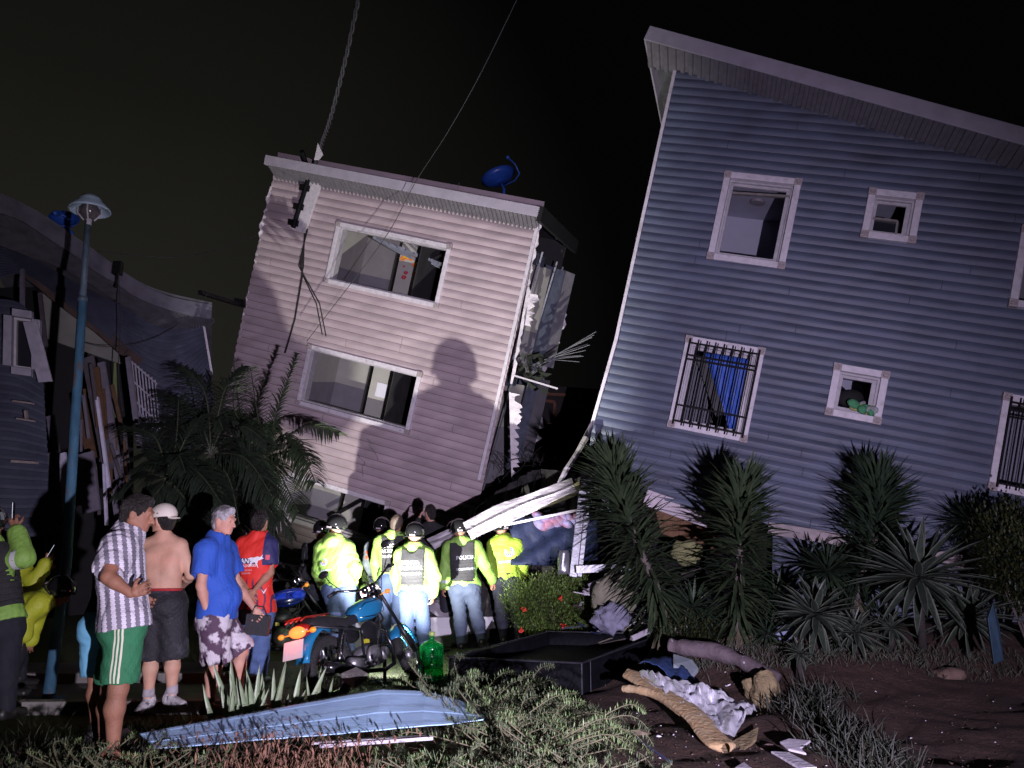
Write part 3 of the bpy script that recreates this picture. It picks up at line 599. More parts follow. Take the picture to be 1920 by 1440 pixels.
# ---- a dark gutted building between the two houses
mb = MB(); a = P(1005, 620, 19); bx0 = thing('gutted_building', (a.x, a.y, 0), 'unlit gutted building with rusty window frames seen between the pink and blue houses', 'building')
mb.prism([P(985, 720, 19), P(1200, 735, 19), P(1200, 1040, 19), P(985, 1040, 19)], (0, 3, 0)); obj('wall', mb, mat('dim_brown_wall', (.014, .011, .011), .95, .3, 3), bx0)  # dimness of the unlit wall put into its near-black brown
for (x0, y0, x1, y1) in ((1000, 738, 1088, 800), (1018, 838, 1052, 878), (1012, 750, 1040, 797)):
    mb = MB()
    for a, b in (((x0, y0), (x1, y0 + 4)), ((x1, y0 + 4), (x1, y1)), ((x1, y1), (x0, y1 - 3)), ((x0, y1 - 3), (x0, y0))): mb.beam(P(*a, 18.9), P(*b, 18.9), .07, .06, up=(0, 1, 0))
    obj('window_frame', mb, rust, bx0)
# ------------------------------------------------------------ street lamp
b = G(126, 1290); top = P(166, 405, 8.0); sp = P(124, 1060, 8.0)
lampo = thing('street_lamp', (sp.x - .02, sp.y, 0), 'pale blue street lamp post with a domed shade in front of the collapsed dark house', 'street lamp')
teal = mat('chalky_blue_paint', (.05, .14, .22), .7, .35, 14, .3, 40, col2=(.10, .07, .055), c2scale=7, c2pos=.62, c2w=.04, stretch=(1, 1, .35)); tealdk = mat('worn_dark_post', (.06, .09, .12), .6, .4, 20)
foot = Vector((sp.x - .03, sp.y, 0)); mid = P(155, 560, 8.0)
mb = MB(); mb.tube([foot, sp, mid], [.055, .05, .044], 14); mb.tube([foot, foot + Vector((0, 0, .02))], .16, 14); obj('post', mb, teal, lampo, smooth=True)
mb = MB(); mb.tube([mid, top + Vector((0, 0, -.06))], [.034, .030], 12); mb.tube([mid - Vector((0, 0, .03)), mid + Vector((0, 0, .02))], .05, 12); obj('upper_post', mb, tealdk, lampo, smooth=True)
ax = (top - foot).normalized(); hd = P(168, 396, 8.0)
mb = MB(); mb.lathe([(.0, .17), (.09, .165), (.12, .12), (.125, .1), (.2, .03), (.21, .0), (.195, .0), (.185, .02), (.11, .09), (.0, .12)], hd, ax, 30, 0); shade = obj('lamp_shade', mb, mat('lamp_shade_paint', (.34, .44, .52), .45, .2, 12), lampo, smooth=True)
mb = MB(); mb.lathe([(.06, .08), (.10, .02), (.095, -.04), (.05, -.08), (.02, -.10), (0, -.10)], hd, ax, 20); obj('globe', mb, mat('smoky_globe', (.09, .08, .08), .15, .2, 10, spec=.6), lampo, smooth=True)
mb = MB()
for k in range(4):
    th = k * math.pi / 2 + .3; dd = Vector((math.cos(th), math.sin(th), 0)); mb.tube([hd + dd * .115 + ax * .03, hd + dd * .115 - ax * .03, hd + dd * .05 - ax * .105], .009, 6)
mb.tube([hd - ax * .08, hd - ax * .16], .03, 10); obj('cage', mb, mat('pale_cage', (.4, .38, .42), .4, .2, 20), lampo)

# ------------------------------------------------------------ satellite dishes
def dish(px, py, Y, r, nrm_, label, arm, foot_):
    c = P(px, py, Y); t = thing('satellite_dish', tuple(P(*foot_)), label, 'satellite dish')
    n = Vector(nrm_).normalized(); mb = MB(); mb.lathe([(0, -.0), (r * .4, .018), (r * .75, .07), (r, .14), (r + .01, .135), (r * .75, .055), (0, -.015)], c, n, 32)
    obj('reflector', mb, mat('blue_dish_enamel', (.02, .07, .34), .4, .15, 8), t, smooth=True)
    mb = MB(); mb.tube([P(*a) for a in arm], .016, 8); e_ = P(*arm[0]); mb.ball(e_, (.04, .05, .04)); obj('feed_arm', mb, mat('blue_dish_arm', (.03, .1, .4), .4), t, smooth=True)
    mb = MB(); mb.tube([c - n * .01, (c + P(*foot_)) / 2 + Vector((.05, 0, 0)), P(*foot_)], [.03, .03, .025], 8); obj('mount', mb, MATS['blue_dish_arm'], t, smooth=True)
dish(938, 341, 15.2, .36, (-.32, .10, .94), 'blue satellite dish tipped up on the roof of the pink house', [(952, 295, 14.7), (966, 308, 14.75), (974, 325, 14.8), (966, 338, 15.0), (945, 348, 15.15)], (944, 371, 15.1))
dish(120, 424, 10.9, .19, (.3, -.6, .5), 'small dark blue dish on the roof of the collapsed house behind the lamp post', [(104, 400, 10.6), (120, 404, 10.6), (132, 414, 10.8), (128, 424, 10.85)], (138, 452, 10.9))
mb = MB(); p = P(221, 503, 11.1); mb.box(p, (.12, 0, 0), (0, .1, 0), (0, 0, .2)); mb.tube([p, p - Vector((0, 0, .3))], .02, 8); obj('roof_junction_box', mb, black, loc=p - Vector((0, 0, .3)), bevel=.01, label='small black junction box standing on the sagging roof edge at left', cat='junction box')
mb = MB(); mb.beam(P(375, 548, 13.2), P(458, 574, 15.2), .07, .07); mb.box(P(450, 567, 15.0), (.2, 0, -.04), (0, .1, 0), (0, 0, .12)); obj('dangling_bracket', mb, black, loc=P(375, 548, 13.2), label='black bracket arm hanging between the collapsed house and the pink house', cat='bracket')
# ------------------------------------------------------------ overhead wires
def wire(pts, r, label, m_=cablem, twist=0):
    c = smooth_curve([P(*p) for p in pts], 60); mb = MB(); 
    if twist:
        for k in range(twist):
            mb.tube([p + Vector((math.cos(i * .9 + k * 6.28 / twist), 0, math.sin(i * .9 + k * 6.28 / twist))) * r for i, p in enumerate(c)], r * .8, 5)
    else: mb.tube(c, r, 6)
    return obj('overhead_wire', mb, m_, loc=c[0], smooth=True, label=label, cat='wire')
gw = mat('weathered_wire', (.04, .037, .045), .6, .2, 20)
wire([(676, -20, 11.5), (648, 110, 12.1), (620, 220, 12.9), (604, 266, 13.5), (592, 306, 14.2)], .027, 'thick twisted cable rising from the mast of the pink house', gw, twist=3)
wire([(976, -15, 11), (900, 140, 11.7), (838, 250, 12.5), (780, 340, 13.3), (735, 425, 13.6), (690, 490, 13.8), (640, 555, 14), (575, 640, 14.5)], .007, 'thin wire crossing before the pink house from top centre to its middle window', gw)
wire([(480, 442, 15), (400, 470, 14.2), (330, 482, 13), (250, 478, 12), (160, 468, 11)], .006, 'slack thin wire sagging across the sky left of the pink house', gw)
wire([(395, 545, 13), (330, 610, 12.5), (270, 640, 12), (200, 650, 11.6), (150, 640, 11.3)], .006, 'loose wire drooping over the dark siding below the bracket arm', gw)
wire([(222, 510, 11), (226, 600, 11.1), (222, 700, 11.1), (230, 770, 11.1)], .007, 'cable hanging down from the junction box on the sagging roof')

# ------------------------------------------------------------ wreckage between the houses
lil = mat('buckled_white_gutter', (.36, .33, .38), .5, .2, 5, .3, 14, col2=(.45, .40, .42), c2scale=5, c2pos=.64, c2w=.1)
def sheet_strip(a, b, seed, name, m_, label, cat, n=26, amp=.03, th=.012):
    """folded long sheet between two traced edges"""
    A = smooth_curve([P(*p) for p in a], n); B_ = smooth_curve([P(*p) for p in b], n); f1 = noise1(seed); f2 = noise1(seed + 5); rows = []
    for j in range(9):
        t = j / 8; fold = (.05 if .42 < t < .55 else 0)
        rows.append([A[i].lerp(B_[i], t) + Vector((0, -fold - amp * f1(i * .5 + t * 6), amp * .6 * f2(i * .4 - t * 5))) for i in range(n + 1)])
    mb = MB(); mb.grid(rows); return obj(name, mb, m_, loc=rows[0][0], solid=th, label=label, cat=cat)
sheet_strip([(868, 980, 11.4), (930, 950, 11.4), (1000, 922, 11.3), (1072, 897, 11.1)], [(884, 1012, 11.2), (940, 985, 11.2), (1010, 955, 11.1), (1080, 920, 10.9)], 3, 'fallen_gutter', lil, 'long white buckled gutter sloping from the corner of the blue house to the officers', 'gutter')
sheet_strip([(800, 1010, 11.9), (860, 985, 11.9), (900, 975, 11.9), (930, 962, 11.9)], [(815, 1030, 11.8), (860, 1008, 11.8), (900, 1000, 11.8), (930, 985, 11.8)], 8, 'fallen_roof_panel', mat('dirty_panel', (.35, .33, .35), .6, .3, 6, .3, 12), 'dirty grey panel lying behind the helmets under the white gutter', 'roof panel')
mb = MB(); mb.prism([P(1072, 900, 11.3), P(1092, 905, 11.3), P(1080, 930, 11.0), P(985, 965, 11.5), P(940, 985, 11.7)], (0, .5, .02)); obj('mossy_beam', mb, mat('mossy_wood', (.11, .10, .045), .9, .5, 9, .5, 20), loc=P(1080, 930, 11.0), label='mossy brown wooden beam directly beneath the long white gutter', cat='beam')
# dark slope of rubble beneath the pink house
mb = MB(); tp = smooth_curve([P(*p) for p in ((500, 1050, 14.4), (600, 1062, 14.2), (700, 1030, 14.0), (790, 1005, 13.9), (850, 975, 13.8), (905, 940, 13.7), (960, 905, 13.6), (1010, 880, 13.4), (1085, 890, 12.6))], 90)
rr = random.Random(8); rows = []
for j in range(14):
    t = j / 13; rows.append([Vector((p.x, p.y - 1.6 * t, max(-.1, p.z * (1 - t) ** 1.0 + (0 if j == 0 or j == 13 else rr.uniform(-.12, .12))))) + Vector((rr.uniform(-.05, .05), rr.uniform(-.06, .06), 0)) for p in tp])
mb.grid(rows); obj('rubble_slope', mb, mat('dark_rubble', (.030, .028, .028), .95, .5, 7, .8, 14), kind='stuff', label='dark slope of crushed rubble beneath the pink house', cat='rubble', loc=(-1, 13, 0))
# navy mattress and pink bedding under the blue house
navy = mat('navy_quilt', (.006, .012, .045), .7, .3, 7, .5, 14)
mb = MB(); f1 = noise1(51); rows = []
for j in range(15):
    t = j / 14; rows.append([P(958 + 165 * i / 24 + 4 * f1(j), 968 + 92 * t + 3 * f1(i * .6), 12.0 - .3 * t + .12 * f1(i * .5 + j * .7)) for i in range(25)])
mb.grid(rows); obj('navy_tarpaulin', mb, navy, loc=rows[-1][12], smooth=True, solid=.02, label='navy blue sheet hanging behind the steel post under the blue house', cat='sheet')
mb = MB(); rr = random.Random(15)
for i in range(14): mb.ball(P(1010 + i * 6.5 + rr.uniform(-2, 2), 976 + rr.uniform(-7, 8), 11.75), (.10 + rr.uniform(0, .05), .09, .06 + rr.uniform(0, .03)), 12, 8, 0, Matrix.Rotation(rr.uniform(-.6, .6), 3, 'Y'))
obj('pink_bedding', mb, mat('pink_purple_bedding', (.17, .07, .12), .8, .4, 12, .4, 20, col2=(.13, .12, .25), c2scale=8, c2pos=.5), loc=P(1050, 985, 11.7), smooth=True, label='crumpled pink and violet bedding on top of the navy sheet', cat='bedding')
mb = MB(); mb.beam(P(1094, 905, 11.0), P(1074, 1082, 10.8), .10, .07, up=(0, 1, 0)); mb.beam(P(1106, 905, 11.05), P(1086, 1082, 10.85), .06, .10, up=(0, 1, 0)); obj('steel_post', mb, steel, loc=P(1080, 1082, 10.8), bevel=.004, label='bent galvanised steel post holding up the corner of the blue house', cat='post')
mb = MB(); f1 = noise1(61); rows = [[P(1046 + 22 * i / 8, 1032 + 44 * j / 6 + (6 if i in (0, 8) else 0), 10.7 - .05 * math.sin(i / 8 * 3.14) - .02 * f1(i + j)) for i in range(9)] for j in range(7)]
mb.grid(rows); obj('curved_metal_sheet', mb, steel, loc=rows[-1][4], smooth=True, solid=.006, label='short curved piece of shiny metal at the left of the steel post', cat='metal sheet')
for k, (a, b, wd, lab) in enumerate((((945, 985, 11.3), (1086, 956, 11.2), .035, 'long thin white batten just under the mossy beam'), ((1080, 1068, 10.6), (1195, 1062, 10.7), .10, 'grey square tube lying level at the foot of the steel post'), ((1095, 1112, 10.2), (1185, 1075, 10.6), .07, 'white strip leaning across the rubble left of the first yucca'), ((1105, 1098, 10.3), (1150, 1078, 10.6), .05, 'shorter white strip above another in the rubble by the first yucca'), ((1185, 1197, 9.4), (1240, 1172, 9.6), .06, 'white splintered strip lying behind the black box'))):
    mb = MB(); mb.beam(P(*a), P(*b), wd, .04, up=(0, 1, 0)); obj('loose_batten', mb, steel if k == 1 else lil, loc=P(*a), bevel=.003, label=lab, cat='batten', group='loose battens in the wreckage')
# low concrete ledge behind the officers, brightly lit
mb = MB(); a = P(760, 1172, 12.0); b = P(940, 1165, 12.3)
mb.prism([(a.x - .8, a.y, .0), (b.x, b.y, .0), (b.x, b.y + .5, .0), (a.x - .8, a.y + .5, .0)], (0, 0, .42)); obj('concrete_ledge', mb, mat('white_ledge', (.50, .49, .52), .85, .15, 5, .2, 20), loc=(a.x, a.y, 0), bevel=.012, label='low whitish concrete ledge behind the legs of the police officers', cat='ledge')
def slab(name, pts, th, m_, label, cat, bev=.004, group=None, up=(0, 0, 1)):
    mb = MB(); q = [P(*p) for p in pts]; mb.prism([p - Vector(up) * th for p in q], Vector(up) * th); return obj(name, mb, m_, loc=q[0], bevel=bev, label=label, cat=cat, group=group)
slab('broken_board', [(775, 1118, 12.6), (800, 1110, 12.9), (850, 1140, 12.4), (835, 1160, 12.2)], .05, lil, 'white broken board tilted behind the third and fourth officers', 'board')
slab('broken_board', [(900, 1128, 12.6), (915, 1118, 12.9), (968, 1150, 12.3), (945, 1160, 12.2)], .05, lil, 'white broken board tilted between the two rightmost officers', 'board')
mb = MB(); rr = random.Random(17); 
def crumple(name, px, py, Y, rx, ry, rz_, m_, label, cat, seed, amp=.3, n=22, rot=0):
    f1 = noise1(seed); f2 = noise1(seed + 1); f3 = noise1(seed + 2); mb = MB(); c = P(px, py, Y); r_ = Matrix.Rotation(rot, 3, 'Y')
    mb.ball(c, 1, n, n * 2 // 3)
    o = []
    for p in mb.v:
        d = p - c; k = 1 + amp * (f1(d.x * 5 + d.z * 3) + f2(d.z * 6 - d.y * 4) + f3(d.y * 5 + d.x * 2)) / 2; o.append(c + r_ @ Vector((d.x * rx, d.y * ry, d.z * rz_)) * k)
    mb.v = o; return obj(name, mb, m_, loc=(c.x, c.y, c.z - rz_), smooth=True, label=label, cat=cat)
tan = mat('tan_insulation_foam', (.20, .155, .08), .9, .4, 14, 1.0, 30, col2=(.20, .15, .08), c2scale=8); 
crumple('foam_sheet', 1155, 1118, 10.0, .28, .12, .26, mat('dull_foam', (.16, .15, .11), .9, .3, 8, .6, 20), 'rounded drab foam slab in the rubble between the flowering shrub and first yucca', 'foam slab', 71)
crumple('white_rag', 1150, 1158, 9.7, .2, .12, .14, mat('white_rag', (.16, .16, .22), .8, .3, 10, .8, 20), 'crumpled white rag in the rubble right of the flowering shrub', 'rag', 72, .7)
crumple('yellow_foam', 1290, 1035, 10.8, .20, .12, .16, mat('yellow_foam', (.20, .20, .09), .9, .4, 14, 1.0, 30), 'clump of yellow foam between the first and second yucca', 'foam clump', 73, .5)
crumple('foam_clump', 1435, 1297, 7.6, .13, .1, .17, tan, 'tan foam clump at the lower end of the fallen grey trunk', 'foam clump', 74, .35)
crumple('small_foam_clump', 1412, 1290, 7.7, .09, .06, .09, tan, 'smaller tan foam piece touching the left side of the foam clump', 'foam clump', 75, .5)
crumple('white_rag', 1470, 1190, 9.0, .12, .08, .08, mat('bluish_rag', (.22, .24, .36), .8, .3, 10, .8, 20), 'bluish white rag between the second yucca and the pale rosette', 'rag', 76, .6)

mb = MB(); rr = random.Random(77)
for i in range(210):
    px = rr.triangular(1080, 1330, 1160); py = rr.uniform(1075, 1185); c = P(px, py, rr.uniform(9.9, 10.9)); c.z = max(gz(c.x, c.y) + .01, c.z * rr.uniform(.55, 1)); a = rr.uniform(0, 6.3); l = rr.uniform(.04, .34); d = Vector((math.cos(a), math.sin(a) * .5, rr.uniform(-.5, .5))) * l; mb.beam(c, c + d, rr.uniform(.015, .07), rr.uniform(.008, .02), mi=rr.choice((0, 0, 1, 2, 3)))
obj('wreckage', mb, [lil, mat('dark_splinter', (.05, .04, .035), .9), MATS['dull_foam'], navy], loc=(1.4, 10.3, .3), kind='stuff', label='heap of splintered boards and foam scraps left of the first yucca', cat='wreckage')
# ------------------------------------------------------------ black box (empty planter-like tray) in front of the shrub
nb = [G(845, 1277, .0), G(1090, 1292, .0), G(1242, 1250, .06), G(985, 1222, .06)]
nb[0] = Vector((P(846, 1277, 8.6).x, 8.6, 0)); h_ = .29
c0, c1, c2 = Vector((-.66, 8.75, .0)), Vector((.69, 8.3, .0)), Vector((1.80, 9.9, .12)); c3 = c0 + (c2 - c1); c3.z = .1
tray = thing('black_box', tuple((c0 + c1) / 2), 'large shallow black box with a raised rim lying beside the green water jug', 'box')
blk = mat('black_leatherette', (.004, .004, .006), .65, .3, 7, .35, 25, col2=(.05, .05, .06), c2scale=11, c2pos=.74, c2w=.04, spec=.12)
mb = MB(); up_ = Vector((0, 0, h_)); cs = [c0, c1, c2, c3]; cen = sum(cs, Vector()) / 4
ins = [c.lerp(cen, .10) for c in cs]; n_ = 14
for i in range(4):
    a, b_ = cs[i], cs[(i + 1) % 4]; ia, ib = ins[i], ins[(i + 1) % 4]; f1 = noise1(80 + i); nrm = (b_ - a).cross(Vector((0, 0, 1))).normalized(); rows = []
    for (o_, z_) in ((0, 0), (.012, .09), (0.0, .2), (-.01, h_)): rows.append([a.lerp(b_, k / n_) + nrm * (o_ + .012 * f1(k * .6 + z_ * 6)) + Vector((0, 0, z_ + .012 * f1(k * .5))) for k in range(n_ + 1)])
    rows.append([ia.lerp(ib, k / n_) + Vector((0, 0, h_ + .012 * f1(k * .5))) for k in range(n_ + 1)]); rows.append([ia.lerp(ib, k / n_) + Vector((0, 0, h_ - .14)) for k in range(n_ + 1)])
    mb.grid(rows)
obj('side_wall', mb, blk, tray, smooth=True)
mb = MB(); mb.add([c + Vector((0, 0, h_ - .135)) for c in ins], [(0, 1, 2, 3)]); obj('sunken_top', mb, blk, tray)
mb = MB(); mb.tube([c.lerp(cen, -.004) + Vector((0, 0, h_ + .004)) for c in cs + [cs[0]]], .009, 6); mb.tube([c1.lerp(cen, -.008), c1.lerp(cen, -.008) + up_], .010, 6); mb.tube([c1.lerp(c2, .07) + Vector((.02, -.01, 0)), c1.lerp(c2, .07) + Vector((.02, -.01, h_))], .006, 6); obj('piping', mb, mat('worn_edge', (.02, .02, .026), .5, .5, 30), tray)
# ------------------------------------------------------------ green water jug
jp = G(808, 1274); jug = thing('water_jug', tuple(jp), 'green translucent water cooler jug standing upright beside the black box', 'water jug')
gp = mat('green_plastic', (.01, .42, .08), .15, 0, trans=.7, spec=.5); s_ = 1.0
prof = [(0, .01), (.10, .0), (.128, .015), (.134, .05), (.134, .10), (.127, .115), (.134, .13), (.134, .19), (.127, .205), (.134, .22), (.134, .27), (.127, .285), (.134, .30), (.134, .345), (.12, .375), (.07, .40), (.032, .415), (.028, .43), (.028, .475), (.034, .48), (.034, .495), (0, .5)]
mb = MB(); mb.lathe(prof, jp, (0, 0, 1), 40); obj('bottle', mb, gp, jug, smooth=True)
mb = MB(); mb.lathe([(0, .505), (.032, .503), (.036, .495), (.036, .465), (.03, .46)], jp, (0, 0, 1), 20); obj('cap', mb, mat('green_cap', (.35, .45, .12), .4), jug, smooth=True)
mb = MB()
for th in (2.2, 5.2):
    dd = Vector((math.cos(th), math.sin(th), 0)); mb.tube([jp + dd * .135 + Vector((0, 0, .14)), jp + dd * .15 + Vector((0, 0, .17)), jp + dd * .15 + Vector((0, 0, .25)), jp + dd * .135 + Vector((0, 0, .28))], .008, 8)
obj('side_ridge', mb, gp, jug, smooth=True)
# ------------------------------------------------------------ assumed torch body, added at the unseen lamp behind the motorcycle
tp_ = Vector(UNSEEN_LAMP); aim = (Vector((-1.0, 13.4, 3.1)) - tp_).normalized(); tr = thing('added_torch', (tp_.x, tp_.y, 0), 'assumed torch body added at the unseen lamp behind the leaning motorcycle', 'added_torch')
mb = MB(); bp = tp_ - aim * .02; mb.lathe([(0, -.2), (.03, -.2), (.03, -.06), (.05, -.03), (.055, .0), (.05, .0), (.04, -.03), (0, -.035)], bp, aim, 20); obj('added_torch_body', mb, black, tr, smooth=True)
mb = MB(); mb.tube([Vector((tp_.x, tp_.y - .08, 0)), bp - aim * .1], .02, 8); mb.tube([Vector((tp_.x, tp_.y - .08, 0)), Vector((tp_.x, tp_.y - .08, .02))], .08, 14); obj('added_torch_stand', mb, black, tr)
mb = MB(); mb.lathe([(0, -.03), (.038, -.03)], bp, aim, 20); obj('added_torch_lens', mb, mat('added_lit_lens', (1, 1, 1), .4, 0, emit=(1, .98, .9), estr=30), tr)

# ------------------------------------------------------------ fallen pale blue panel in the foreground
pb = mat('pale_blue_siding_panel', (.43, .66, .92), .42, .10, 4, .08, 20, col2=(.34, .50, .74), c2scale=2.5, c2pos=.62, c2w=.12, stretch=(.6, 2, 2))
T_ = smooth_curve([P(*p) for p in ((262, 1376, 5.55), (400, 1345, 5.75), (560, 1318, 5.95), (715, 1293, 6.1), (800, 1298, 6.15), (862, 1315, 6.15), (914, 1338, 6.1))], 60); T_ = [P(*p) for p in np.array([np.interp(np.linspace(0, 1, 61), [0, .68, .80, .90, 1], c) for c in ([262, 715, 800, 862, 914], [1376, 1293, 1297, 1314, 1338], [5.55, 6.1, 6.15, 6.15, 6.1])]).T.tolist()]
B_ = smooth_curve([P(*p) for p in ((290, 1402, 5.3), (420, 1390, 5.32), (560, 1378, 5.36), (700, 1366, 5.4), (800, 1360, 5.45), (862, 1356, 5.55), (906, 1350, 5.65))], 60); B_ = [P(*p) for p in np.array([np.interp(np.linspace(0, 1, 61), [0, .68, .80, .90, 1], c) for c in ([290, 700, 790, 856, 906], [1404, 1370, 1362, 1356, 1349], [5.3, 5.40, 5.45, 5.55, 5.65])]).T.tolist()]
rows = []; f1 = noise1(90)
for t, o in ((0, 0), (.03, .02), (.10, .022), (.13, .0), (.40, -.01), (.47, .012), (.60, .016), (.62, -.012), (.85, -.01), (.93, .012), (1, .0)):
    rows.append([T_[i].lerp(B_[i], t) + Vector((0, -o * .08, o * .09 + .003 * f1(i * .4 + t * 3))) for i in range(61)])
mb = MB(); mb.grid(rows); pan = obj('fallen_siding_panel', mb, pb, loc=T_[30], solid=.006, label='long pale blue siding panel lying in the foreground plants', cat='siding panel')
mb = MB(); 
for i in range(6, 44):
    a = T_[i]; b_ = T_[i + 1]; mb.beam(a.lerp(b_, .15) + Vector((0, -.035, .012)), a.lerp(b_, .75) + Vector((0, -.035, .012)), .006, .003)
obj('nail_slots', mb, black, pan)
mb = MB(); mb.beam(P(585, 1393, 5.2), P(800, 1381, 5.3), .04, .012); mb.beam(P(600, 1399, 5.15), P(812, 1384, 5.25), .015, .02); obj('white_strip', mb, lil, loc=P(700, 1390, 5.2), label='narrow white strip lying just below the pale blue panel', cat='strip')
slab('white_block', [(640, 1262, 7.2), (668, 1250, 7.3), (690, 1262, 7.2), (665, 1277, 7.1)], .06, con, 'small grey concrete chunk on the grass under the front wheel of the leaning motorcycle', 'concrete chunk')
# ------------------------------------------------------------ rubbish on the dirt at right
trk = thing('felled_tree', tuple(P(1350, 1250, 8.0)), 'fallen smooth grey tree trunk arching over the dirt behind the foil', 'tree trunk')
c_ = smooth_curve([P(*p) for p in ((1258, 1212, 8.5), (1290, 1215, 8.4), (1340, 1222, 8.3), (1390, 1240, 8.1), (1430, 1262, 7.9), (1458, 1278, 7.8))], 40)
f1 = noise1(95); mb = MB(); mb.tube(c_, [(.085 + .02 * f1(i * .3)) * (1 - .2 * i / 40) for i in range(41)], 18); obj('bark', mb, mat('grey_bark', (.10, .075, .085), .8, .35, 9, .7, 24, col2=(.45, .42, .5), c2scale=14, c2pos=.7, c2w=.03), trk, smooth=True)
mb = MB(); mb.lathe([(0, 0), (.085, 0)], c_[0] + Vector((-.002, 0, 0)), (c_[0] - c_[1]), 16); obj('cut_end', mb, mat('cut_wood', (.10, .07, .05), .9, .3, 20), trk)
slab('grey_tile', [(1262, 1225, 8.0), (1298, 1236, 7.9), (1310, 1252, 7.8), (1298, 1266, 7.7), (1262, 1245, 7.8)], .04, mat('grey_tile', (.20, .23, .26), .6, .2, 7, .2, 20), 'broken grey tile leaning on the near side of the fallen trunk', 'tile', bev=.008)
f1 = noise1(97); mb = MB(); rows = []
A = [(1205, 1260, 7.9), (1300, 1300, 7.6)]; 
for j in range(14):
    t = j / 13; l = P(1198, 1250, 7.9).lerp(P(1255, 1242, 8.1), t); r_ = P(1270, 1290, 7.55).lerp(P(1312, 1300, 7.5), t); rows.append([l.lerp(r_, i / 16) + Vector((0, 0, .05 + .03 * f1(i * .7 + j * .5) + .04 * math.sin(i / 16 * 3.1))) for i in range(17)])
mb.grid(rows); obj('blue_tarpaulin', mb, mat('dark_blue_tarp', (.03, .055, .15), .5, .3, 7, .5, 20), loc=rows[0][0], smooth=True, solid=.008, label='dark blue tarpaulin scrap on the dirt between the grey tile and the foil', cat='tarpaulin')
# foil-backed insulation: crinkled foil and its yellow wool edge
foilm = mat('crinkled_foil', (.80, .80, .88), .48, .08, 6, 0, metal=.6)
A = smooth_curve([P(*p) for p in ((1205, 1272, 7.6), (1260, 1290, 7.3), (1320, 1302, 7.1), (1380, 1325, 6.9), (1420, 1352, 6.7))], 70); B_ = smooth_curve([P(*p) for p in ((1190, 1280, 7.5), (1240, 1310, 7.0), (1290, 1345, 6.6), (1330, 1375, 6.3), (1378, 1400, 6.1))], 70)
rows = []; rg = np.random.default_rng(3); nj = 34; hh = np.zeros((nj + 1, 71)); 
for k in range(260):
    ci, cj = rg.uniform(0, 71), rg.uniform(0, nj); an = rg.uniform(0, 3.14); ii, jj = np.meshgrid(np.arange(71), np.arange(nj + 1)); dd_ = (ii - ci) * math.cos(an) + (jj - cj) * math.sin(an); per = -(ii - ci) * math.sin(an) + (jj - cj) * math.cos(an)
    hh += rg.uniform(-.019, .019) * np.clip(1 - np.abs(dd_) / rg.uniform(1.2, 4), 0, 1) * np.clip(1 - np.abs(per) / rg.uniform(5, 16), 0, 1) * 1.6
for j in range(nj + 1):
    t = j / nj; rows.append([A[i].lerp(B_[i], t) + Vector((0, 0, .06 + hh[j, i] + .05 * math.sin(i * .12) * math.sin(t * 3.1))) for i in range(71)])
mb = MB(); mb.grid(rows); ins_ = thing('foil_insulation', tuple(A[35] * 1.0), 'crinkled silver foil blanket with a torn yellow wool edge on the dirt', 'insulation')
obj('foil', mb, foilm, ins_, solid=.004)
wool = mat('yellow_glass_wool', (.44, .33, .19), .95, .15, 9, .5, 30, col2=(.40, .27, .14), c2scale=9)
mb = MB(); f1 = noise1(99); f2 = noise1(98); cl = smooth_curve([P(*p) for p in ((1178, 1268, 7.6), (1215, 1290, 7.3), (1262, 1318, 6.9), (1305, 1352, 6.5), (1335, 1388, 6.15), (1362, 1412, 5.9))], 50)
rows = []
for i, p in enumerate(cl):
    tg2 = (cl[min(i + 1, 50)] - cl[max(i - 1, 0)]).normalized(); sd2 = Vector((tg2.y, -tg2.x, 0)).normalized(); e2 = min(1, .25 + i * .25, .3 + (50 - i) * .25)
    rows.append([p + Vector((0, 0, .03)) + sd2 * math.cos(a) * (.105 + .012 * f1(i * .12 + math.cos(a))) * e2 + Vector((0, 0, 1)) * math.sin(a) * (.034 + .005 * f2(i * .15 + a)) for a in np.linspace(0, 6.2832, 19)])
mb.grid(rows)
cl2 = smooth_curve([P(*p) for p in ((1168, 1298, 7.3), (1195, 1300, 7.2), (1235, 1312, 7.0), (1280, 1345, 6.6))], 24); mb.tube([p + Vector((0, 0, .03)) for p in cl2], [.035 + .008 * f1(i * .3 + 3) for i in range(25)], 14); mb.tube([P(1188, 1262, 7.55), P(1200, 1280, 7.4), P(1222, 1296, 7.2)], [.025, .035, .04], 12)
wo_ = obj('glass_wool', mb, wool, ins_, smooth=True)
dm = bpy.data.textures.new('wool_noise', 'CLOUDS'); dm.noise_scale = .03; dmod = wo_.modifiers.new('sub', 'SUBSURF'); dmod.levels = dmod.render_levels = 2; dmod = wo_.modifiers.new('d', 'DISPLACE'); dmod.texture = dm; dmod.strength = .008
slab('drab_flap', [(1362, 1395, 6.15), (1422, 1362, 6.4), (1418, 1385, 6.2), (1375, 1425, 5.9)], .02, tan, 'drab flap of wool at the lower end of the foil blanket', 'flap')
pap = mat('white_plaster_board', (.62, .58, .66), .8, .15, 12, .3, 30)
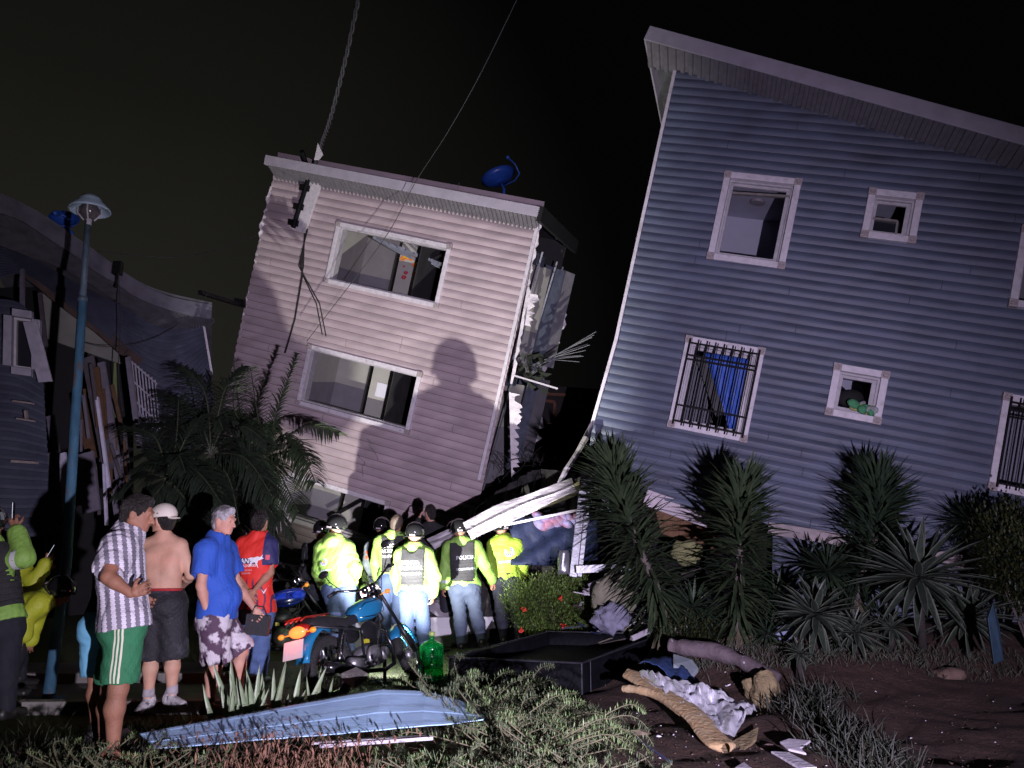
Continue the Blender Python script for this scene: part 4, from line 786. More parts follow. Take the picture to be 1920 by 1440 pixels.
for k, (pts, lab) in enumerate((([(1462, 1390, 5.9), (1480, 1384, 5.95), (1520, 1388, 5.95), (1500, 1402, 5.75), (1512, 1412, 5.65), (1478, 1404, 5.75)], 'torn white plasterboard piece, upper of the three in the lower right'), ([(1445, 1408, 5.7), (1480, 1410, 5.65), (1532, 1438, 5.3), (1500, 1440, 5.3)], 'long torn white plasterboard piece, lower right of the three'), ([(1378, 1438, 5.35), (1395, 1428, 5.45), (1410, 1440, 5.3), (1390, 1448, 5.25)], 'small white plasterboard corner at the bottom edge below the foil'))):
    slab('plasterboard_piece', pts, .015, pap, lab, 'plasterboard', group='torn plasterboard pieces on the dirt')
mb = MB(); mb.tube([P(1142, 1352, 6.2) + Vector((0, 0, .02)), P(1258, 1436, 5.35) + Vector((0, 0, .02))], .008, 8); obj('thin_rod', mb, mat('blue_black_rod', (.04, .045, .10), .4, .2, 10), loc=P(1142, 1352, 6.2), label='thin dark metal rod lying on the dirt left of the wool', cat='rod')
mb = MB(); q_ = [P(1852, 1160, 7.4), P(1862, 1130, 7.42), P(1874, 1170, 7.45), P(1882, 1238, 7.4), P(1864, 1246, 7.36)]; mb.prism(q_, (.02, .06, 0)); obj('blue_stake', mb, mat('dull_teal_stake', (.012, .033, .055), .7, .3, 9, .3, 20), loc=P(1865, 1246, 7.4), bevel=.006, label='pointed dull blue stake standing in the dirt at the far right', cat='stake')
# stones and small litter, each on the dirt
rk = mat('red_brown_stone', (.14, .09, .07), .9, .4, 10, .6, 30); rkg = mat('pinkish_stone', (.25, .17, .16), .9, .3, 10, .5, 30)
def stone(px, py, r, seed, label, m_=rk, group='stones on the dirt'):
    c = G(px, py, .08); c.z = gz(c.x, c.y); f1 = noise1(seed); f2 = noise1(seed + 1); mb = MB(); mb.ball((0, 0, 0), 1, 16, 10)
    mb.v = [c + Vector((p.x * r * 1.25, p.y * r, p.z * r * .62)) * (1 + .22 * f1(p.x * 2.2 + p.z * 3) + .16 * f2(p.y * 3 - p.z * 2)) for p in mb.v]
    return obj('stone', mb, m_, loc=c, smooth=True, label=label, cat='stone', group=group)
stone(1780, 1285, .14, 1, 'largest dull stone in the dark at the far right'); stone(1202, 1358, .055, 2, 'rounded reddish stone to the right of the thin rod'); stone(1096, 1320, .03, 3, 'small pale stone nearest the black box', rkg)
stone(1222, 1430, .05, 4, 'stone at the bottom edge beside the end of the rod'); stone(1440, 1385, .045, 5, 'pink brick fragment right of the foil', rkg); stone(1352, 1300, .03, 6, 'small pale stone above the foil', rkg); stone(1235, 1368, .018, 7, 'tiny white pebble between rod and wool', pap); stone(1395, 1365, .03, 8, 'brown stone touching the right edge of the foil')
mb = MB(); rr = random.Random(33)
for i in range(620):
    if i < 60: px, py = rr.uniform(1345, 1430), rr.uniform(1262, 1300)
    elif i < 330: px, py = rr.uniform(1060, 1420), rr.uniform(1300, 1435)
    else: px, py = rr.uniform(1400, 1900), rr.uniform(1250, 1435)
    c = G(px, py, .05); c.z = gz(c.x, c.y) + .01; s_ = rr.uniform(.006, .03) if i < 60 else rr.uniform(.004, .014); a = rr.uniform(0, 6.3); mb.box(c, (s_ * math.cos(a), s_ * math.sin(a), rr.uniform(-.4, .4) * s_), (-s_ * .7 * math.sin(a), s_ * .7 * math.cos(a), 0), (0, 0, s_ * .4), 0 if i < 45 or i % 9 == 0 else 1 + i % 2)
obj('rubble_crumbs', mb, [pap, rk, mat('dark_clod', (.04, .024, .018), .95, .4, 12, .6, 30)], loc=(2, 7, 0), kind='stuff', label='scattered crumbs of plaster, stone and earth on the dirt', cat='crumbs')
# ------------------------------------------------------------ vegetation (leaf blades as numpy strips)
class Blades:
    """many tapered, bent, folded leaf blades in one mesh"""
    def __init__(s): s.V = []; s.Q = []; s.M = []; s.n = 0
    def add(s, base, dirs, length, width, bend=.2, nseg=4, fold=.25, mi=0, shape='blade', up=None):
        base = np.asarray(base, float); dirs = np.asarray(dirs, float); dirs = dirs / np.linalg.norm(dirs, axis=1)[:, None]; n = len(base)
        length = np.broadcast_to(length, n).astype(float); width = np.broadcast_to(width, n).astype(float); bend = np.broadcast_to(bend, n).astype(float)
        upv = np.tile([0, 0, 1.], (n, 1)) if up is None else np.asarray(up, float)
        side = np.cross(dirs, upv); l = np.linalg.norm(side, axis=1); bad = l < .05; side[bad] = [1, 0, 0]; side /= np.linalg.norm(side, axis=1)[:, None]
        nrm = np.cross(side, dirs)
        t = np.linspace(0, 1, nseg + 1)
        if shape == 'blade': wf = np.interp(t, [0, .15, .5, .85, 1], [.55, .9, 1, .5, .02])
        elif shape == 'leaf': wf = np.interp(t, [0, .25, .5, .8, 1], [.1, .85, 1, .55, .02])
        else: wf = np.interp(t, [0, .3, 1], [1, .9, .02])
        g = np.array([0, 0, -1.])
        P0 = base[:, None, :] + dirs[:, None, :] * (length[:, None] * t)[:, :, None] + g * ((bend * length)[:, None] * t ** 2)[:, :, None]
        hw = (width[:, None] * wf / 2)[:, :, None]
        Lf = P0 - side[:, None, :] * hw + nrm[:, None, :] * hw * fold * 2; Rt = P0 + side[:, None, :] * hw + nrm[:, None, :] * hw * fold * 2
        V = np.stack([Lf, P0, Rt], 2).reshape(n, -1, 3)                     # n,(nseg+1)*3,3
        k = (nseg + 1) * 3; q = []
        for i in range(nseg):
            a = i * 3; q += [[a, a + 1, a + 4, a + 3], [a + 1, a + 2, a + 5, a + 4]]
        q = np.array(q); Q = (q[None] + (np.arange(n) * k)[:, None, None] + s.n).reshape(-1, 4)
        s.V.append(V.reshape(-1, 3)); s.Q.append(Q); s.M.append(np.full(len(Q), mi) if np.isscalar(mi) else np.repeat(mi, len(q))); s.n += n * k
        return s
    def out(s): return np.concatenate(s.V), np.concatenate(s.Q), np.concatenate(s.M)
def leafmat(name, a, b=None, rough=.55, sc=6): 
    m = mat(name, a, rough, .3, 25, col2=b, c2scale=sc, c2pos=.5, c2w=.12); return m
yg = leafmat('yucca_leaf', (.024, .039, .020), (.038, .055, .026), .42); yd = leafmat('yucca_dark_leaf', (.016, .03, .017), (.026, .043, .02), .5)
trunkm = mat('plant_trunk', (.085, .07, .062), .9, .4, 20, .7, 40)
pale_e = mat('pale_leaf_edge', (.11, .125, .095), .5, .2, 20); mid_g = leafmat('grey_green_leaf', (.024, .035, .024), (.034, .046, .032), .5)
def rnd(n, a=0, b=1): return RNG.uniform(a, b, n)
def along(c, ts):
    c = [np.array(p) for p in c]; m = len(c) - 1; i = np.minimum((ts * m).astype(int), m - 1); f_ = ts * m - i; C = np.array(c); p = C[i] * (1 - f_)[:, None] + C[i + 1] * f_[:, None]; tg = C[i + 1] - C[i]; tg /= np.linalg.norm(tg, axis=1)[:, None]; return p, tg
def yucca(pts, n, L, wd, label, low=.25, m_=yg, spread=1.0):
    c = smooth_curve([P(*p) for p in pts], 30); base = Vector((c[0].x, c[0].y, gz(c[0].x, c[0].y))); t = thing('yucca', base, label, 'yucca', 'yuccas and rosette plants before the blue house')
    mb = MB(); mb.tube([base] + c, [.05] + [.038 - .012 * i / 30 + .008 * (i % 2) for i in range(31)], 10); obj('trunk', mb, trunkm, t, smooth=True)
    ts = low + (1 - low) * rnd(n) ** .62; p, tg = along(c, ts); az = np.arange(n) * 2.399 + rnd(n, -.2, .2)
    a = np.cross(tg, [0, 1, 0.]); a /= np.linalg.norm(a, axis=1)[:, None]; b = np.cross(tg, a); rad = a * np.cos(az)[:, None] + b * np.sin(az)[:, None]
    el = np.interp(ts, [low, .45, .8, 1], [-.7, .25, .9, 2.4]) + rnd(n, -.42, .42); d = rad + tg * el[:, None]
    ln = L * rnd(n, .55, 1.12) * np.interp(ts, [low, low + .2, .8, 1], [.6, .95, 1.1, .9]); B = Blades(); B.add(p, d, ln, wd, rnd(n, .0, .34), 4, .3)
    obj('crown', B.out(), m_, t); 
    B = Blades(); k = n // 7; ts = low * rnd(k) + .04; p, tg = along(c, ts); az = rnd(k, 0, 6.28); d = np.stack([np.cos(az), np.sin(az), -1.3 + rnd(k, -.3, .6)], 1); B.add(p, d, L * rnd(k, .5, .9), wd, .3, 3, .3); obj('dead_leaves', B.out(), mat('dead_yucca_leaf', (.09, .075, .045), .8, .4, 20), t)
yucca([(1255, 1185, 9.2), (1235, 1110, 9.1), (1195, 1020, 9.0), (1165, 935, 8.95), (1150, 880, 8.9)], 760, .58, .042, 'tall yucca leaning left, leftmost of those before the blue house', low=.06)
yucca([(1385, 1195, 9.0), (1384, 1110, 8.95), (1388, 1020, 8.9), (1392, 960, 8.9), (1394, 925, 8.9)], 780, .56, .042, 'tall upright yucca beneath the barred window with the blue tarpaulin', low=.04)
yucca([(1605, 1150, 9.6), (1612, 1090, 9.6), (1640, 1010, 9.6), (1652, 950, 9.6), (1648, 912, 9.6)], 760, .60, .042, 'tall dark yucca standing between the small window and the far right window', low=.10, m_=yd)
def rosette(px, py, Y, r, n, wd, label, m_=(mid_g, pale_e), stem=True, tilt=(0, -.25, .9), hemi=-.72, name='rosette_plant'):
    c = P(px, py, Y); base = Vector((c.x, c.y + .05, gz(c.x, c.y))); t = thing(name, base, label, 'rosette plant', 'yuccas and rosette plants before the blue house')
    if stem and c.z - base.z > .05:
        mb = MB(); mb.tube([base, c], [.045, .03], 8); obj('trunk', mb, mat('dark_plant_trunk', (.022, .018, .015), .9, .4, 20), t, smooth=True)
    az = np.arange(n) * 2.399; u = np.linspace(hemi, .97, n); rr_ = np.sqrt(1 - u ** 2); d = np.stack([rr_ * np.cos(az), rr_ * np.sin(az), u], 1)
    tl = Vector(tilt).normalized(); q = Vector((0, 0, 1)).rotation_difference(tl).to_matrix(); d = d @ np.array(q).T
    L = r * rnd(n, .8, 1.1) * np.interp(u, [-.4, .2, 1], [.85, 1, .9]); B = Blades(); p = np.tile(np.array(c), (n, 1)) + d * .03
    up = np.tile(np.array(tl), (n, 1)); B.add(p, d, L, wd, rnd(n, .02, .16), 5, .25, 0, up=up)
    if m_[1] is not None:                                             # pale margins lie just outside both edges
        V = B.V[0].reshape(n, 6, 3, 3); 
        for sgn, k in ((0, 0), (1, 2)):
            o = V[:, :, k]; mid_ = V[:, :, 1]; e0 = o + (o - mid_) * .02; e1 = o + (o - mid_) * .38; Q = []
            VV = np.stack([e0, e1], 2).reshape(n, -1, 3); q = np.array([[2 * i, 2 * i + 1, 2 * i + 3, 2 * i + 2] for i in range(5)]); B.V.append(VV.reshape(-1, 3)); B.Q.append((q[None] + (np.arange(n) * 12)[:, None, None] + B.n).reshape(-1, 4)); B.M.append(np.full(n * 5, 1)); B.n += n * 12
    return obj('leaves', B.out(), [m for m in m_ if m], t)
rosette(1530, 1155, 8.6, .50, 74, .055, 'pale-edged rosette nearest the second yucca, on the bank'); rosette(1605, 1187, 8.5, .33, 60, .038, 'medium pale-edged rosette to the right of the nearest one')
rosette(1722, 1085, 8.8, .78, 84, .066, 'largest pale-edged rosette, right of the third yucca'); rosette(1815, 1160, 8.7, .50, 66, .045, 'dim pale-edged rosette beside the dull blue stake')
rosette(1672, 1178, 8.7, .26, 44, .03, 'small dim rosette under the largest one'); rosette(1500, 1226, 8.0, .17, 30, .022, 'smallest pale rosette on the bare bank below the nearest one')
dk = (yd, None)
rosette(1553, 1072, 9.6, .50, 120, .035, 'dark green fan-shaped rosette between the second and third yuccas', dk); rosette(1822, 985, 9.9, .48, 120, .035, 'dark rosette raised against the blue house below its far right window', dk)
rosette(1300, 1140, 9.2, .42, 70, .035, 'dark low rosette between the feet of the first two yuccas', dk); rosette(1455, 1130, 9.6, .4, 60, .035, 'dark low rosette right of the foot of the second yucca', dk)
rosette(1440, 1190, 8.8, .25, 40, .03, 'short dark rosette with drooping blades under the second yucca', dk)
# aloe clump
def clump(px, py, Y, n, L, wd, spread, label, m_, name='aloe_clump', cat='aloe', lean=.35, px2=None, bend=.0):
    c = G(px, py); c = Vector((c.x, Y, gz(c.x, Y))); c.x = P(px, py, Y).x; t = thing(name, c, label, cat)
    p = np.tile(np.array(c), (n, 1)) + np.stack([rnd(n, -spread, spread), rnd(n, -spread * .3, spread * .3), np.zeros(n)], 1); d = np.stack([(p[:, 0] - c.x) / spread * lean + rnd(n, -.18, .18), rnd(n, -.25, .15), np.ones(n)], 1)
    B = Blades(); B.add(p, d, L * rnd(n, .5, 1.05), wd * rnd(n, .7, 1.1), bend, 6, .35, up=np.tile([0, -1., .1], (n, 1))); return obj('leaves', B.out(), m_, t)
alo = mat('pale_aloe_leaf', (.19, .23, .14), .45, .25, 14, col2=(.17, .24, .13), c2scale=30, c2pos=.5)
clump(505, 1325, 6.35, 30, .60, .050, .24, 'upright pale green aloe blades in front of the motorcycles', alo); clump(590, 1325, 6.4, 7, .50, .036, .08, 'thin pair of aloe blades in front of the rear wheel', alo, lean=.2); clump(440, 1345, 6.1, 6, .50, .045, .1, 'low aloe with curved blades at the left end of the clump', alo, lean=.6, bend=-.2)
clump(846, 1262, 8.1, 3, .28, .03, .02, 'single straight blade standing against the left corner of the black box', alo, lean=.1)

# rounded flowering shrub
def shrub(cx, cy, Y, rx, ry, rz_, n, ls, label, ms, flowers=0, name='flowering_shrub', cat='shrub', seed=1, holes=.25, group=None):
    c = P(cx, cy, Y); base = Vector((c.x, c.y, gz(c.x, c.y))); t = thing(name, base, label, cat, group); f1 = noise1(seed)
    m = n // 12; u = rnd(m, -1, 1); az = rnd(m, 0, 6.283); rr_ = np.sqrt(1 - u * u); dirs = np.stack([rr_ * np.cos(az), rr_ * np.sin(az), u], 1); k = rnd(m, .35, 1.0) ** .5
    bump = np.array([1 + .26 * f1(d[0] * 4 + d[2] * 3) + .2 * f1(d[1] * 5 - d[2] * 6 + 9) for d in dirs]) * k; cl = np.array(c) + dirs * np.array([rx, ry, rz_]) * bump[:, None]
    p = np.repeat(cl, 12, 0) + RNG.normal(0, ls * .9, (m * 12, 3)); d = np.repeat(dirs, 12, 0) + RNG.normal(0, .6, (m * 12, 3)) + [0, 0, .5]
    B = Blades(); B.add(p, d, ls * rnd(len(p), .7, 1.4), ls * .42, .1, 2, .2, mi=RNG.integers(0, len(ms), len(p)), shape='leaf'); obj('foliage', B.out(), ms, t)
    mb = MB()
    for i in range(14):
        q = cl[RNG.integers(0, m)]; mb.tube([base, base.lerp(Vector(q), .5) + Vector((rnd(1)[0] * .1 - .05, 0, .03)), Vector(q)], [.014, .009, .004], 5)
    obj('stems', mb, trunkm, t)
    if flowers:
        for px, py in flowers:
            q = P(px, py, Y - ry * .93); mb = MB()
            for j in range(12):
                o = Vector((RNG.normal(0, .018), RNG.normal(0, .015), RNG.normal(0, .015))); mb.ball(q + o, (.011, .009, .010), 7, 5)
            obj('flower', mb, mat('red_blossom', (.65, .035, .02), .5, .2, 30), t)
    return t
sg = [leafmat('shrub_leaf', (.055, .085, .020), (.09, .12, .03), .4), leafmat('shrub_bright_leaf', (.13, .21, .05), None, .4)]
shrub(1042, 1136, 11.0, .64, .40, .46, 16000, .040, 'rounded shrub with small red flowers behind the black box', sg, flowers=((1051, 1121), (984, 1143), (1056, 1175), (1028, 1193), (978, 1182)), seed=3)
tg_ = [leafmat('shade_leaf', (.010, .018, .007), None, .5), leafmat('olive_leaf', (.028, .032, .008), None, .5)]
shrub(1915, 1050, 8.6, .42, .5, .55, 9000, .06, 'dark leafy tree at the right edge reaching in front of the blue house', tg_, name='leafy_tree', cat='tree', seed=7)
shrub(1290, 1185, 9.1, .35, .25, .16, 3000, .05, 'low weeds at the foot of the first yucca', tg_, name='weed_clump', cat='weeds', seed=9)

# palms: feather fronds
pg = leafmat('palm_leaflet', (.04, .062, .028), (.03, .045, .024), .45); pdk = leafmat('shaded_palm_leaflet', (.018, .027, .016), None, .5)
def palm(trunk, fronds, label, m_, ll=.42, per=38, stems=None, group='palms before the pink house', tw=.045, rib=.010):
    c = [P(*p) for p in trunk]; base = Vector((c[0].x, c[0].y, 0)); t = thing('palm_tree', base, label, 'palm tree', group)
    mb = MB(); mb.tube([base] + c, [tw * 1.3] + [tw - .012 * i / len(c) for i in range(len(c))], 10); obj('trunk', mb, trunkm, t, smooth=True)
    top = c[-1]
    rf_ = random.Random(int(trunk[0][0])); c_px, c_py = trunk[-1][0], trunk[-1][1]
    for i in range(9):
        a = rf_.uniform(0, 6.283); q = rf_.uniform(55, 110); fronds = fronds + [(c_px + math.cos(a) * q * .6, c_py - 22 + math.sin(a) * q * .45, c_px + math.cos(a) * q * 1.15, c_py + 30 + math.sin(a) * q * .8, rf_.uniform(-.6, .5))]
    for (mx_, my, ex, ey, dY) in fronds:
        m1 = P(mx_, my, top.y + dY * .5); e_ = P(ex, ey, top.y + dY); cv = smooth_curve([tuple(top), tuple(m1), tuple(e_)], 22)
        n = per; ts = np.linspace(.12, .995, n); p, tg = along(cv, ts); side = np.cross(tg, [0, -.35, 1.]); side /= np.linalg.norm(side, axis=1)[:, None]; upn = np.cross(side, tg)
        B = Blades(); Lg = (cv[-1] - cv[0]).length; k = min(1.0, Lg / 1.0)
        for sgn in (1, -1):
            d = side * sgn + tg * .85 + upn * .12 + RNG.normal(0, .08, (n, 3)); B.add(p, d, ll * k * np.interp(ts, [0, .3, .7, 1], [.55, 1, .85, .35]) * rnd(n, .85, 1.1), .030, rnd(n, .2, .6), 4, .3)
        fr_ = obj('frond', B.out(), m_, t); mb = MB(); mb.tube(cv, [rib * (1.3 - i / 22) + .003 for i in range(23)], 6); obj('midrib', mb, mat('palm_rib', (.03, .036, .018), .6, .3, 20), fr_, smooth=True)
palm([(496, 960, 11.4), (498, 900, 11.4), (498, 855, 11.4)], [(520, 770, 556, 665, -.1), (570, 800, 634, 812, -.3), (560, 850, 592, 905, -.5), (440, 770, 445, 700, .1), (430, 830, 372, 800, -.2), (460, 870, 428, 960, -.4), (520, 880, 560, 960, -.6), (480, 760, 470, 690, .3), (545, 830, 585, 870, -.7), (450, 850, 400, 880, -.4)], 'slender palm in front of the lower middle window of the pink house', pg)
palm([(405, 990, 10.2), (400, 920, 10.2), (396, 850, 10.2)], [(385, 740, 345, 690, .2), (420, 735, 455, 690, .2), (340, 800, 270, 795, -.1), (330, 850, 255, 880, -.3), (450, 800, 500, 830, -.2), (460, 860, 510, 930, -.4), (400, 900, 370, 980, -.5), (350, 900, 300, 965, -.4), (430, 900, 450, 990, -.5), (370, 780, 310, 740, .3)], 'thick dark palm with drooping fronds behind the man in the blue T-shirt', pdk, ll=.44)
palm([(330, 1000, 9.6), (322, 950, 9.6), (316, 900, 9.6)], [(290, 820, 232, 800, .2), (350, 820, 385, 780, .2), (270, 890, 215, 930, -.1), (370, 880, 420, 920, -.2), (330, 830, 335, 745, .4), (290, 930, 255, 990, -.3), (350, 940, 385, 1000, -.3), (300, 850, 240, 860, .1)], 'dark palm nearest the collapsed house, behind the capped shirtless man', pdk, ll=.42)
palm([(450, 1010, 10.9), (447, 960, 10.9), (445, 925, 10.9)], [(430, 870, 400, 830, .1), (470, 860, 505, 835, .1), (410, 930, 372, 960, -.2), (480, 930, 520, 975, -.3), (450, 860, 455, 800, .2), (430, 960, 410, 1010, -.3)], 'short dark palm behind the man in the red jersey', pdk, ll=.38)

# trailing thorny shrubs in the foreground
tgm = [leafmat('greyish_trailing_leaf', (.10, .135, .07), (.07, .095, .05), .55), leafmat('bright_trailing_leaf', (.15, .22, .09), None, .5)]
def trailing(label, regions, nst, seed, L=(.35, .8), ls=.043, ms=tgm, hgt=.35, name='trailing_shrub', density=115, dirx=0):
    rr = random.Random(seed); cx, cy, Y0 = regions[0][:3]; b0_ = P(cx, cy, Y0); base = Vector((b0_.x, b0_.y, gz(b0_.x, b0_.y))); t = thing(name, base, label, 'trailing shrub', 'thorny trailing shrubs in the foreground'); B = Blades(); ml = MB()
    for i in range(nst):
        x, y, Y, wx, wy = regions[i % len(regions)]; p0 = P(x + rr.uniform(-wx, wx), y, Y + rr.uniform(-wy, wy)); p0.z = gz(p0.x, p0.y) + rr.uniform(0, hgt * .45); l = rr.uniform(*L); a = rr.uniform(0, 6.28)
        d = Vector((math.cos(a) * .8 + dirx, math.sin(a) * .5, rr.uniform(.15, .9))).normalized(); e_ = p0 + d * l * .6 + Vector((math.cos(a) * .15, 0, 0)); f_ = p0 + d * l + Vector((dirx * .15, 0, -l * .28)); cv = smooth_curve([tuple(p0), tuple(e_), tuple(f_)], 10); ml.tube(cv, [.006 - .0004 * k for k in range(11)], 4, caps=False)
        n = int(density * l); ts = np.linspace(.02, 1, n); p, tg = along(cv, ts); az = np.arange(n) * 2.4 + rr.uniform(0, 6); a_ = np.cross(tg, [0.1, 1, 0.]); a_ /= np.linalg.norm(a_, axis=1)[:, None]; b_ = np.cross(tg, a_)
        dd = a_ * np.cos(az)[:, None] + b_ * np.sin(az)[:, None] + tg * .45 + [0, 0, .25]; B.add(p, dd, ls * rnd(n, .7, 1.25) * np.interp(ts, [0, .8, 1], [1, 1, .6]), ls * .2, .05, 2, .2, mi=rr.choice((0, 0, 1)), shape='leaf')
    obj('foliage', B.out(), ms, t); obj('stems', ml, mat('shrub_stem', (.10, .09, .05), .8, .3, 20), t)
trailing('thorny trailing shrub spilling over the dirt in front of the black box', [(880, 1330, 6.4, 40, .4), (960, 1370, 5.9, 60, .4), (1000, 1400, 5.5, 50, .3)], 140, 3, dirx=.3, hgt=.4)
trailing('tallest thorny shrub rising beside the green jug', [(880, 1320, 6.9, 25, .15)], 22, 5, L=(.35, .55), hgt=.3)
trailing('pale thorny shrub along the bottom edge right of centre', [(760, 1470, 4.9, 70, .2), (900, 1480, 4.9, 80, .25), (1040, 1480, 4.8, 70, .2), (1110, 1475, 4.9, 50, .2)], 130, 7, L=(.25, .5), hgt=.22, ls=.034)
trailing('small leafed shrub at the lower left below the striped shirt man', [(150, 1450, 4.9, 60, .25), (260, 1450, 4.8, 70, .3), (330, 1460, 4.8, 60, .2)], 120, 9, L=(.2, .42), hgt=.3, ls=.03)
# dry grass, green grass tufts
def tuft(label, regions, n, L, m_, seed, name='grass', kind='stuff', wd=.007, bend=.5, cat='grass'):
    R_ = np.random.default_rng(seed); Bl = Blades(); 
    for (x, y, Y, wx, wy, k) in regions:
        m = int(n * k); c = P(x, y, Y); px = c.x + R_.normal(0, wx, m); py = Y + R_.uniform(-wy, wy, m); p = np.stack([px, py, [gz(a, b) for a, b in zip(px, py)]], 1); d = np.stack([R_.normal(0, .45, m), R_.normal(0, .35, m), np.ones(m)], 1)
        Bl.add(p, d, L * R_.uniform(.4, 1.15, m), wd * R_.uniform(.6, 1.4, m), R_.uniform(.1, bend, m), 4, .2, up=np.tile([0, -1., .05], (m, 1)))
    return obj(name, Bl.out(), m_, loc=(P(*regions[0][:3]).x, regions[0][2], 0), kind=kind, label=label, cat=cat)
dry = mat('dry_reddish_grass', (.14, .07, .042), .8, .4, 20, col2=(.16, .10, .05), c2scale=12); grn = leafmat('green_grass', (.06, .11, .03), (.09, .13, .05), .6); grd = leafmat('dull_grass', (.024, .034, .016), (.045, .036, .024), .6)
tuft('reddish dry grass along the bottom edge below the blue panel', [(540, 1440, 4.9, .26, .2, .7), (420, 1440, 4.9, .2, .2, .4), (620, 1440, 4.95, .12, .2, .4)], 1700, .30, dry, 1, 'dry_grass', wd=.008, bend=.8)
B_h = Blades(); 
R2 = np.random.default_rng(22); m = 900; px = P(530, 1440, 4.9).x + R2.normal(0, .33, m); py = 4.9 + R2.uniform(-.2, .2, m); zz = R2.uniform(.08, .38, m); B_h.add(np.stack([px, py, zz], 1), np.stack([R2.normal(0, .8, m), R2.normal(0, .4, m), R2.uniform(-1, .6, m)], 1), .05 * R2.uniform(.5, 1.2, m), .013, .3, 3, .2, shape='leaf')
obj('dry_seed_heads', B_h.out(), mat('reddish_seed_head', (.17, .085, .055), .8, .4, 20), loc=(P(530, 1440, 4.9).x, 4.9, 0), kind='stuff', label='papery reddish seed heads of the dry grass', cat='grass')
tuft('thin green and brown grass on the verge at the feet of the men', [(300, 1345, 5.9, .55, .5, 1), (60, 1400, 5.4, .4, .4, .8), (450, 1350, 5.7, .3, .3, .5), (160, 1380, 5.2, .4, .3, .6)], 700, .26, grd, 2)
tuft('long green grass tufts on the dark dirt at lower right', [(1560, 1330, 6.6, .12, .2, 1), (1600, 1395, 5.9, .14, .2, 1), (1500, 1300, 7.2, .12, .15, .7), (1640, 1420, 5.6, .12, .15, .6), (1530, 1270, 7.6, .15, .15, .5)], 240, .27, leafmat('bank_grass', (.008, .015, .006), (.018, .018, .009), .6), 3, wd=.008)
tuft('short lawn lit by the low lamp between the motorcycle and the officers', [(720, 1225, 9.6, .5, 1.2, 1), (880, 1225, 10.6, .6, 1.2, 1), (720, 1260, 8.6, .35, .7, .8), (950, 1225, 10.4, .5, 1, .5)], 3800, .055, grn, 4, 'lawn', wd=.006)
tuft('creeping grass between the panel and the motorcycle', [(700, 1300, 7.2, .5, .7, 1), (900, 1300, 7.3, .4, .5, .8), (600, 1290, 7.0, .3, .5, .5)], 1500, .09, grd, 5)
tuft('weeds around the foot of the yuccas and rosettes', [(1330, 1200, 8.8, .4, .3, 1), (1480, 1215, 8.6, .4, .3, 1), (1650, 1215, 8.7, .5, .3, 1), (1850, 1215, 8.5, .5, .3, .7)], 500, .14, grd, 6)
tuft('grass spears poking over the blue panel', [(830, 1400, 5.25, .15, .06, 1), (420, 1400, 5.15, .2, .08, 1), (700, 1400, 5.2, .1, .05, .4)], 130, .24, grn, 7, bend=.4)
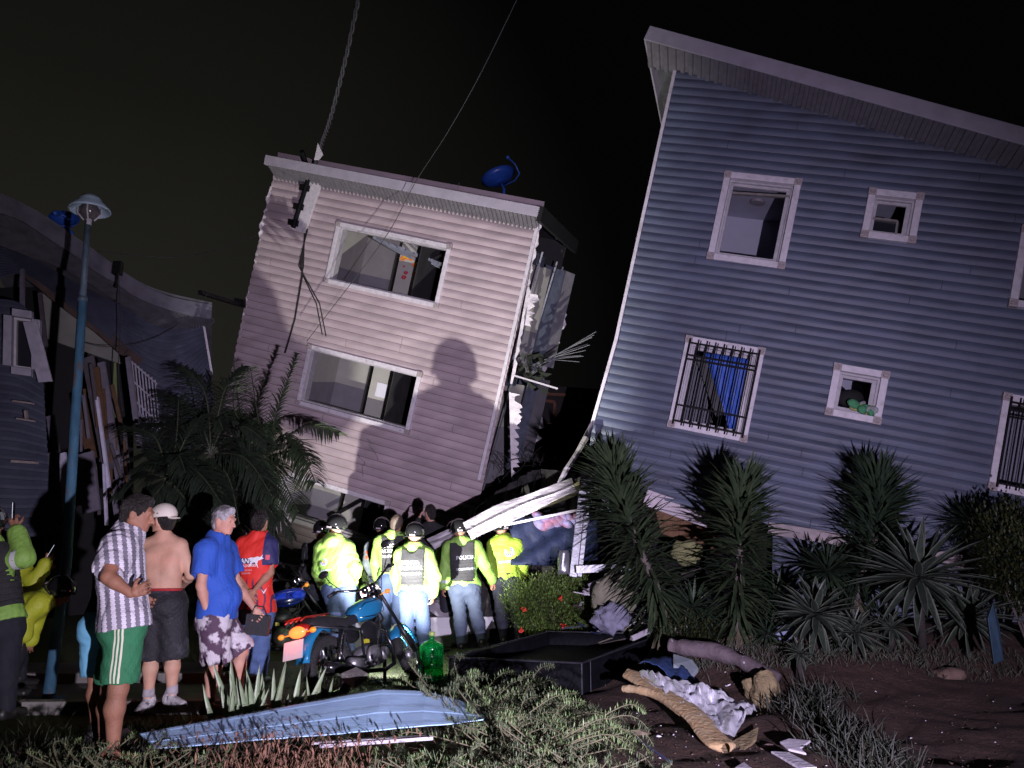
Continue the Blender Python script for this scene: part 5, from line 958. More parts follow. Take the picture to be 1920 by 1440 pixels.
# ------------------------------------------------------------ people: one smooth implicit surface per body, clothes as further surfaces
class Field:
    def __init__(s, lo, hi, vox):
        s.vox = vox; s.lo = np.array(lo) - .06; n = np.ceil((np.array(hi) + .06 - s.lo) / vox).astype(int) + 1; s.n = n; s.d = np.full(n, .3, np.float32)
        s.ax = [s.lo[i] + np.arange(n[i]) * vox for i in range(3)]
    def region(s, lo, hi):
        i0 = np.clip(np.floor((lo - s.lo) / s.vox).astype(int), 0, s.n - 1); i1 = np.clip(np.ceil((hi - s.lo) / s.vox).astype(int) + 1, 1, s.n)
        sl = tuple(slice(a, b) for a, b in zip(i0, i1)); X, Y, Z = np.meshgrid(*[s.ax[i][sl[i]] for i in range(3)], indexing='ij', sparse=True)
        return sl, X, Y, Z
    def cone(s, a, b, ra, rb, k=.03, flat=None, cut=False):
        a = np.array(a, float); b = np.array(b, float); r = max(ra, rb) + .05 + k; lo = np.minimum(a, b) - r; hi = np.maximum(a, b) + r; sl, X, Y, Z = s.region(lo, hi)
        if s.d[sl].size == 0: return
        ba = b - a; L2 = ba @ ba + 1e-9; px, py, pz = X - a[0], Y - a[1], Z - a[2]
        if flat is not None:
            n, f_ = flat; n = np.array(n); dn = (px * n[0] + py * n[1] + pz * n[2]) * (f_ - 1); px = px + dn * n[0]; py = py + dn * n[1]; pz = pz + dn * n[2]; bn = (ba @ n) * (f_ - 1); ba = ba + n * bn; L2 = ba @ ba + 1e-9
        t = np.clip((px * ba[0] + py * ba[1] + pz * ba[2]) / L2, 0, 1); d = np.sqrt((px - t * ba[0]) ** 2 + (py - t * ba[1]) ** 2 + (pz - t * ba[2]) ** 2) - (ra + (rb - ra) * t)
        s._mix(sl, d, k, cut)
    def ell(s, c, r, axes=None, k=.03, cut=False):
        c = np.array(c, float); r = np.array(r, float); m = r.max() + .05 + k; sl, X, Y, Z = s.region(c - m, c + m)
        if s.d[sl].size == 0: return
        A = np.eye(3) if axes is None else np.array(axes); q = 0
        for i in range(3): q = q + (((X - c[0]) * A[i][0] + (Y - c[1]) * A[i][1] + (Z - c[2]) * A[i][2]) / r[i]) ** 2
        q = np.sqrt(q); d = (q - 1) * r.min() if r.min() / r.max() < .5 else (q - 1) * r.mean()
        s._mix(sl, d, k, cut)
    def _mix(s, sl, d, k, cut):
        o = s.d[sl]; d = d.astype(np.float32)
        if cut: h = np.maximum(k - np.abs(o + d), 0) / k; s.d[sl] = np.maximum(o, -d) + h * h * k / 4
        else: h = np.maximum(k - np.abs(o - d), 0) / k; s.d[sl] = np.minimum(o, d) - h * h * k / 4
    def plane(s, p, n, soft=.004):
        """keep the side that n points away from"""
        p = np.array(p); n = np.array(n, float); n = n / np.linalg.norm(n); X, Y, Z = np.meshgrid(*s.ax, indexing='ij', sparse=True); s.d = np.maximum(s.d, ((X - p[0]) * n[0] + (Y - p[1]) * n[1] + (Z - p[2]) * n[2]).astype(np.float32))
    def wrinkle(s, amp, sc, seed, stretch=(1, 1, 1)):
        r = np.random.default_rng(seed); X, Y, Z = np.meshgrid(*s.ax, indexing='ij', sparse=True); o = 0; w_ = 0
        for i in range(5):
            k = r.normal(0, 1, 3) * np.array(stretch) * sc * (1.5 ** i); q = r.normal(0, 1, 3) * sc * .7
            w_ = 1.6 * np.sin(X * q[0] + Y * q[1] + Z * q[2] + r.uniform(0, 6)); u = np.sin(X * k[0] + Y * k[1] + Z * k[2] + w_ + r.uniform(0, 6)); o = o + (1 - np.abs(u)) * (1.4 ** -i)
        s.d = s.d + ((o - 1.1) * amp).astype(np.float32)
    def sheath(s, other, gap):
        """carve so that this garment never dips under the given field"""
        s.d = np.minimum(s.d, other - gap)
    def mesh(s):
        g = openvdb.FloatGrid(.3); g.copyFromArray(np.ascontiguousarray(s.d)); v, t, q = g.convertToPolygons(isovalue=0.0)
        v = np.asarray(v) * s.vox + s.lo; q = np.asarray(q)[:, ::-1]; return v, q
def A3(v): return np.array(v, float)
def un(v): v = np.array(v, float); return v / (np.linalg.norm(v) + 1e-12)

def hand_prims(f, wr, dirv, palmn, size, curl, thumb_side, spread=.12, k=.006):
    """palm, four unequal bent fingers and a thumb from the side of the palm"""
    d = un(dirv); n = un(palmn - d * (palmn @ d)); sd = np.cross(d, n) * thumb_side; S = size
    pc = wr + d * .045 * S; f.cone(wr - d * .01, wr + d * .02 * S, .024 * S, .026 * S, .012)
    f.cone(wr + d * .03 * S - sd * .012 * S, wr + d * .075 * S - sd * .018 * S, .024 * S, .022 * S, .01, flat=(n, 1.6)); f.cone(wr + d * .03 * S + sd * .012 * S, wr + d * .078 * S + sd * .018 * S, .024 * S, .022 * S, .01, flat=(n, 1.6))
    for i, (o, L) in enumerate(((.031, .070), (.011, .080), (-.010, .074), (-.030, .056))):
        b = wr + d * .085 * S + sd * o * S; a = curl * (1 + .12 * i); dd = un(d + sd * spread * (1.5 - i)); p = b
        for j, fr_ in enumerate((.45, .32, .23)):
            ang = a * (j + .5); dv = un(dd * math.cos(ang) + n * math.sin(ang)); q = p + dv * L * S * fr_; f.cone(p, q, (.0095 - .0012 * j) * S, (.0088 - .0014 * j) * S, k); p = q
    b = wr + d * .03 * S + sd * .03 * S; q = b + un(d * .6 + sd * .75 + n * .25) * .038 * S; f.cone(b, q, .014 * S, .0115 * S, k); f.cone(q, q + un(d * .9 + sd * .35 + n * (.2 + curl * .4)) * .032 * S, .0115 * S, .009 * S, k)

SKIN = {}
def skin(name, c): 
    m = mat(name, c, .66, .14, 11, .25, 70, col2=(c[0] * 1.12, c[1] * .86, c[2] * .82), c2scale=4, c2pos=.6, c2w=.2); m.node_tree.nodes['Principled BSDF'].inputs['Subsurface Weight'].default_value = .0; return m
sk_tan = skin('tanned_skin', (.34, .175, .11)); sk_lt = skin('light_brown_skin', (.48, .29, .20)); sk_dk = skin('brown_skin', (.24, .115, .07)); sk_pk = skin('ruddy_skin', (.46, .25, .18))
hairm = mat('black_hair', (.012, .009, .008), .45, .4, 60, 1.0, 160, stretch=(1, 1, .4)); hairg = mat('grey_hair', (.36, .34, .36), .6, .35, 50, .8, 120, stretch=(1, 1, .5), col2=(.13, .12, .12), c2scale=16)
helm = mat('black_helmet_shell', (.010, .010, .011), .14, .1, 10, coat=.6); hivis = mat('lime_jacket', (.23, .42, .08), .62, .08, 7, .35, 45); hivis2 = mat('yellow_jacket', (.44, .50, .03), .6, .08, 7, .35, 45)
vestm = mat('black_vest', (.022, .022, .025), .75, .25, 20, .6, 90); navyp = mat('navy_trousers', (.035, .045, .085), .8, .15, 8, .4, 70); bluep = mat('blue_grey_trousers', (.042, .066, .14), .8, .12, 8, .4, 70); darkp = mat('dark_trousers', (.012, .014, .022), .85, .2, 10)
jeans = mat('blue_jeans', (.07, .12, .26), .85, .25, 12, .5, 90); blackcl = mat('black_fabric', (.015, .015, .017), .8, .2, 15, .4, 60); bandm = mat('reflective_band', (.72, .74, .76), .35, .06, 30); shoeb = mat('black_boot', (.015, .014, .014), .45, .3, 20); shoew = mat('white_trainer', (.55, .53, .55), .6, .3, 26, .5, 60, col2=(.15, .14, .15), c2scale=22, c2pos=.6, c2w=.03); eyem = mat('eye_dark', (.02, .015, .012), .2); letter = mat('white_lettering', (.7, .7, .72), .6, .1, 40)

def person(label, Y, J, face=(0, 1, 0), chest=None, h=1.75, vox=.009, sk=sk_tan, hair=None, hairlen=0, helmet=False, cap=None, top=None, sleeve=.5, hem=None, bottom=None, leg=1.0, shoes=None, hands=(1, 1), curls=(.5, .5), vest=False, seed=1, baggy=.016, legbag=.014, hemflare=0, group=None, palm=None, hood=False, texture_top=None, bellyf=0, cut_low=None, skirt=0, beard=None, tuck=None):
    """J: joint -> (px, py, dY). chest = outward chest direction"""
    D = {k: A3(P(v[0], v[1], Y + (v[2] if len(v) > 2 else 0))) for k, v in J.items()}
    s = h / 1.75; fd = un(face); ch = un(chest if chest is not None else face); hc = D['head']; nk = D['neck']; sL, sR, hL, hR = D['shL'], D['shR'], D['hipL'], D['hipR']; S = (sL + sR) / 2; H = (hL + hR) / 2; up = un(S - H); rt = un(sR - sL); ch = un(ch - up * (ch @ up)); TL = np.linalg.norm(S - H)
    allp = np.array(list(D.values())); base = Vector(((D['anL'] + D['anR']) / 2)); base.z = min(D['anL'][2], D['anR'][2]) - .08 * s; t = thing('person', base, label, 'person', group)
    lo = allp.min(0) - .2; hi = allp.max(0) + .2
    F_ = Field(lo, hi, vox)
    hup = un(un(hc - nk) * .6 + np.array([0, 0, .4])); hup = un(hup); fd = un(fd - hup * (fd @ hup)); hs = np.cross(fd, hup)
    def torso(f, g, k=.05, low=True):
        f.cone(S - up * .09 * s, S - up * .24 * s, .155 * s + g, .138 * s + g, k, flat=(ch, 1.38)); f.cone(S - up * .24 * s, H + up * .07 * s, .138 * s + g, .142 * s + g, k, flat=(ch, 1.35 - bellyf * .2))
        if bellyf: f.ell(H + up * .17 * s + ch * .05, (.13 * s + g,) * 3, k=.06)
        f.cone(sL * .93 + sR * .07, sR * .93 + sL * .07, .058 * s + g, .058 * s + g, k); f.cone(nk + (hc - nk) * .1, sL * .8 + nk * .2, .052 * s + g, .05 * s + g, .05); f.cone(nk + (hc - nk) * .1, sR * .8 + nk * .2, .052 * s + g, .05 * s + g, .05)
        for a in (sL, sR): f.cone(a * .6 + S * .4 - up * .1 * s - ch * .03, a * .5 + S * .5 - up * .2 * s - ch * .03, .075 * s + g, .07 * s + g, k)
        if low: pelvis(f, g, k)
    def pelvis(f, g, k=.05):
        f.cone(hL, hR, .10 * s + g, .10 * s + g, k); f.cone(H + up * .08 * s, H, .13 * s + g, .12 * s + g, k, flat=(ch, 1.25))
        for a in (hL, hR): f.ell(a - ch * .055 * s - up * .02 * s + (H - a) * .25, (.085 * s + g,) * 3, k=.05)
    def arm(f, q, g, u1=1.0, lowr=True, k=.035):
        a, e_, w_ = (sL, D['elL'], D['wrL']) if q == 'L' else (sR, D['elR'], D['wrR'])
        if u1 <= 1: f.cone(a, a + (e_ - a) * u1, .052 * s + g, (.052 - .012 * u1) * s + g * 1.15, k)
        else:
            f.cone(a, e_, .053 * s + g, .043 * s + g, k); f.cone(e_, e_ + (w_ - e_) * (u1 - 1), .043 * s + g, .034 * s + g, k)
        return a, e_, w_
    def legp(f, q, g, u1=2.0, g2=None, k=.035):
        a, kn, an = (hL, D['knL'], D['anL']) if q == 'L' else (hR, D['knR'], D['anR']); g2 = g if g2 is None else g2; low = np.array([0, 0, -.02])
        uu = min(u1, 1); f.cone(a + low, a + (kn - a) * uu, .088 * s + g, (.088 - .032 * uu) * s + g2, k)
        if u1 > 1:
            v = u1 - 1; back = -un(ch) * .012; mid_ = kn + (an - kn) * .33 + back; f.cone(kn, mid_, .054 * s + g, .057 * s + g, k)
            if v > .33: f.cone(mid_, kn + (an - kn) * v, .057 * s + g, (.057 - .022 * (v - .33) / .67) * s + g2, k)
        return a, kn, an
    # ---- body
    torso(F_, 0); F_.cone(nk - up * .02, hc - hup * .06 * s + fd * -.012, .056 * s, .052 * s, .025)
    for q in 'LR':
        a, e_, w_ = arm(F_, q, 0, 1.0); F_.cone(e_, e_ + (w_ - e_) * .3, .041 * s, .040 * s, .02); F_.cone(e_ + (w_ - e_) * .3, w_, .040 * s, .026 * s, .02)
        legp(F_, q, 0); an = D['an' + q]; td = un(np.array([ch[0], ch[1], 0])) if 'toe' + q not in D else un(D['toe' + q] - an); hl = an - td * .03 + np.array([0, 0, -.045]); F_.cone(an, hl, .036 * s, .034 * s, .02); F_.cone(hl, an + td * .14 * s + np.array([0, 0, -.058]), .034 * s, .024 * s, .02)
    # spine groove on bare backs
    if top is None: F_.cone(S - up * .12 - ch * .150 * s, H + up * .12 - ch * .142 * s, .022, .022, .03, cut=True)
    # head
    if vox <= .0085 or True:
        HF = Field(hc - .2, hc + .2, min(vox, .006)); ax = (hs, fd, hup)
        HF.ell(hc + hup * .028 * s - fd * .012 * s, (.076 * s, .096 * s, .088 * s), ax, k=.02); HF.ell(hc - hup * .03 * s + fd * .022 * s, (.062 * s, .070 * s, .080 * s), ax, k=.03)
        HF.cone(hc - hup * .085 * s + fd * .06 * s, hc - hup * .078 * s + fd * .05 * s, .028 * s, .03 * s, .03)
        for sg_ in (1, -1):
            HF.cone(hc - hup * .078 * s + fd * .055 * s, hc - hup * .035 * s - fd * .01 * s + hs * sg_ * .052 * s, .022 * s, .022 * s, .03)
            HF.ell(hc + hup * .012 * s + fd * .090 * s + hs * sg_ * .030 * s, (.020 * s, .014 * s, .013 * s), ax, k=.012, cut=True); HF.ell(hc + hup * .012 * s + fd * .074 * s + hs * sg_ * .030 * s, (.0125 * s,) * 3, k=.004)
            HF.ell(hc - fd * .004 + hup * .002 + hs * sg_ * .078 * s, (.010 * s, .020 * s, .032 * s), (un(hs + fd * sg_ * .35), un(fd - hs * sg_ * .35), hup), k=.006)
        HF.cone(hc + hup * .036 * s + fd * .083 * s - hs * .032 * s, hc + hup * .036 * s + fd * .083 * s + hs * .032 * s, .010 * s, .010 * s, .014)
        HF.cone(hc + hup * .018 * s + fd * .088 * s, hc - hup * .022 * s + fd * .113 * s, .008 * s, .013 * s, .012); HF.cone(hc - hup * .026 * s + fd * .098 * s - hs * .012 * s, hc - hup * .026 * s + fd * .098 * s + hs * .012 * s, .009 * s, .009 * s, .008)
        HF.cone(hc - hup * .048 * s + fd * .086 * s - hs * .017 * s, hc - hup * .048 * s + fd * .086 * s + hs * .017 * s, .0085 * s, .0085 * s, .008); HF.cone(hc - hup * .062 * s + fd * .083 * s - hs * .014 * s, hc - hup * .062 * s + fd * .083 * s + hs * .014 * s, .009 * s, .009 * s, .008); HF.cone(hc - hup * .0548 * s + fd * .098 * s - hs * .02 * s, hc - hup * .0548 * s + fd * .098 * s + hs * .02 * s, .003 * s, .003 * s, .004, cut=True)
        HF.cone(nk, hc - hup * .06 * s - fd * .012, .056 * s, .052 * s, .02); HF.plane(nk + (hc - nk) * .45, nk - hc)
        HV, HQ = HF.mesh()
    V, Q = F_.mesh(); parts = [(V, Q), (HV, HQ)]
    for q, on, ts in (('L', hands[0], 1), ('R', hands[1], -1)):
        if not on: continue
        w_ = D['wr' + q]; e_ = D['el' + q]; d = un(w_ - e_); 
        if 'hd' + q in D: d = un(D['hd' + q] - w_)
        pn = un((palm or {}).get(q, -rt * (1 if q == 'R' else -1) + ch * .3)); HFd = Field(w_ - .2, w_ + .2, min(vox * .6, .0045)); hand_prims(HFd, w_, d, pn, .95 * s, curls[0 if q == 'L' else 1], ts); parts.append(HFd.mesh())
    o = 0; VV = []; QQ = []
    for v, q in parts: VV.append(v); QQ.append(q + o); o += len(v)
    body = obj('body', (np.concatenate(VV), np.concatenate(QQ), None), sk, t, smooth=True)
    if face[1] < .6 or abs(face[0]) > .3:
        mb = MB()
        for sg_ in (1, -1): mb.ball(Vector(hc + hup * .012 * s + fd * .0815 * s + hs * sg_ * .030 * s), .0058 * s, 8, 6)
        obj('eyes', mb, eyem, t, smooth=True)
    # ---- clothes
    if bottom:
        m_, end = bottom; f = Field(lo, hi, vox); pelvis(f, legbag, .04); 
        for q in 'LR':
            g2 = legbag * (1.1 if end >= 1.9 else 1.8) + skirt; a, kn, an = legp(f, q, legbag + .004, end, g2)
        f.wrinkle(.0065 if end > 1.5 else .0045, 15, seed + 5, (1, 1, 1.1)); 
        if end < 1.9:                                          # straight hems
            for q in 'LR':
                a, kn, an = (hL, D['knL'], D['anL']) if q == 'L' else (hR, D['knR'], D['anR']); e_ = a + (kn - a) * min(end, 1) + (an - kn) * max(0, end - 1); dv = un(kn - a if end <= 1 else an - kn)
                f.cone(e_ + dv * .10, e_ + dv * .3, .115, .15, .006, cut=True)
        f.plane(H + up * .11 * s, up); v, q_ = f.mesh(); lower = obj('trousers' if end > 1.5 else 'shorts', (v, q_, None), m_, t, smooth=True)
        if end > 1.5:
            mb = MB(); wv = []; 
            for i in range(25):
                th = i / 24 * 6.283; wv.append(Vector(H + up * .095 * s + rt * math.cos(th) * (.148 * s + legbag) + ch * math.sin(th) * (.112 * s + legbag)))
            mb.tube(wv, .014, 6, caps=False); obj('belt', mb, blackcl, t, smooth=True)
    if top:
        m_, sl_ = top; f = Field(lo, hi, vox); torso(f, baggy, .045, low=False); hemv = hem if hem is not None else -.02
        hb = H + up * hemv; f.cone(H + up * .1 * s, hb, .148 * s + baggy, .150 * s + baggy + hemflare, .05, flat=(ch, 1.3)); 
        if bellyf or hemv < .05: f.cone(hL + up * .02, hR + up * .02, .098 * s + baggy, .098 * s + baggy, .05)
        f.plane(hb, -up); fs = Field(lo, hi, vox)
        for q in 'LR': arm(fs, q, baggy * (1.0 if sl_ > 1 else 1.35), sl_)
        if sl_ <= 1:
            for q in 'LR':
                a, e_ = (sL, D['elL']) if q == 'L' else (sR, D['elR']); p = a + (e_ - a) * sl_; dv = un(e_ - a); fs.cone(p + dv * .11, p + dv * .25, .11, .11, .005, cut=True)
        hh = np.maximum(.04 - np.abs(f.d - fs.d), 0) / .04; f.d = np.minimum(f.d, fs.d) - hh * hh * .01; f.wrinkle(.0065 if sl_ > 1 else .0058, 12, seed, (1.1, 1.1, .8))
        f.cone(nk + (hc - nk) * .45, hc, .075, .1, .01, cut=True)
        if hood: f.ell(nk - ch * .085 * s - up * .01, (.10, .075, .075), (rt, ch, up), k=.03)
        if sl_ > 1.5:
            for q in 'LR':
                e_, w_ = D['el' + q], D['wr' + q]; f.cone(e_ + (w_ - e_) * .84, e_ + (w_ - e_) * .95, .040 * s, .036 * s, .008)
        if sl_ > 1.5: f.cone(hL + up * (hemv + .015), hR + up * (hemv + .015), .115 * s, .115 * s, .01)
        v, q_ = f.mesh(); shirt = obj('jacket' if sl_ > 1.5 else 'shirt', (v, q_, None), m_, t, smooth=True); t_shirt = shirt
    else: shirt = None
    if vest:
        f = Field(lo, hi, vox * .8); g = baggy + .034; torso(f, g, .04, low=False); f.plane(S + up * .075, up * 1.0); f.plane(H + up * .10, -up); [(f.plane(sR * .93 + sL * .07, rt), f.plane(sL * .93 + sR * .07, -rt)) for _ in (1,) if vest is True]; [f.cone(a_ + rt * sg_ * .045 - up * .02, a_ + rt * sg_ * .035 - up * .14, .07, .05, .02, cut=True) for a_, sg_ in ((sL, -1), (sR, 1))]
        f.cone(nk + ch * .1, nk - ch * .16, .07, .07, .02, cut=True); X, Y_, Z = np.meshgrid(*f.ax, indexing='ij', sparse=True); vv = (X - S[0]) * up[0] + (Y_ - S[1]) * up[1] + (Z - S[2]) * up[2]
        f.d = f.d + (np.where((vv < -.17) & (((vv + 10) % .048) < .012), .006, 0) + np.where(np.abs(vv + .17) < .006, .007, 0)).astype(np.float32)
        v, q_ = f.mesh(); ve = obj('vest', (v, q_, None), vestm, t, smooth=True)
    if shoes:
        for q in 'LR':
            an = D['an' + q]; td = un(np.array([ch[0], ch[1], 0])) if 'toe' + q not in D else un(D['toe' + q] - an); td[2] = min(0, td[2]); f = Field(an - .22, an + .24, vox * .8); hl = an - td * .035 + np.array([0, 0, -.045]); tp = an + td * .155 * s + np.array([0, 0, -.062])
            f.cone(an + np.array([0, 0, .03]), hl, .045 * s, .045 * s, .02); f.cone(hl, tp, .046 * s, .038 * s, .02); f.cone(hl + [0, 0, -.02], tp + [0, 0, -.008], .045 * s, .042 * s, .01); f.plane(an + np.array([0, 0, -.088]), (0, 0, -1)); v, q_ = f.mesh(); obj('shoe', (v, q_, None), shoes, t, smooth=True)
    if hair:
        f = Field(hc - .22, hc + .22, min(vox, .006)); ax = (hs, fd, hup); f.ell(hc + hup * .036 * s - fd * .018 * s, (.086 * s, .100 * s, .094 * s), ax, k=.01); f.ell(hc - hup * (.012 + hairlen) * s - fd * .038 * s, (.078 * s, .068 * s, .085 * s), ax, k=.02)
        f.cone(hc + hup * .105 * s + fd * .05 * s, hc + hup * .10 * s - fd * .03 * s, .03 * s, .035 * s, .03)
        f.wrinkle(.004, 42, seed + 9, (1, 1, .5)); f.cone(hc + fd * .14 * s - hup * .035 * s, hc + fd * .095 * s + hup * .018 * s, .105 * s, .058 * s, .01, cut=True)
        for sg_ in (1, -1): f.cone(hc + hs * sg_ * .105 * s - hup * .005 * s + fd * .012, hc + hs * sg_ * .10 * s - hup * .09 * s + fd * .01, .034 * s, .075 * s, .008, cut=True)
        v, q_ = f.mesh(); obj('hair', (v, q_, None), hair, t, smooth=True)
    if beard:
        f = Field(hc - .16, hc + .16, .006); ax = (hs, fd, hup); f.ell(hc - hup * .055 * s + fd * .034 * s, (.065 * s, .062 * s, .058 * s), ax, k=.01); f.cone(hc - hup * .054 * s + fd * .11 * s, hc - hup * .058 * s + fd * .09 * s, .018, .012, .006, cut=True); f.plane(hc - hup * .03 * s, hup); f.wrinkle(.002, 60, 3); v, q_ = f.mesh(); obj('beard', (v, q_, None), beard, t, smooth=True)
    if helmet:
        mb = MB(); M = Matrix((tuple(hs), tuple(fd), tuple(hup))).transposed(); c = Vector(hc + hup * .035 * s - fd * .008); mb.ball(c, (.124 * s, .142 * s, .132 * s), 28, 18, 0, M); o = []
        for p in mb.v:
            q = p - c; z = q.dot(Vector(hup)); y = q.dot(Vector(fd)); lim = -.062 if y < .05 else -.062 + (y - .05) * 1.2
            if z < lim: p = p + Vector(hup) * (lim - z) * 1.0; q2 = p - c; rad = q2 - Vector(hup) * q2.dot(Vector(hup)); p = c + Vector(hup) * lim + rad * (1 - .25 * min(1, (lim - z) / .07))
            o.append(p)
        mb.v = o; he = obj('helmet', mb, helm, t, smooth=True)
        mb = MB(); mb.tube([Vector(hc + hup * (-.028) * s + hs * math.cos(a) * .124 * s - fd * math.sin(a) * .144 * s - fd * .008) for a in np.linspace(0, 3.14, 16)], .008, 6); mb.box(Vector(hc - fd * .152 * s - hup * .012 * s), Vector(hs) * .07, Vector(fd) * .006, Vector(hup) * .02, 1); obj('helmet_trim', mb, [blackcl, mat('helmet_sticker', (.35, .3, .33), .5)], he, smooth=False)
        mb = MB()
        for sg_ in (1, -1): mb.tube([Vector(hc + hs * sg_ * .085 * s - hup * .03 * s), Vector(hc + hs * sg_ * .07 * s - hup * .09 * s + fd * .02), Vector(hc - hup * .115 * s + fd * .03)], .007, 6)
        obj('chin_strap', mb, blackcl, he)
    if cap:
        f = Field(hc - .25, hc + .25, .006); ax = (hs, fd, hup); f.ell(hc + hup * .050 * s - fd * .012, (.099 * s, .118 * s, .102 * s), ax, k=.01); f.plane(hc + hup * .030 * s, -hup); f.cone(hc + hup * .134 * s, hc + hup * .137 * s, .01, .01, .004)
        f.cone(hc + hup * .038 * s + cap[1] * .09, hc + hup * .03 * s + cap[1] * .165, .05, .045, .012, flat=(hup, 6)); v, q_ = f.mesh(); cp = obj('cap', (v, q_, None), cap[0], t, smooth=True)
        mb = MB(); mb.box(Vector(hc + hup * .062 * s - fd * .0 - hs * 0 - np.array([0, .105, 0])), (.014, 0, 0), (0, .004, 0), (0, 0, .008)); obj('cap_emblem', mb, blackcl, cp)
    return dict(t=t, D=D, shirt=shirt, vest=ve if vest else None, lower=lower if bottom else None, up=up, rt=rt, ch=ch, S=S, H=H, hc=hc, hup=hup, fd=fd, s=s, body=body)

def bvh(o):
    b = BASE[o.name]; me = o.data; n = len(me.vertices); co = np.empty(n * 3, np.float32); me.vertices.foreach_get('co', co); co = co.reshape(-1, 3) + np.array(b); return BVHTree.FromPolygons([Vector(c) for c in co], [tuple(p.vertices) for p in me.polygons])
def text_mesh(txt, bold=.012, shear=0):
    cu = bpy.data.curves.new('t', 'FONT'); cu.body = txt; cu.size = 1; cu.offset = bold; cu.shear = shear; cu.align_x = 'CENTER'; cu.resolution_u = 2; o = bpy.data.objects.new('t', cu); COL.objects.link(o); me = bpy.data.meshes.new_from_object(o); v = [Vector(x.co) for x in me.vertices]; f = [tuple(p.vertices) for p in me.polygons]
    bpy.data.objects.remove(o); bpy.data.curves.remove(cu); bpy.data.meshes.remove(me); return v, f
def flatpoly(pts, n=0): return [Vector((x, y, 0)) for x, y in pts], [tuple(range(len(pts)))]
def gridpoly(w_, h_, nx=14, ny=3):
    v = [Vector((-w_ / 2 + w_ * i / nx, -h_ / 2 + h_ * j / ny, 0)) for j in range(ny + 1) for i in range(nx + 1)]; f = [(j * (nx + 1) + i, j * (nx + 1) + i + 1, (j + 1) * (nx + 1) + i + 1, (j + 1) * (nx + 1) + i) for j in range(ny) for i in range(nx)]; return v, f
def ringpoly(r0, r1, a0=0, a1=6.283, n=30, sx=1):
    v = []; f = []
    for i in range(n + 1):
        a = a0 + (a1 - a0) * i / n; v += [Vector((math.cos(a) * r0 * sx, math.sin(a) * r0, 0)), Vector((math.cos(a) * r1 * sx, math.sin(a) * r1, 0))]
    for i in range(n): f.append((2 * i, 2 * i + 1, 2 * i + 3, 2 * i + 2))
    return v, f
def decal(name, shp, tgt, parent, org, ux, uy, scale, m_, off=.004, back=.35):
    """lay flat shapes on a real surface by dropping every vertex onto it"""
    T = bvh(tgt); ux = Vector(ux).normalized(); uy = Vector(uy).normalized(); n = ux.cross(uy).normalized(); mb = MB(); v, f = shp; out = []
    for p in v:
        q = Vector(org) + ux * p.x * scale + uy * p.y * scale + n * back; h = T.ray_cast(q, -n, back * 2.4)
        out.append((h[0] + n * off) if h[0] else None)
    z = [(o - Vector(org)).dot(n) for o in out if o is not None]; zm = sum(z) / len(z) if z else 0
    for i, p in enumerate(v):
        if out[i] is None: out[i] = Vector(org) + ux * p.x * scale + uy * p.y * scale + n * zm
    mb.add(out, f); return obj(name, mb, m_, parent)
def vest_text(R_, lines, size=.062, dx=0, top=-.035, gap=.062, m_=letter):
    tgt = R_['vest'] or R_['shirt']; up = Vector(R_['up']); bk = -Vector(R_['ch']); ux = up.cross(bk).normalized()
    for i, l in enumerate(lines):
        decal('lettering', text_mesh(l, .022), tgt, tgt, Vector(R_['S']) + up * (top - gap * (i + 1)) + bk * .12 + ux * dx, ux, up, size, m_)
def band(R_, q, frac, w_=.05, m_=bandm, r=.055, name='reflective_band'):
    D = R_['D']; e_, w2 = (Vector(D['el' + q]), Vector(D['wr' + q])) if frac > 1 else (Vector(D['sh' + q]), Vector(D['el' + q])); t = frac % 1; d = (w2 - e_).normalized(); c = e_.lerp(w2, t); mb = MB(); T = bvh(R_['shirt']); a = d.orthogonal().normalized(); b = d.cross(a); rows = [[], []]
    for k in range(25):
        th = k / 24 * 6.283; dd = a * math.cos(th) + b * math.sin(th)
        for j, o in enumerate((-w_ / 2, w_ / 2)):
            h = T.ray_cast(c + d * o + dd * .2, -dd, .25); rows[j].append((h[0] if h[0] and (h[0] - c - d * o).length < .1 else c + d * o + dd * r) + dd * .003)
    mb.grid(rows); return obj(name, mb, m_, R_['shirt'], smooth=True)
OFF = 'police officers standing before the pink house'
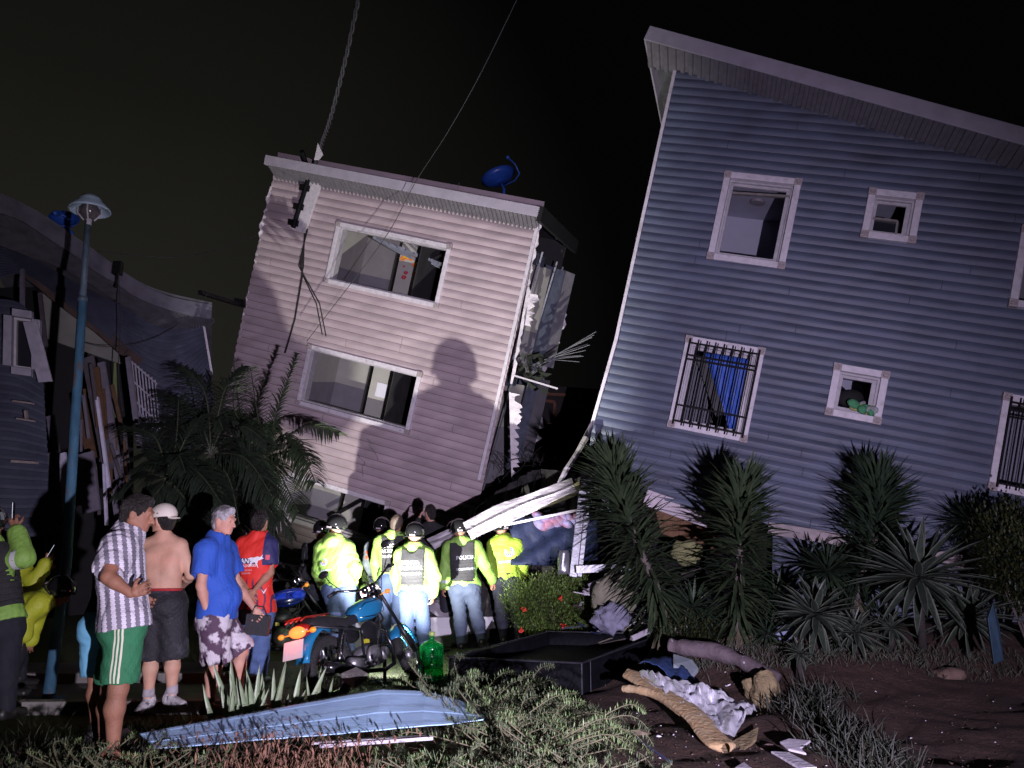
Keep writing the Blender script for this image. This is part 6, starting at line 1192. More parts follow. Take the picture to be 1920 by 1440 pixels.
# 1 striped shirt man
def stripes_mat():
    m = bpy.data.materials.new('striped_cotton'); m.use_nodes = True; t = m.node_tree; b = t.nodes['Principled BSDF']; L = t.links.new; nn = t.nodes.new
    g = nn('ShaderNodeTexCoord'); mp = nn('ShaderNodeMapping'); L(g.outputs['Object'], mp.inputs[0]); mp.inputs['Rotation'].default_value = (0, R(9), 0)
    sx = nn('ShaderNodeSeparateXYZ'); L(mp.outputs[0], sx.inputs[0]); ad = nn('ShaderNodeMath'); ad.operation = 'MULTIPLY_ADD'; ad.inputs[1].default_value = .55; L(sx.outputs['Y'], ad.inputs[0]); L(sx.outputs['X'], ad.inputs[2])
    zz = nn('ShaderNodeMath'); zz.operation = 'MULTIPLY'; zz.inputs[1].default_value = 260; L(sx.outputs['Z'], zz.inputs[0]); sn = nn('ShaderNodeMath'); sn.operation = 'SINE'; L(zz.outputs[0], sn.inputs[0])
    ma = nn('ShaderNodeMath'); ma.operation = 'MULTIPLY'; ma.inputs[1].default_value = 105; L(ad.outputs[0], ma.inputs[0]); s1 = nn('ShaderNodeMath'); s1.operation = 'SINE'; L(ma.outputs[0], s1.inputs[0])
    jag = nn('ShaderNodeMath'); jag.operation = 'MULTIPLY_ADD'; jag.inputs[1].default_value = .28; L(sn.outputs[0], jag.inputs[0]); L(s1.outputs[0], jag.inputs[2])
    r = nn('ShaderNodeValToRGB'); e0, e1 = r.color_ramp.elements; e0.position = .0; e0.color = (.17, .155, .20, 1); e1.position = .12; e1.color = (.58, .55, .62, 1); L(jag.outputs[0], r.inputs[0])
    z2 = nn('ShaderNodeMath'); z2.operation = 'MULTIPLY'; z2.inputs[1].default_value = 520; L(sx.outputs['Z'], z2.inputs[0]); s2 = nn('ShaderNodeMath'); s2.operation = 'SINE'; L(z2.outputs[0], s2.inputs[0]); mr = nn('ShaderNodeMapRange'); mr.inputs['From Min'].default_value = -1; mr.inputs['To Min'].default_value = .85; mr.inputs['To Max'].default_value = 1.1; L(s2.outputs[0], mr.inputs[0])
    v = nn('ShaderNodeVectorMath'); v.operation = 'SCALE'; L(r.outputs[0], v.inputs[0]); L(mr.outputs[0], v.inputs['Scale']); L(v.outputs[0], b.inputs['Base Color']); b.inputs['Roughness'].default_value = .85; return m
green_sh = mat('green_shorts', (.022, .15, .065), .8, .12, 8, .4, 80); cyan_sh = mat('pale_blue_shorts', (.15, .42, .60), .8, .1, 8); maroon = mat('dark_maroon_shirt', (.06, .012, .012), .85, .2, 8)
m1 = person('man in a grey and white striped shirt and green shorts, hand on his hip', 5.3, dict(head=(257, 966), neck=(239, 1003), shR=(221, 1030, -.17), shL=(232, 1026, .19), elR=(202, 1082, -.30), wrR=(246, 1113, -.30), hdR=(268, 1105, -.30), elL=(222, 1090, .30), wrL=(262, 1118, .28), hipR=(236, 1172, -.09), hipL=(230, 1172, .10), knR=(222, 1290, -.10), anR=(212, 1404, -.08), knL=(208, 1290, .14), anL=(196, 1400, .22)), face=(1, .12, -.12), chest=(1, .25, 0), h=1.76, vox=.0075, sk=sk_dk, hair=hairm, top=(stripes_mat(), .62), hem=-.02, bottom=(green_sh, .80), baggy=.040, legbag=.022, hemflare=.02, seed=3, palm={'R': (.2, -1, 0)}, curls=(.5, .45), skirt=.012)
T1 = m1
for i in range(3):                                       # three cream side stripes on the green shorts
    D = m1['D']; a = Vector(D['hipR']); k_ = Vector(D['knR']); up_ = (a - k_).normalized(); ux = Vector((1, 0, 0)); ux = (ux - up_ * ux.dot(up_)).normalized(); shp = gridpoly(.011, .40, 2, 22)
    decal('side_stripe', shp, m1['lower'], m1['lower'], a.lerp(k_, .36) + ux * (.022 * (i - 1) + .02), ux, up_, 1, mat('cream_stripe', (.55, .55, .42), .8, .05), off=.0025)
# collar
mb = MB(); nkv = Vector(m1['D']['neck']) + Vector((.0, 0, .0)); mb.lathe([(.068, .035), (.088, .012), (.098, -.012)], nkv + Vector((.008, 0, .012)), Vector((.45, .05, 1)), 24); obj('collar', mb, mat('shirt_collar', (.5, .48, .55), .85, .1), m1['shirt'], smooth=True, solid=.005)
# 2 hidden companion in pale blue shorts
person('dark-haired person in pale blue shorts mostly hidden behind the striped shirt man', 5.8, dict(head=(236, 1006), neck=(224, 1036), shL=(206, 1056, .05), shR=(244, 1056, .1), elL=(204, 1105), wrL=(212, 1140), elR=(244, 1105), wrR=(238, 1140), hipL=(184, 1176), hipR=(212, 1176), knL=(181, 1270), anL=(180, 1365), knR=(212, 1270), anR=(208, 1365)), face=(.6, 1, 0), chest=(.3, 1, 0), h=1.55, vox=.012, sk=sk_dk, hair=hairm, top=(maroon, .8), bottom=(cyan_sh, .85), shoes=shoeb, baggy=.02, legbag=.03, seed=4)
# 3 shirtless man with a cream cap
m3 = person('shirtless man in a cream cap and black shorts seen from behind', 7.0, dict(head=(305, 977), neck=(307, 1008), shL=(273, 1024, .02), shR=(340, 1024, 0), elL=(262, 1072, .12), wrL=(272, 1100, .34), elR=(358, 1078, .02), wrR=(343, 1098, .26), hipL=(291, 1132), hipR=(322, 1132), knL=(285, 1226), anL=(278, 1306), knR=(325, 1226), anR=(322, 1300), toeL=(265, 1318, -.12), toeR=(345, 1308, -.10)), face=(-.93, .3, -.12), chest=(-.1, 1, 0), h=1.78, vox=.0075, sk=sk_lt, hair=hairm, cap=(mat('cream_cap', (.62, .56, .48), .8, .08, 14, .2, 60), np.array([.8, -.3, -.05])), bottom=(mat('black_dusty_shorts', (.014, .014, .018), .75, .2, 8, .5, 60, col2=(.09, .09, .11), c2scale=5, c2pos=.66, c2w=.1), .98), shoes=shoew, legbag=.03, seed=8, skirt=.012)
mb = MB()
for q in 'LR': a = Vector(m3['D']['an' + q]); mb = MB(); mb.tube([a + Vector((0, 0, .07)), a + Vector((0, 0, -.0))], [.045, .05], 12); obj('sock', mb, mat('pale_sock', (.36, .33, .35), .9, .1), m3['t'], smooth=True)
mb = MB(); 
for i in range(25):
    th = i / 24 * 6.283
mb.tube([Vector(m3['H'] + m3['up'] * .118 + m3['rt'] * math.cos(i / 30 * 6.283) * .158 + m3['ch'] * math.sin(i / 30 * 6.283) * .123) for i in range(31)], .012, 6, caps=False); obj('waistband', mb, mat('red_waistband', (.35, .015, .02), .8), m3['t'], smooth=True)
# 4 man in the blue T-shirt walking right
camo = mat('patterned_shorts', (.075, .04, .07), .8, .1, 12, .3, 60, col2=(.52, .48, .52), c2scale=9.5, c2pos=.5, c2w=.035)
m4 = person('grey-haired man in a plain blue T-shirt and patterned shorts walking right', 7.1, dict(head=(420, 978), neck=(407, 1012), shR=(386, 1034, -.16), shL=(424, 1034, .17), elR=(377, 1098, -.20), wrR=(389, 1150, -.18), elL=(446, 1098, .20), wrL=(478, 1142, .12), hipR=(402, 1160, -.09), hipL=(412, 1160, .09), knR=(406, 1240, -.08), anR=(392, 1318, -.08), knL=(452, 1222, .10), anL=(446, 1300, .14)), face=(.96, -.28, -.05), chest=(.9, -.15, 0), h=1.78, vox=.0075, sk=sk_pk, hair=hairg, top=(mat('blue_t_shirt', (.022, .085, .42), .8, .07, 7, .3, 60), .56), hem=-.01, bottom=(camo, .88), shoes=mat('brown_sandal', (.10, .06, .045), .8, .2), baggy=.032, legbag=.032, hemflare=.01, seed=12, curls=(.7, .5), bellyf=.6, skirt=.012)
mb = MB(); p = Vector(m4['D']['wrL']) + Vector((.04, -.02, -.13)); mb.box(p, (.20, 0, -.02), (0, .07, 0), (.01, 0, .17)); mb.tube([p + Vector((-.07, 0, .08)), p + Vector((-.03, 0, .16)), p + Vector((.04, 0, .15)), p + Vector((.08, 0, .07))], .008, 6); obj('pouch', mb, blackcl, loc=p - Vector((0, 0, .09)), bevel=.015, label='black pouch held in the hand of the man in the blue T-shirt', cat='pouch')
# 5 man in the red and navy jersey
def jersey():
    m = bpy.data.materials.new('red_navy_jersey'); m.use_nodes = True; t = m.node_tree; b = t.nodes['Principled BSDF']; L = t.links.new; nn = t.nodes.new; g = nn('ShaderNodeTexCoord'); s = nn('ShaderNodeSeparateXYZ'); L(g.outputs['Object'], s.inputs[0]); n = nn('ShaderNodeTexNoise'); n.inputs['Scale'].default_value = 4; L(g.outputs['Object'], n.inputs['Vector'])
    gx = nn('ShaderNodeMath'); gx.operation = 'GREATER_THAN'; gx.inputs[1].default_value = .012; L(s.outputs['X'], gx.inputs[0]); gzn = nn('ShaderNodeMath'); gzn.operation = 'GREATER_THAN'; gzn.inputs[1].default_value = 1.17; L(s.outputs['Z'], gzn.inputs[0]); a = nn('ShaderNodeMath'); a.operation = 'MULTIPLY'; L(gx.outputs[0], a.inputs[0]); L(gzn.outputs[0], a.inputs[1]); r = nn('ShaderNodeValToRGB'); r.color_ramp.elements[0].position = .0; r.color_ramp.elements[0].color = (.62, .025, .015, 1); r.color_ramp.elements[1].position = 1; r.color_ramp.elements[1].color = (.02, .02, .09, 1); r.color_ramp.interpolation = 'CONSTANT'
    mr = nn('ShaderNodeMapRange'); mr.inputs['From Min'].default_value = 0; mr.inputs['From Max'].default_value = 1; L(a.outputs[0], mr.inputs[0]); r.color_ramp.elements[1].position = .5; L(mr.outputs[0], r.inputs[0])
    w_ = nn('ShaderNodeTexWave'); w_.inputs['Scale'].default_value = 3.5; w_.inputs['Distortion'].default_value = 9; w_.inputs['Detail'].default_value = 1; L(g.outputs['Object'], w_.inputs['Vector']); r2 = nn('ShaderNodeValToRGB'); r2.color_ramp.elements[0].position = .82; r2.color_ramp.elements[1].position = .84; r2.color_ramp.elements[0].color = (0, 0, 0, 1); L(w_.outputs['Fac'], r2.inputs[0])
    lowz = nn('ShaderNodeMapRange'); lowz.inputs['From Min'].default_value = 1.05; lowz.inputs['From Max'].default_value = 1.0; L(s.outputs['Z'], lowz.inputs[0]); mu = nn('ShaderNodeMath'); mu.operation = 'MULTIPLY'; L(r2.outputs[0], mu.inputs[0]); L(lowz.outputs[0], mu.inputs[1])
    mx = nn('ShaderNodeMix'); mx.data_type = 'RGBA'; L(mu.outputs[0], mx.inputs[0]); L(r.outputs[0], mx.inputs[6]); mx.inputs[7].default_value = (.08, .02, .06, 1); L(mx.outputs[2], b.inputs['Base Color']); b.inputs['Roughness'].default_value = .7; return m
m5 = person('black-haired man in a red and navy sports jersey, hands clasped behind his back', 8.5, dict(head=(488, 980), neck=(485, 1006), shL=(458, 1024), shR=(505, 1024, -.02), elL=(448, 1078, .0), wrL=(466, 1112, -.17), elR=(506, 1074, -.06), wrR=(478, 1106, -.20), hipL=(468, 1148), hipR=(494, 1148), knL=(476, 1210), anL=(478, 1262), knR=(490, 1212), anR=(490, 1266)), face=(.25, 1, 0), chest=(.12, 1, 0), h=1.74, vox=.009, sk=sk_tan, hair=hairm, top=(jersey(), .60), hem=-.01, bottom=(jeans, 1.95), shoes=shoeb, baggy=.030, legbag=.02, seed=15, palm={'L': (0, 1, 0), 'R': (0, 1, 0)}, curls=(.6, .6))
def back(R_): up = Vector(R_['up']); bk = -Vector(R_['ch']); return Vector(R_['S']), up, bk, up.cross(bk).normalized()
S_, u_, b_, x_ = back(m5); tg = m5['shirt']
navyl = mat('navy_print', (.02, .02, .09), .6)
decal('logo_panel', gridpoly(.22, .055), tg, tg, S_ + u_ * -.145 + b_ * .1 - x_ * .045, (x_ - u_ * .06), u_, 1, navyl, off=.003); decal('lettering', text_mesh('MANU', .02, .2), tg, tg, S_ + u_ * -.165 + b_ * .1 - x_ * .07, (x_ - u_ * .06), u_, .068, letter, off=.006)
decal('lettering', text_mesh('RADIADORES', .01), tg, tg, S_ + u_ * -.205 + b_ * .1 - x_ * .06, x_, u_, .038, letter, off=.006)
for j, (z_, n_) in enumerate(((-.238, 8), (-.268, 7))):
    for i in range(n_): decal('faint_print', gridpoly(.009, .016, 1, 1), tg, tg, S_ + u_ * z_ + b_ * .1 + x_ * (-.105 + .0155 * i), x_, u_, 1, mat('pink_print', (.55, .3, .32), .6), off=.006)
bull = [(-.06, -.05), (-.035, -.01), (-.05, .01), (-.075, .012), (-.04, .025), (-.01, .022), (.02, .03), (.045, .022), (.055, .03), (.07, .045), (.062, .022), (.075, .01), (.05, .0), (.03, -.005), (.02, -.03), (.03, -.075), (.012, -.045), (.0, -.02), (-.02, -.02), (-.045, -.055)]
decal('bull_emblem', flatpoly(bull), tg, tg, S_ + u_ * -.14 + b_ * .1 + x_ * .045, x_, u_, 1.15, letter, off=.007)
for k, (dx, dz, sc_) in enumerate(((.10, -.37, 1), (.075, -.42, .8), (.125, -.45, 1.1))): decal('flash_mark', flatpoly([(-.03, .02), (-.005, -.012), (.03, .045), (.002, .0), (-.002, -.03)]), tg, tg, S_ + u_ * dz + b_ * .1 + x_ * dx, x_, u_, sc_, letter, off=.006)
decal('sleeve_patch', gridpoly(.04, .05, 3, 3), tg, tg, Vector(m5['D']['shR']).lerp(Vector(m5['D']['elR']), .42) + Vector((.01, -.06, 0)), (1, 0, 0), (0, 0, 1), 1, mat('red_patch', (.6, .05, .08), .6), off=.004)
# officers
def officer(label, Y, J, **k):
    a = dict(h=1.76, vox=.0105, sk=sk_tan, top=(hivis, 1.95), hem=-.0, bottom=(bluep, 1.98), shoes=shoeb, baggy=.036, legbag=.026, helmet=True, group=OFF); a.update(k); return person(label, Y, J, **a)
o1 = officer('leftmost helmeted officer of the group, plain lime jacket with a small emblem', 10.2, dict(head=(631, 988), neck=(626, 1012), shL=(603, 1030, .05), shR=(651, 1030, 0), elL=(598, 1072, .08), wrL=(608, 1098, .2), elR=(667, 1068, -.08), wrR=(684, 1100, -.18), hipL=(622, 1102, .02), hipR=(648, 1102), knL=(630, 1162), anL=(632, 1222), knR=(652, 1164), anR=(656, 1224)), face=(.45, 1, 0), chest=(.4, 1, 0), hood=True, seed=21, baggy=.045)
o2 = officer('officer with a crew cut and a black vest over a lime jacket', 11.4, dict(head=(744, 983), neck=(738, 1004), shL=(712, 1018), shR=(760, 1016, .05), elL=(704, 1056, .1), wrL=(708, 1084, .2), elR=(768, 1056, .1), wrR=(760, 1082, .25), hipL=(726, 1085), hipR=(750, 1085), knL=(718, 1143), anL=(712, 1202), knR=(748, 1143), anR=(745, 1203)), face=(.35, 1, 0), chest=(.1, 1, 0), helmet=False, hair=mat('crew_cut_hair', (.07, .05, .04), .7, .2, 60), vest=True, seed=22)
o3 = officer('helmeted officer in front of the bare-headed one, in a black vest with white lettering', 10.7, dict(head=(778, 1002), neck=(776, 1026), shL=(751, 1040), shR=(801, 1040), elL=(744, 1080, .08), wrL=(748, 1108, .2), elR=(816, 1080), wrR=(812, 1114, -.04), hipL=(764, 1112), hipR=(788, 1112), knL=(764, 1170), anL=(766, 1226), knR=(794, 1170), anR=(800, 1228)), face=(.1, 1, 0), vest=True, seed=23)
o4 = officer('helmeted officer in a large shiny black vest, hands at his sides, fourth from the left', 11.6, dict(head=(861, 994), neck=(864, 1015), shL=(841, 1028), shR=(893, 1026), elL=(834, 1068), wrL=(831, 1100, -.04), elR=(910, 1062, .02), wrR=(924, 1088, .15), hipL=(857, 1102), hipR=(885, 1102), knL=(863, 1156), anL=(865, 1204), knR=(893, 1154), anR=(903, 1196)), face=(-.15, 1, 0), vest=True, seed=24, bottom=(mat('slate_trousers', (.06, .08, .13), .8, .12, 8, .4, 70), 1.98), legbag=.03)
o5 = officer('helmeted person in a lime jacket almost hidden behind the large black vest', 12.4, dict(head=(852, 996), neck=(850, 1014), shL=(829, 1026), shR=(872, 1026), elL=(824, 1062), wrL=(830, 1090, .1), elR=(880, 1062), wrR=(880, 1090), hipL=(838, 1096), hipR=(862, 1096), knL=(836, 1145), anL=(836, 1192), knR=(862, 1145), anR=(862, 1192)), seed=25, bottom=(darkp, 1.98))
o6 = officer('helmeted officer in a lime jacket with a round blue emblem, rightmost of the group', 11.9, dict(head=(940, 990), neck=(944, 1010), shL=(924, 1022), shR=(970, 1022), elL=(922, 1060, .02), wrL=(921, 1090, .0), elR=(981, 1058, .05), wrR=(979, 1086, .15), hipL=(936, 1088), hipR=(962, 1088), knL=(940, 1142), anL=(944, 1192), knR=(968, 1142), anR=(974, 1190)), face=(-.5, 1, 0), chest=(-.1, 1, 0), hood=True, seed=26, bottom=(mat('black_navy_trousers', (.012, .014, .026), .8, .2, 8), 1.98), top=(mat('green_lime_jacket', (.27, .42, .04), .62, .08, 7, .35, 45), 1.95))
vest_text(o2, ['POLICIA', 'NACIONAL'], .066, -.0, -.01, .068); vest_text(o2, ['BOLIVARIANA'], .046, -.0, -.15, .062); vest_text(o3, ['POLICIA', 'NACIONAL'], .062, -.01, -.05, .068); vest_text(o3, ['BOLIVARIANA'], .044, -.01, -.19, .062); vest_text(o4, ['POLICIA'], .07, .02, -.10, .06, mat('grey_lettering', (.35, .36, .4), .5)); vest_text(o4, ['BOLIVARIANA'], .045, .03, -.26, .05, MATS['grey_lettering'])
def emblem(R_, dx, dz, sc_, rot=0):
    S_, u_, b_, x_ = back(R_); tg = R_['shirt']; ux = x_ * math.cos(rot) + u_ * math.sin(rot); uy = u_ * math.cos(rot) - x_ * math.sin(rot); o = S_ + u_ * dz + b_ * .12 + x_ * dx
    decal('emblem_ring', ringpoly(.034, .068, 2.4, 7.3), tg, tg, o, ux, uy, sc_, mat('emblem_blue', (.02, .05, .35), .6), off=.005); decal('emblem_edge', ringpoly(.068, .074, 2.4, 7.3), tg, tg, o, ux, uy, sc_, letter, off=.006); decal('emblem_stars', ringpoly(.047, .053, 2.5, 7.2), tg, tg, o, ux, uy, sc_, letter, off=.0065)
    decal('emblem_core', ringpoly(.0, .03, 2.0, 7.6, 20, .8), tg, tg, o, ux, uy, sc_, mat('emblem_gold', (.45, .25, .08), .6), off=.006)
def backband(R_, dz, w_, h_=.022, dx=0, m_=bandm, rot=0):
    S_, u_, b_, x_ = back(R_); decal('reflective_band', gridpoly(w_, h_, 20, 2), R_['shirt'], R_['shirt'], S_ + u_ * dz + b_ * .12 + x_ * dx, x_ + u_ * rot, u_, 1, m_, off=.005)
emblem(o6, .045, -.10, .95, .2); backband(o6, -.235, .26, .026, .02, rot=.06); backband(o1, -.245, .17, .022, -.06, mat('dull_reflective_band', (.35, .42, .42), .5))
emblem(o1, -.06, -.14, .6, .5); band(o4, 'L', 1.75, .035, mat('dull_reflective_band', (.35, .42, .42)))
# patterned helmet held by the first officer
c = Vector(P(694, 1108, 9.95)); mb = MB(); mb.ball(c, (.125, .13, .115), 26, 16); hh_ = obj('held_helmet', mb, mat('patterned_helmet', (.50, .48, .62), .25, .1, 9, col2=(.16, .03, .05), c2scale=14, c2pos=.52, c2w=.03), loc=c - Vector((0, 0, .1)), smooth=True, label='white and red patterned helmet dangling from the hand of the leftmost officer', cat='helmet')
mb = MB(); mb.tube([c + Vector((.02, -.13, .06)), c + Vector((-.06, -.135, .0)), c + Vector((-.02, -.13, -.05))], .012, 6); mb.ball(c + Vector((.03, -.10, .01)), (.05, .04, .035)); obj('helmet_graphic', mb, mat('pink_graphic', (.5, .2, .4), .5), hh_, smooth=True)
# background figures
pz = person('person in a grey sleeve with red arm patches behind the bare-headed officer', 12.1, dict(head=(716, 990), neck=(713, 1012), shL=(692, 1026), shR=(734, 1026), elL=(687, 1058, -.05), wrL=(700, 1086, .05), elR=(740, 1060), wrR=(738, 1090), hipL=(702, 1094), hipR=(726, 1094), knL=(700, 1145), anL=(698, 1196), knR=(726, 1145), anR=(726, 1196)), face=(.2, 1, 0), h=1.74, vox=.012, top=(mat('grey_shirt', (.16, .19, .20), .8, .15, 8), 1.6), bottom=(bluep, 1.98), helmet=True, shoes=shoeb, seed=31)
D = pz['D']
for k, fr_ in enumerate((.30, .60)): decal('arm_patch', ringpoly(0, .026, 0, 6.283, 14), pz['shirt'], pz['shirt'], Vector(D['shL']).lerp(Vector(D['elL']), fr_) + Vector((0, -.05, 0)), (1, 0, 0), (0, 0, 1), 1, mat('red_orange_patch', (.6, .10, .04), .6), off=.004)
person('dark-clothed person raising a hand to the face in front of the pink wall', 12.7, dict(head=(806, 962), neck=(808, 984), shL=(784, 996), shR=(830, 996), elL=(772, 1012, .0), wrL=(786, 972, .08), elR=(834, 1035), wrR=(832, 1066), hipL=(797, 1068), hipR=(818, 1068), knL=(797, 1120), anL=(796, 1168), knR=(820, 1120), anR=(820, 1168)), face=(-.7, .7, .1), chest=(-.3, 1, 0), h=1.74, vox=.011, sk=sk_pk, hair=hairm, hairlen=.02, top=(mat('black_hoodie', (.012, .012, .014), .9, .2, 8), 1.85), bottom=(darkp, 1.98), shoes=shoeb, seed=32)
person('dark helmeted person in black close behind the leftmost officer', 11.0, dict(head=(604, 996), neck=(600, 1018), shL=(576, 1032), shR=(622, 1032), elL=(570, 1070), wrL=(578, 1100), elR=(628, 1070), wrR=(622, 1100), hipL=(588, 1105), hipR=(612, 1105), knL=(588, 1160), anL=(588, 1212), knR=(612, 1160), anR=(612, 1212)), h=1.72, vox=.012, top=(mat('black_hoodie', (.012, .012, .014)), 1.85), bottom=(darkp, 1.98), helmet=True, shoes=shoeb, seed=33)
# officers at the left edge
lg = 'police officers at the left edge'
p1 = person('officer cut by the left edge, raised lime sleeve with white band, filming with a phone', 6.6, dict(head=(-20, 985), neck=(-22, 1022), shL=(-45, 1048, .1), shR=(4, 1052, 0), elR=(45, 1046, -.02), wrR=(30, 992, .06), hdR=(24, 972, .06), elL=(-60, 1110, .1), wrL=(-30, 1140, .1), hipL=(-16, 1172), hipR=(16, 1172), knL=(-22, 1260), anL=(-22, 1328), knR=(10, 1258), anR=(12, 1326)), face=(.3, 1, .1), chest=(.25, 1, 0), h=1.78, vox=.008, sk=sk_dk, helmet=True, top=(hivis, 1.88), hem=-.0, bottom=(darkp, 1.98), shoes=shoeb, baggy=.036, legbag=.024, vest=2, seed=41, group=lg, palm={'R': (-.2, .9, .3)}, curls=(.4, 1.0))
band(p1, 'R', .80, .05)
p2 = person('officer in a dim yellow jacket raising a glowing phone behind the raised lime sleeve', 8.4, dict(head=(28, 1040), neck=(24, 1062), shL=(8, 1076, .1), shR=(44, 1072, 0), elR=(64, 1092, -.05), wrR=(86, 1056, -.02), hdR=(93, 1042, -.02), elL=(50, 1096, .25), wrL=(82, 1070, .2), hipL=(14, 1150), hipR=(36, 1150), knL=(14, 1215), anL=(14, 1270), knR=(38, 1215), anR=(40, 1270)), face=(.7, .7, .2), chest=(.6, .8, 0), h=1.62, vox=.010, sk=sk_dk, helmet=True, top=(hivis2, 1.95), bottom=(darkp, 1.98), shoes=shoeb, baggy=.036, vest=True, seed=42, group=lg, curls=(.8, 1.0))
p3 = person('helmeted officer in a yellow jacket bending forward with a hand hanging down', 7.7, dict(head=(112, 1110), neck=(92, 1118), shL=(78, 1126, .16), shR=(72, 1134, -.16), elR=(44, 1160, -.20), wrR=(46, 1192, -.18), hdR=(36, 1208, -.18), elL=(60, 1172, .12), wrL=(56, 1200, .06), hipL=(24, 1156, .09), hipR=(22, 1156, -.09), knL=(32, 1222, .1), anL=(18, 1284, .1), knR=(30, 1222, -.08), anR=(12, 1286, -.08)), face=(.9, .1, -.35), chest=(.55, .1, -.8), h=1.66, vox=.009, sk=sk_dk, helmet=True, top=(hivis2, 1.95), hem=.02, bottom=(darkp, 1.98), shoes=shoeb, baggy=.042, legbag=.024, seed=43, group=lg, curls=(.3, .25), palm={'R': (.3, .9, .1)})
S_, u_, b_, x_ = back(p3)
def phone(px, py, Y, ax, label, on=True):
    c = P(px, py, Y); ax = Vector(ax).normalized(); n = Vector((-.92, -.36, .1)); n = (n - ax * n.dot(ax)).normalized(); w_ = ax.cross(n); t = thing('phone', c - ax * .07, label, 'phone'); mb = MB(); mb.box(c, ax * .145, w_ * .072, n * .009); obj('case', mb, black, t, bevel=.004)
    mb = MB(); mb.box(c + n * .006, ax * .13, w_ * .062, n * .002); obj('screen', mb, mat('phone_screen', (.5, .5, .6), .2, 0, emit=(.75, .78, 1), estr=1.2), t)
phone(26, 958, 6.62, (-.15, .1, 1), 'lit phone held up above the raised lime sleeve'); phone(97, 1033, 8.35, (.45, .1, 1), 'lit phone held by the officer in the dim yellow jacket')
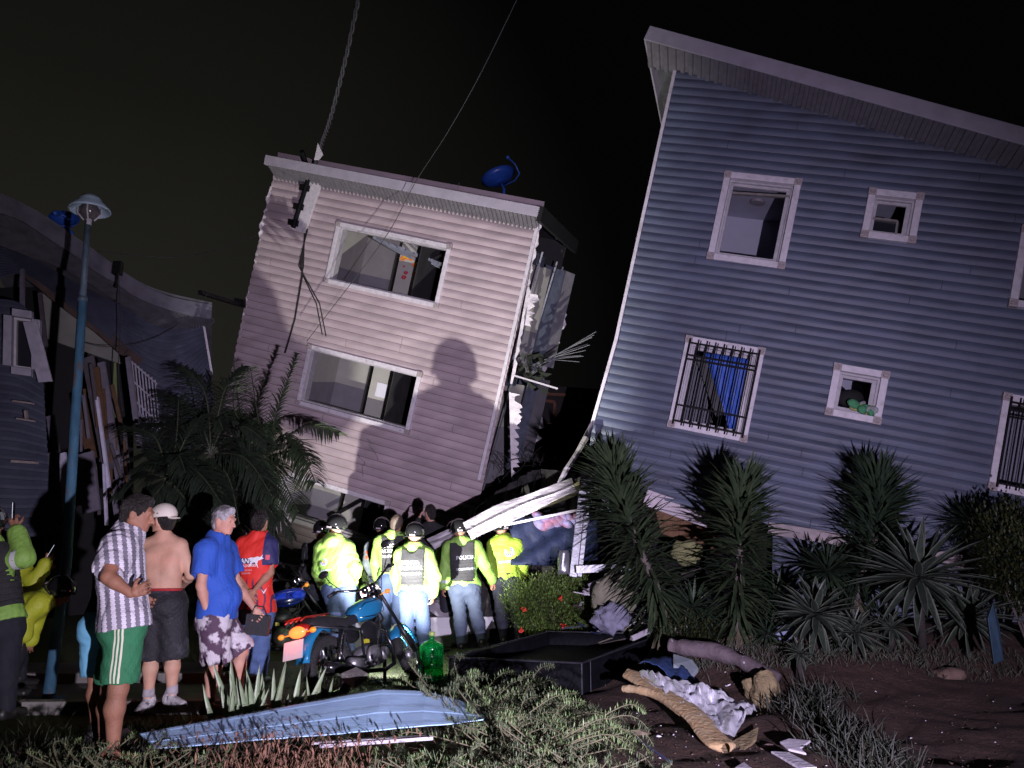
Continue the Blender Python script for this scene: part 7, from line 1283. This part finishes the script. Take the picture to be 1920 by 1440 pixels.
# ------------------------------------------------------------ motorcycles (x forward, y left, z up, origin at the rear contact)
def motorcycle(org, heading, lean, steer, label, tankc, fendc, lit, Lw=1.22, tank2=None, text=None):
    org = Vector(org); t = thing('motorcycle', org, label, 'motorcycle', 'motorcycles'); M0 = Matrix.Rotation(heading, 3, 'Z') @ Matrix.Rotation(-lean, 3, 'X')
    W = lambda p: org + M0 @ Vector(p)
    hd_ = Vector((Lw - .44, 0, .92)); fa = Vector((Lw, 0, .31)); axs = (hd_ - fa).normalized(); St = Matrix.Rotation(steer, 3, axs)
    def FW(p): return W(hd_ + St @ (Vector(p) - hd_))
    chrome = mat('chrome', (.55, .55, .58), .12, .1, 10, metal=1); blk_ = mat('black_engine_metal', (.025, .025, .028), .38, .3, 20, metal=.5); rub = mat('tyre_rubber', (.018, .017, .017), .8, .3, 30, .8, 60); alloy = mat('dull_alloy', (.28, .28, .29), .4, .3, 18, .2, 40, metal=.7); seatm = mat('black_seat', (.02, .02, .022), .5, .2, 14, .3, 50)
    def put(name, mb, m_, par=None, fn=W, smooth=True, **k): mb.v = [fn(p) for p in mb.v]; return obj(name, mb, m_, par or t, smooth=smooth, **k)
    def wheel(cx, r, tw, fn, nm):
        c = Vector((cx, 0, r)); mb = MB(); prof = []
        for a in np.linspace(-2.35, 2.35, 15): prof.append((r - tw + math.cos(a) * tw * .98, math.sin(a) * tw))
        prof.append(prof[0]); mb.lathe(prof, c, (0, 1, 0), 48)
        for k in range(60):                                # tread knobs
            a = k / 60 * 6.283; ra = Vector((math.cos(a), 0, math.sin(a))); tn = Vector((-math.sin(a), 0, math.cos(a)))
            for y_, o in ((-.6, 0), (.0, .5), (.6, 0)): q = a + o * .1; ra2 = Vector((math.cos(q), 0, math.sin(q))); mb.box(c + ra2 * (r - .004 - abs(y_) * tw * .35) + Vector((0, y_ * tw, 0)), ra2 * .010, Vector((0, tw * .42, 0)), Vector((-math.sin(q), 0, math.cos(q))) * .018)
        w_ = put(nm, mb, rub, None, fn, smooth=False)
        mb = MB(); rr_ = r - tw * 1.65; mb.lathe([(rr_ + .012, -.03), (rr_ - .006, -.026), (rr_ - .012, 0), (rr_ - .006, .026), (rr_ + .012, .03), (rr_ + .012, -.03)], c, (0, 1, 0), 48); put('rim', mb, chrome, w_, fn)
        mb = MB()
        for k in range(32):
            a = k / 32 * 6.283; s_ = 1 if k % 2 else -1; b = a + (.22 if (k // 2) % 2 else -.22); mb.tube([c + Vector((math.cos(b) * .045, s_ * .035, math.sin(b) * .045)), c + Vector((math.cos(a) * rr_, s_ * .004, math.sin(a) * rr_))], .0028, 4, caps=False)
        put('spokes', mb, chrome, w_, fn)
        mb = MB(); mb.lathe([(0, -.06), (.02, -.06), (.02, -.045), (.065, -.04), (.07, -.01), (.07, .02), (.045, .035), (.02, .05), (.02, .06), (0, .06)], c, (0, 1, 0), 24); put('hub', mb, alloy, w_, fn); return w_
    wheel(0, .305, .055, W, 'rear_wheel'); wheel(Lw, .305, .043, FW, 'front_wheel')
    # frame, swingarm
    mb = MB()
    for y_ in (-.1, .1):
        mb.tube([(0, y_, .305), (.42, y_ * .9, .36)], .018, 8); mb.tube([(.42, y_ * .8, .34), (.40, y_, .62), (-.28, y_, .70)], .014, 8); mb.tube([(.78, 0, .88), (.72, y_ * .7, .6), (.70, y_ * .8, .28), (.40, y_ * .9, .26), (.42, y_, .36)], .014, 8); mb.tube([(.10, y_, .66), (.02, y_, .32)], .012, 8)
    mb.tube([(.78, 0, .88), (.42, 0, .72), (.2, 0, .68)], .02, 8); put('frame', mb, blk_)
    for y_ in (-.13, .13):
        mb = MB(); mb.tube([(-.0, y_, .31), (.10, y_, .64)], .013, 8); mb.tube([(.01 + .01 * i, y_ , .36 + .028 * i) for i in range(9)], .024, 8)
        for i in range(9): mb.lathe([(.022, -.004), (.032, 0), (.022, .004)], (.012 + .0086 * i, y_, .37 + .026 * i), (.3, 0, 1), 12)
        put('shock_absorber', mb, chrome if lit else alloy)
    # engine with finned cylinder
    mb = MB(); mb.ball((.56, 0, .36), (.19, .12, .12), 20, 12); mb.lathe([(0, -.03), (.10, -.028), (.105, 0), (.09, .02), (0, .03)], (.50, -.135, .35), (0, 1, 0), 26); mb.lathe([(0, .03), (.09, .028), (.095, 0), (0, -.02)], (.50, .13, .35), (0, 1, 0), 26); mb.lathe([(0, -.02), (.06, -.018), (.065, .01)], (.68, -.125, .36), (0, 1, 0), 20); en = put('engine', mb, alloy)
    mb = MB(); ca = Vector((.25, 0, 1)).normalized(); cb_ = Vector((.62, 0, .44))
    for i in range(9): c = cb_ + ca * (.022 * i); mb.box(c, (.15 - .04, 0, 0), (0, .15, 0), ca * .008)
    mb.box(cb_ + ca * .09, (.08, 0, 0), (0, .10, 0), ca * .2); mb.box(cb_ + ca * .225, (.12, 0, 0), (0, .13, 0), ca * .05); put('cylinder', mb, blk_, en, smooth=False)
    mb = MB(); mb.tube([(.66, -.04, .60), (.80, -.07, .56), (.84, -.11, .40), (.80, -.13, .24), (.62, -.15, .20), (.35, -.155, .22)], .021, 12); mb.tube([(.35, -.155, .22), (.28, -.16, .235), (-.1, -.18, .30), (-.22, -.185, .32)], [.03, .046, .05, .044], 16); mb.tube([(-.22, -.185, .32), (-.27, -.187, .328)], .018, 10); put('exhaust', mb, mat('black_exhaust', (.05, .05, .055), .22, .2, 12, metal=.8))
    mb = MB(); mb.tube([(.10, -.165, .32), (.25, -.17, .30)], .052, 14); mb.v = [Vector((p.x, p.y - .004, p.z)) for p in mb.v]; put('heat_shield', mb, alloy)
    mb = MB(); mb.ball((.50, -.12, .60), (.13, .03, .09), 16, 10); mb.ball((.50, .12, .60), (.13, .03, .09), 16, 10); put('side_cover', mb, blk_)
    mb = MB(); mb.box((.46, -.10, .50), (.05, 0, 0), (0, .03, 0), (0, 0, .04)); put('yellow_cap', mb, mat('yellow_part', (.45, .42, .03), .5), smooth=False)
    # seat, tank
    mb = MB(); rows = []
    for (x, z0, z1, w_) in ((-.28, .74, .70, .085), (-.24, .80, .69, .11), (-.05, .80, .68, .125), (.10, .775, .67, .125), (.22, .755, .66, .12), (.36, .77, .68, .09), (.43, .80, .70, .06)):
        rows.append([Vector((x, -w_, z1)), Vector((x, -w_, (z0 + z1) / 2)), Vector((x, -w_ * .85, z0 - .01)), Vector((x, -w_ * .3, z0)), Vector((x, w_ * .3, z0)), Vector((x, w_ * .85, z0 - .01)), Vector((x, w_, (z0 + z1) / 2)), Vector((x, w_, z1)), Vector((x, -w_, z1))])
    mb.grid(rows); put('seat', mb, seatm, sub=1)
    mb = MB(); ring = []
    for x, zc, hz, wy in ((.36, .76, .02, .03), (.40, .77, .075, .085), (.48, .79, .10, .115), (.60, .81, .115, .13), (.72, .83, .11, .125), (.80, .845, .085, .095), (.84, .85, .03, .035)):
        ring.append([Vector((x, wy * math.copysign(abs(math.cos(a)) ** .75, math.cos(a)), zc + hz * math.copysign(abs(math.sin(a)) ** .8, math.sin(a)))) for a in np.linspace(0, 6.2832, 21)])
    mb.grid(ring); tk = put('tank', mb, tankc, sub=1)
    mb = MB(); mb.lathe([(.035, .0), (.035, .02), (.0, .024)], (.66, 0, .925), (0, 0, 1), 18); put('fuel_cap', mb, chrome, tk)
    mb = MB()
    for s_ in (-1, 1): mb.tube([(.41, s_ * .09, .73), (.60, s_ * .138, .735), (.79, s_ * .10, .78), (.82, s_ * .07, .86), (.74, s_ * .12, .90), (.5, s_ * .11, .865), (.41, s_ * .085, .80)], .004, 5)
    put('pinstripe', mb, tank2 or chrome, tk)
    if text:
        v, f = text_mesh(text, .01, .2); mb = MB(); mb.add([Vector((.60 + p.x * .09, -.138, .80 + p.y * .09)) for p in v], f); put('tank_lettering', mb, chrome, tk, smooth=False)
    # rear fender, rack, tail lamp, plate, indicators
    mb = MB(); rows = []
    for a in np.linspace(R(62), R(168), 12): rows.append([Vector((math.cos(a) * r_, y_, .305 + math.sin(a) * r_ * 1.12)) for y_, r_ in ((-.08, .335), (-.065, .365), (0, .375), (.065, .365), (.08, .335))])
    mb.grid(rows); rfn = put('rear_fender', mb, fendc, solid=.006)
    redm = mat('red_tail_body', (.35, .015, .012), .35, .1)
    mb = MB()
    for y_ in (-.10, -.035, .035, .10): mb.tube([(-.02, y_, .80), (-.34, y_, .79), (-.40, y_, .76)], .008, 6)
    for x in (-.08, -.2, -.32, -.4): mb.tube([(x, -.10, .79), (x, .10, .79)], .008, 6)
    put('rear_rack', mb, mat('red_rack', (.40, .03, .02), .3, .1, metal=.3) if lit else chrome)
    tl = MB(); tl.ball((-.35, 0, .67), (.055, .10, .055), 18, 12); put('tail_lamp', tl, mat('lit_tail_lens', (.9, .2, .05), .25, 0, emit=(1.0, .16, .03), estr=2.2) if lit else mat('dark_tail_lens', (.3, .02, .02), .3))
    mb = MB(); mb.ball((-.31, 0, .68), (.075, .125, .065), 18, 12); put('tail_housing', mb, redm)
    mb = MB(); mb.add([(-.41, .12, .60), (-.41, -.12, .60), (-.45, -.12, .44), (-.45, .12, .44), (-.415, .12, .60), (-.415, -.12, .60), (-.455, -.12, .44), (-.455, .12, .44)], [(0, 1, 2, 3), (7, 6, 5, 4), (0, 4, 5, 1), (3, 2, 6, 7)]); pl_ = put('number_plate', mb, mat('plate_white', (.62, .60, .60), .5, .06, 20), smooth=False)
    for s_ in (-1, 1):
        mb = MB(); mb.tube([(-.34, s_ * .08, .66), (-.36, s_ * .17, .66)], .007, 6); mb.ball((-.365, s_ * .20, .66), (.028, .035, .026), 12, 8); put('indicator', mb, mat('amber_lens', (.75, .28, .03), .3, emit=(1, .35, .03) if lit else None, estr=.35))
    # fork, front fender, bars, headlamp, mirrors
    for s_ in (-1, 1):
        mb = MB(); a = fa + Vector((0, s_ * .085, 0)); b = hd_ + axs * .06 + Vector((0, s_ * .085, 0)); mb.tube([a, a.lerp(b, .45)], .027, 12); mb.tube([a.lerp(b, .42), b], .018, 12); put('fork_leg', mb, blk_, None, FW)
    mb = MB(); rows = []
    for a in np.linspace(R(20), R(150), 14): rows.append([Vector((Lw + math.cos(a) * r_, y_, .305 + math.sin(a) * r_)) for y_, r_ in ((-.065, .30), (-.055, .335), (0, .345), (.055, .335), (.065, .30))])
    mb.grid(rows); put('front_fender', mb, fendc, None, FW, solid=.005)
    hb = hd_ + axs * .10; mb = MB(); mb.tube([hb + Vector((-.14, -.36, .10)), hb + Vector((-.06, -.30, .13)), hb + Vector((0, -.10, .05)), hb + Vector((0, .10, .05)), hb + Vector((-.06, .30, .13)), hb + Vector((-.14, .36, .10))], .012, 10); hbar = put('handlebar', mb, chrome, None, FW)
    for s_ in (-1, 1):
        mb = MB(); mb.tube([hb + Vector((-.15, s_ * .38, .098)), hb + Vector((-.085, s_ * .315, .128))], .018, 10); mb.tube([hb + Vector((-.04, s_ * .27, .125)), hb + Vector((-.06, s_ * .36, .11))], .006, 6); put('grip', mb, seatm, hbar, FW)
        mb = MB(); st = hb + Vector((-.06, s_ * .26, .13)); mb.tube([st, st + Vector((-.01, s_ * .08, .12)), st + Vector((-.02, s_ * .10, .20))], .005, 6); mb.ball(st + Vector((-.03, s_ * .11, .22)), (.012, .06, .038), 14, 10); put('mirror', mb, blk_, hbar, FW)
    mb = MB(); mb.lathe([(0, -.1), (.05, -.09), (.085, -.03), (.09, .02), (.08, .04), (0, .055)], hb + Vector((.11, 0, -.06)), (1, 0, -.05), 26); put('headlamp', mb, chrome, None, FW)
    mb = MB()
    for s_ in (-1, 1): mb.lathe([(0, .05), (.034, .045), (.038, .0), (.02, -.03)], hb + Vector((.02, s_ * .045, .02)), (-.5, 0, .8), 18)
    put('gauge', mb, chrome, None, FW)
    for s_ in (-1, 1):
        mb = MB(); mb.tube([hb + Vector((.04, s_ * .08, -.08)), hb + Vector((.04, s_ * .15, -.08))], .006, 6); mb.ball(hb + Vector((.04, s_ * .17, -.08)), (.026, .03, .026), 12, 8); put('indicator', mb, MATS['amber_lens'], None, FW)
    mb = MB(); mb.tube([(.38, .16, .26), (.36, .30, .02), (.30, .34, .0)], .010, 6); mb.tube([(.36, -.2, .27), (.36, .2, .27)], .012, 8); mb.tube([(.34, -.2, .27), (.34, -.28, .27)], .018, 8); mb.tube([(.62, .13, .26), (.75, .16, .24)], .008, 6); put('side_stand', mb, blk_)
    mb = MB(); rr = random.Random(6)
    for i in range(7): mb.tube([(.78, rr.uniform(-.05, .05), .86), (.72 + rr.uniform(-.05, .1), rr.uniform(-.12, -.05), .7), (.62 + rr.uniform(-.1, .1), rr.uniform(-.12, .1), .5 + rr.uniform(-.1, .1))], .006, 5)
    for i in range(3): mb.tube([tuple(hb + Vector((-.04, -.22 + .15 * i, .12))), tuple(hb + Vector((.08, -.1, .0))), (.80, 0, .84)], .005, 5)
    put('cables', mb, cablem); return t, W
mc_blue = mat('sky_blue_enamel', (.016, .17, .34), .3, .06, 6, coat=.4)
def lean_fix(o, h, l): return o
MBK, WB = motorcycle((-1.66, 7.85, 0), R(60), R(13), R(24), 'blue-tanked motorcycle leaning on its stand with its red tail lamp lit', mc_blue, mc_blue, True)
tlp = WB((-.46, 0, .67)); l = bpy.data.lights.new('tail_lamp_glow', 'POINT'); l.energy = 1.8; l.color = (1, .10, .03); l.shadow_soft_size = .05; lo_ = bpy.data.objects.new('tail_lamp_glow', l); COL.objects.link(lo_); lo_.location = WB((-.50, .0, .66))
mc_deep = mat('deep_blue_enamel', (.012, .04, .36), .22, .08, 6, coat=.5, col2=(.35, .38, .42), c2scale=3.2, c2pos=.62, c2w=.02)
motorcycle(G(440, 1258), R(33), R(8), R(18), 'deep blue motorcycle parked behind the man in the red jersey', mc_deep, mat('dark_fender', (.02, .025, .05), .4), False, text='EK')
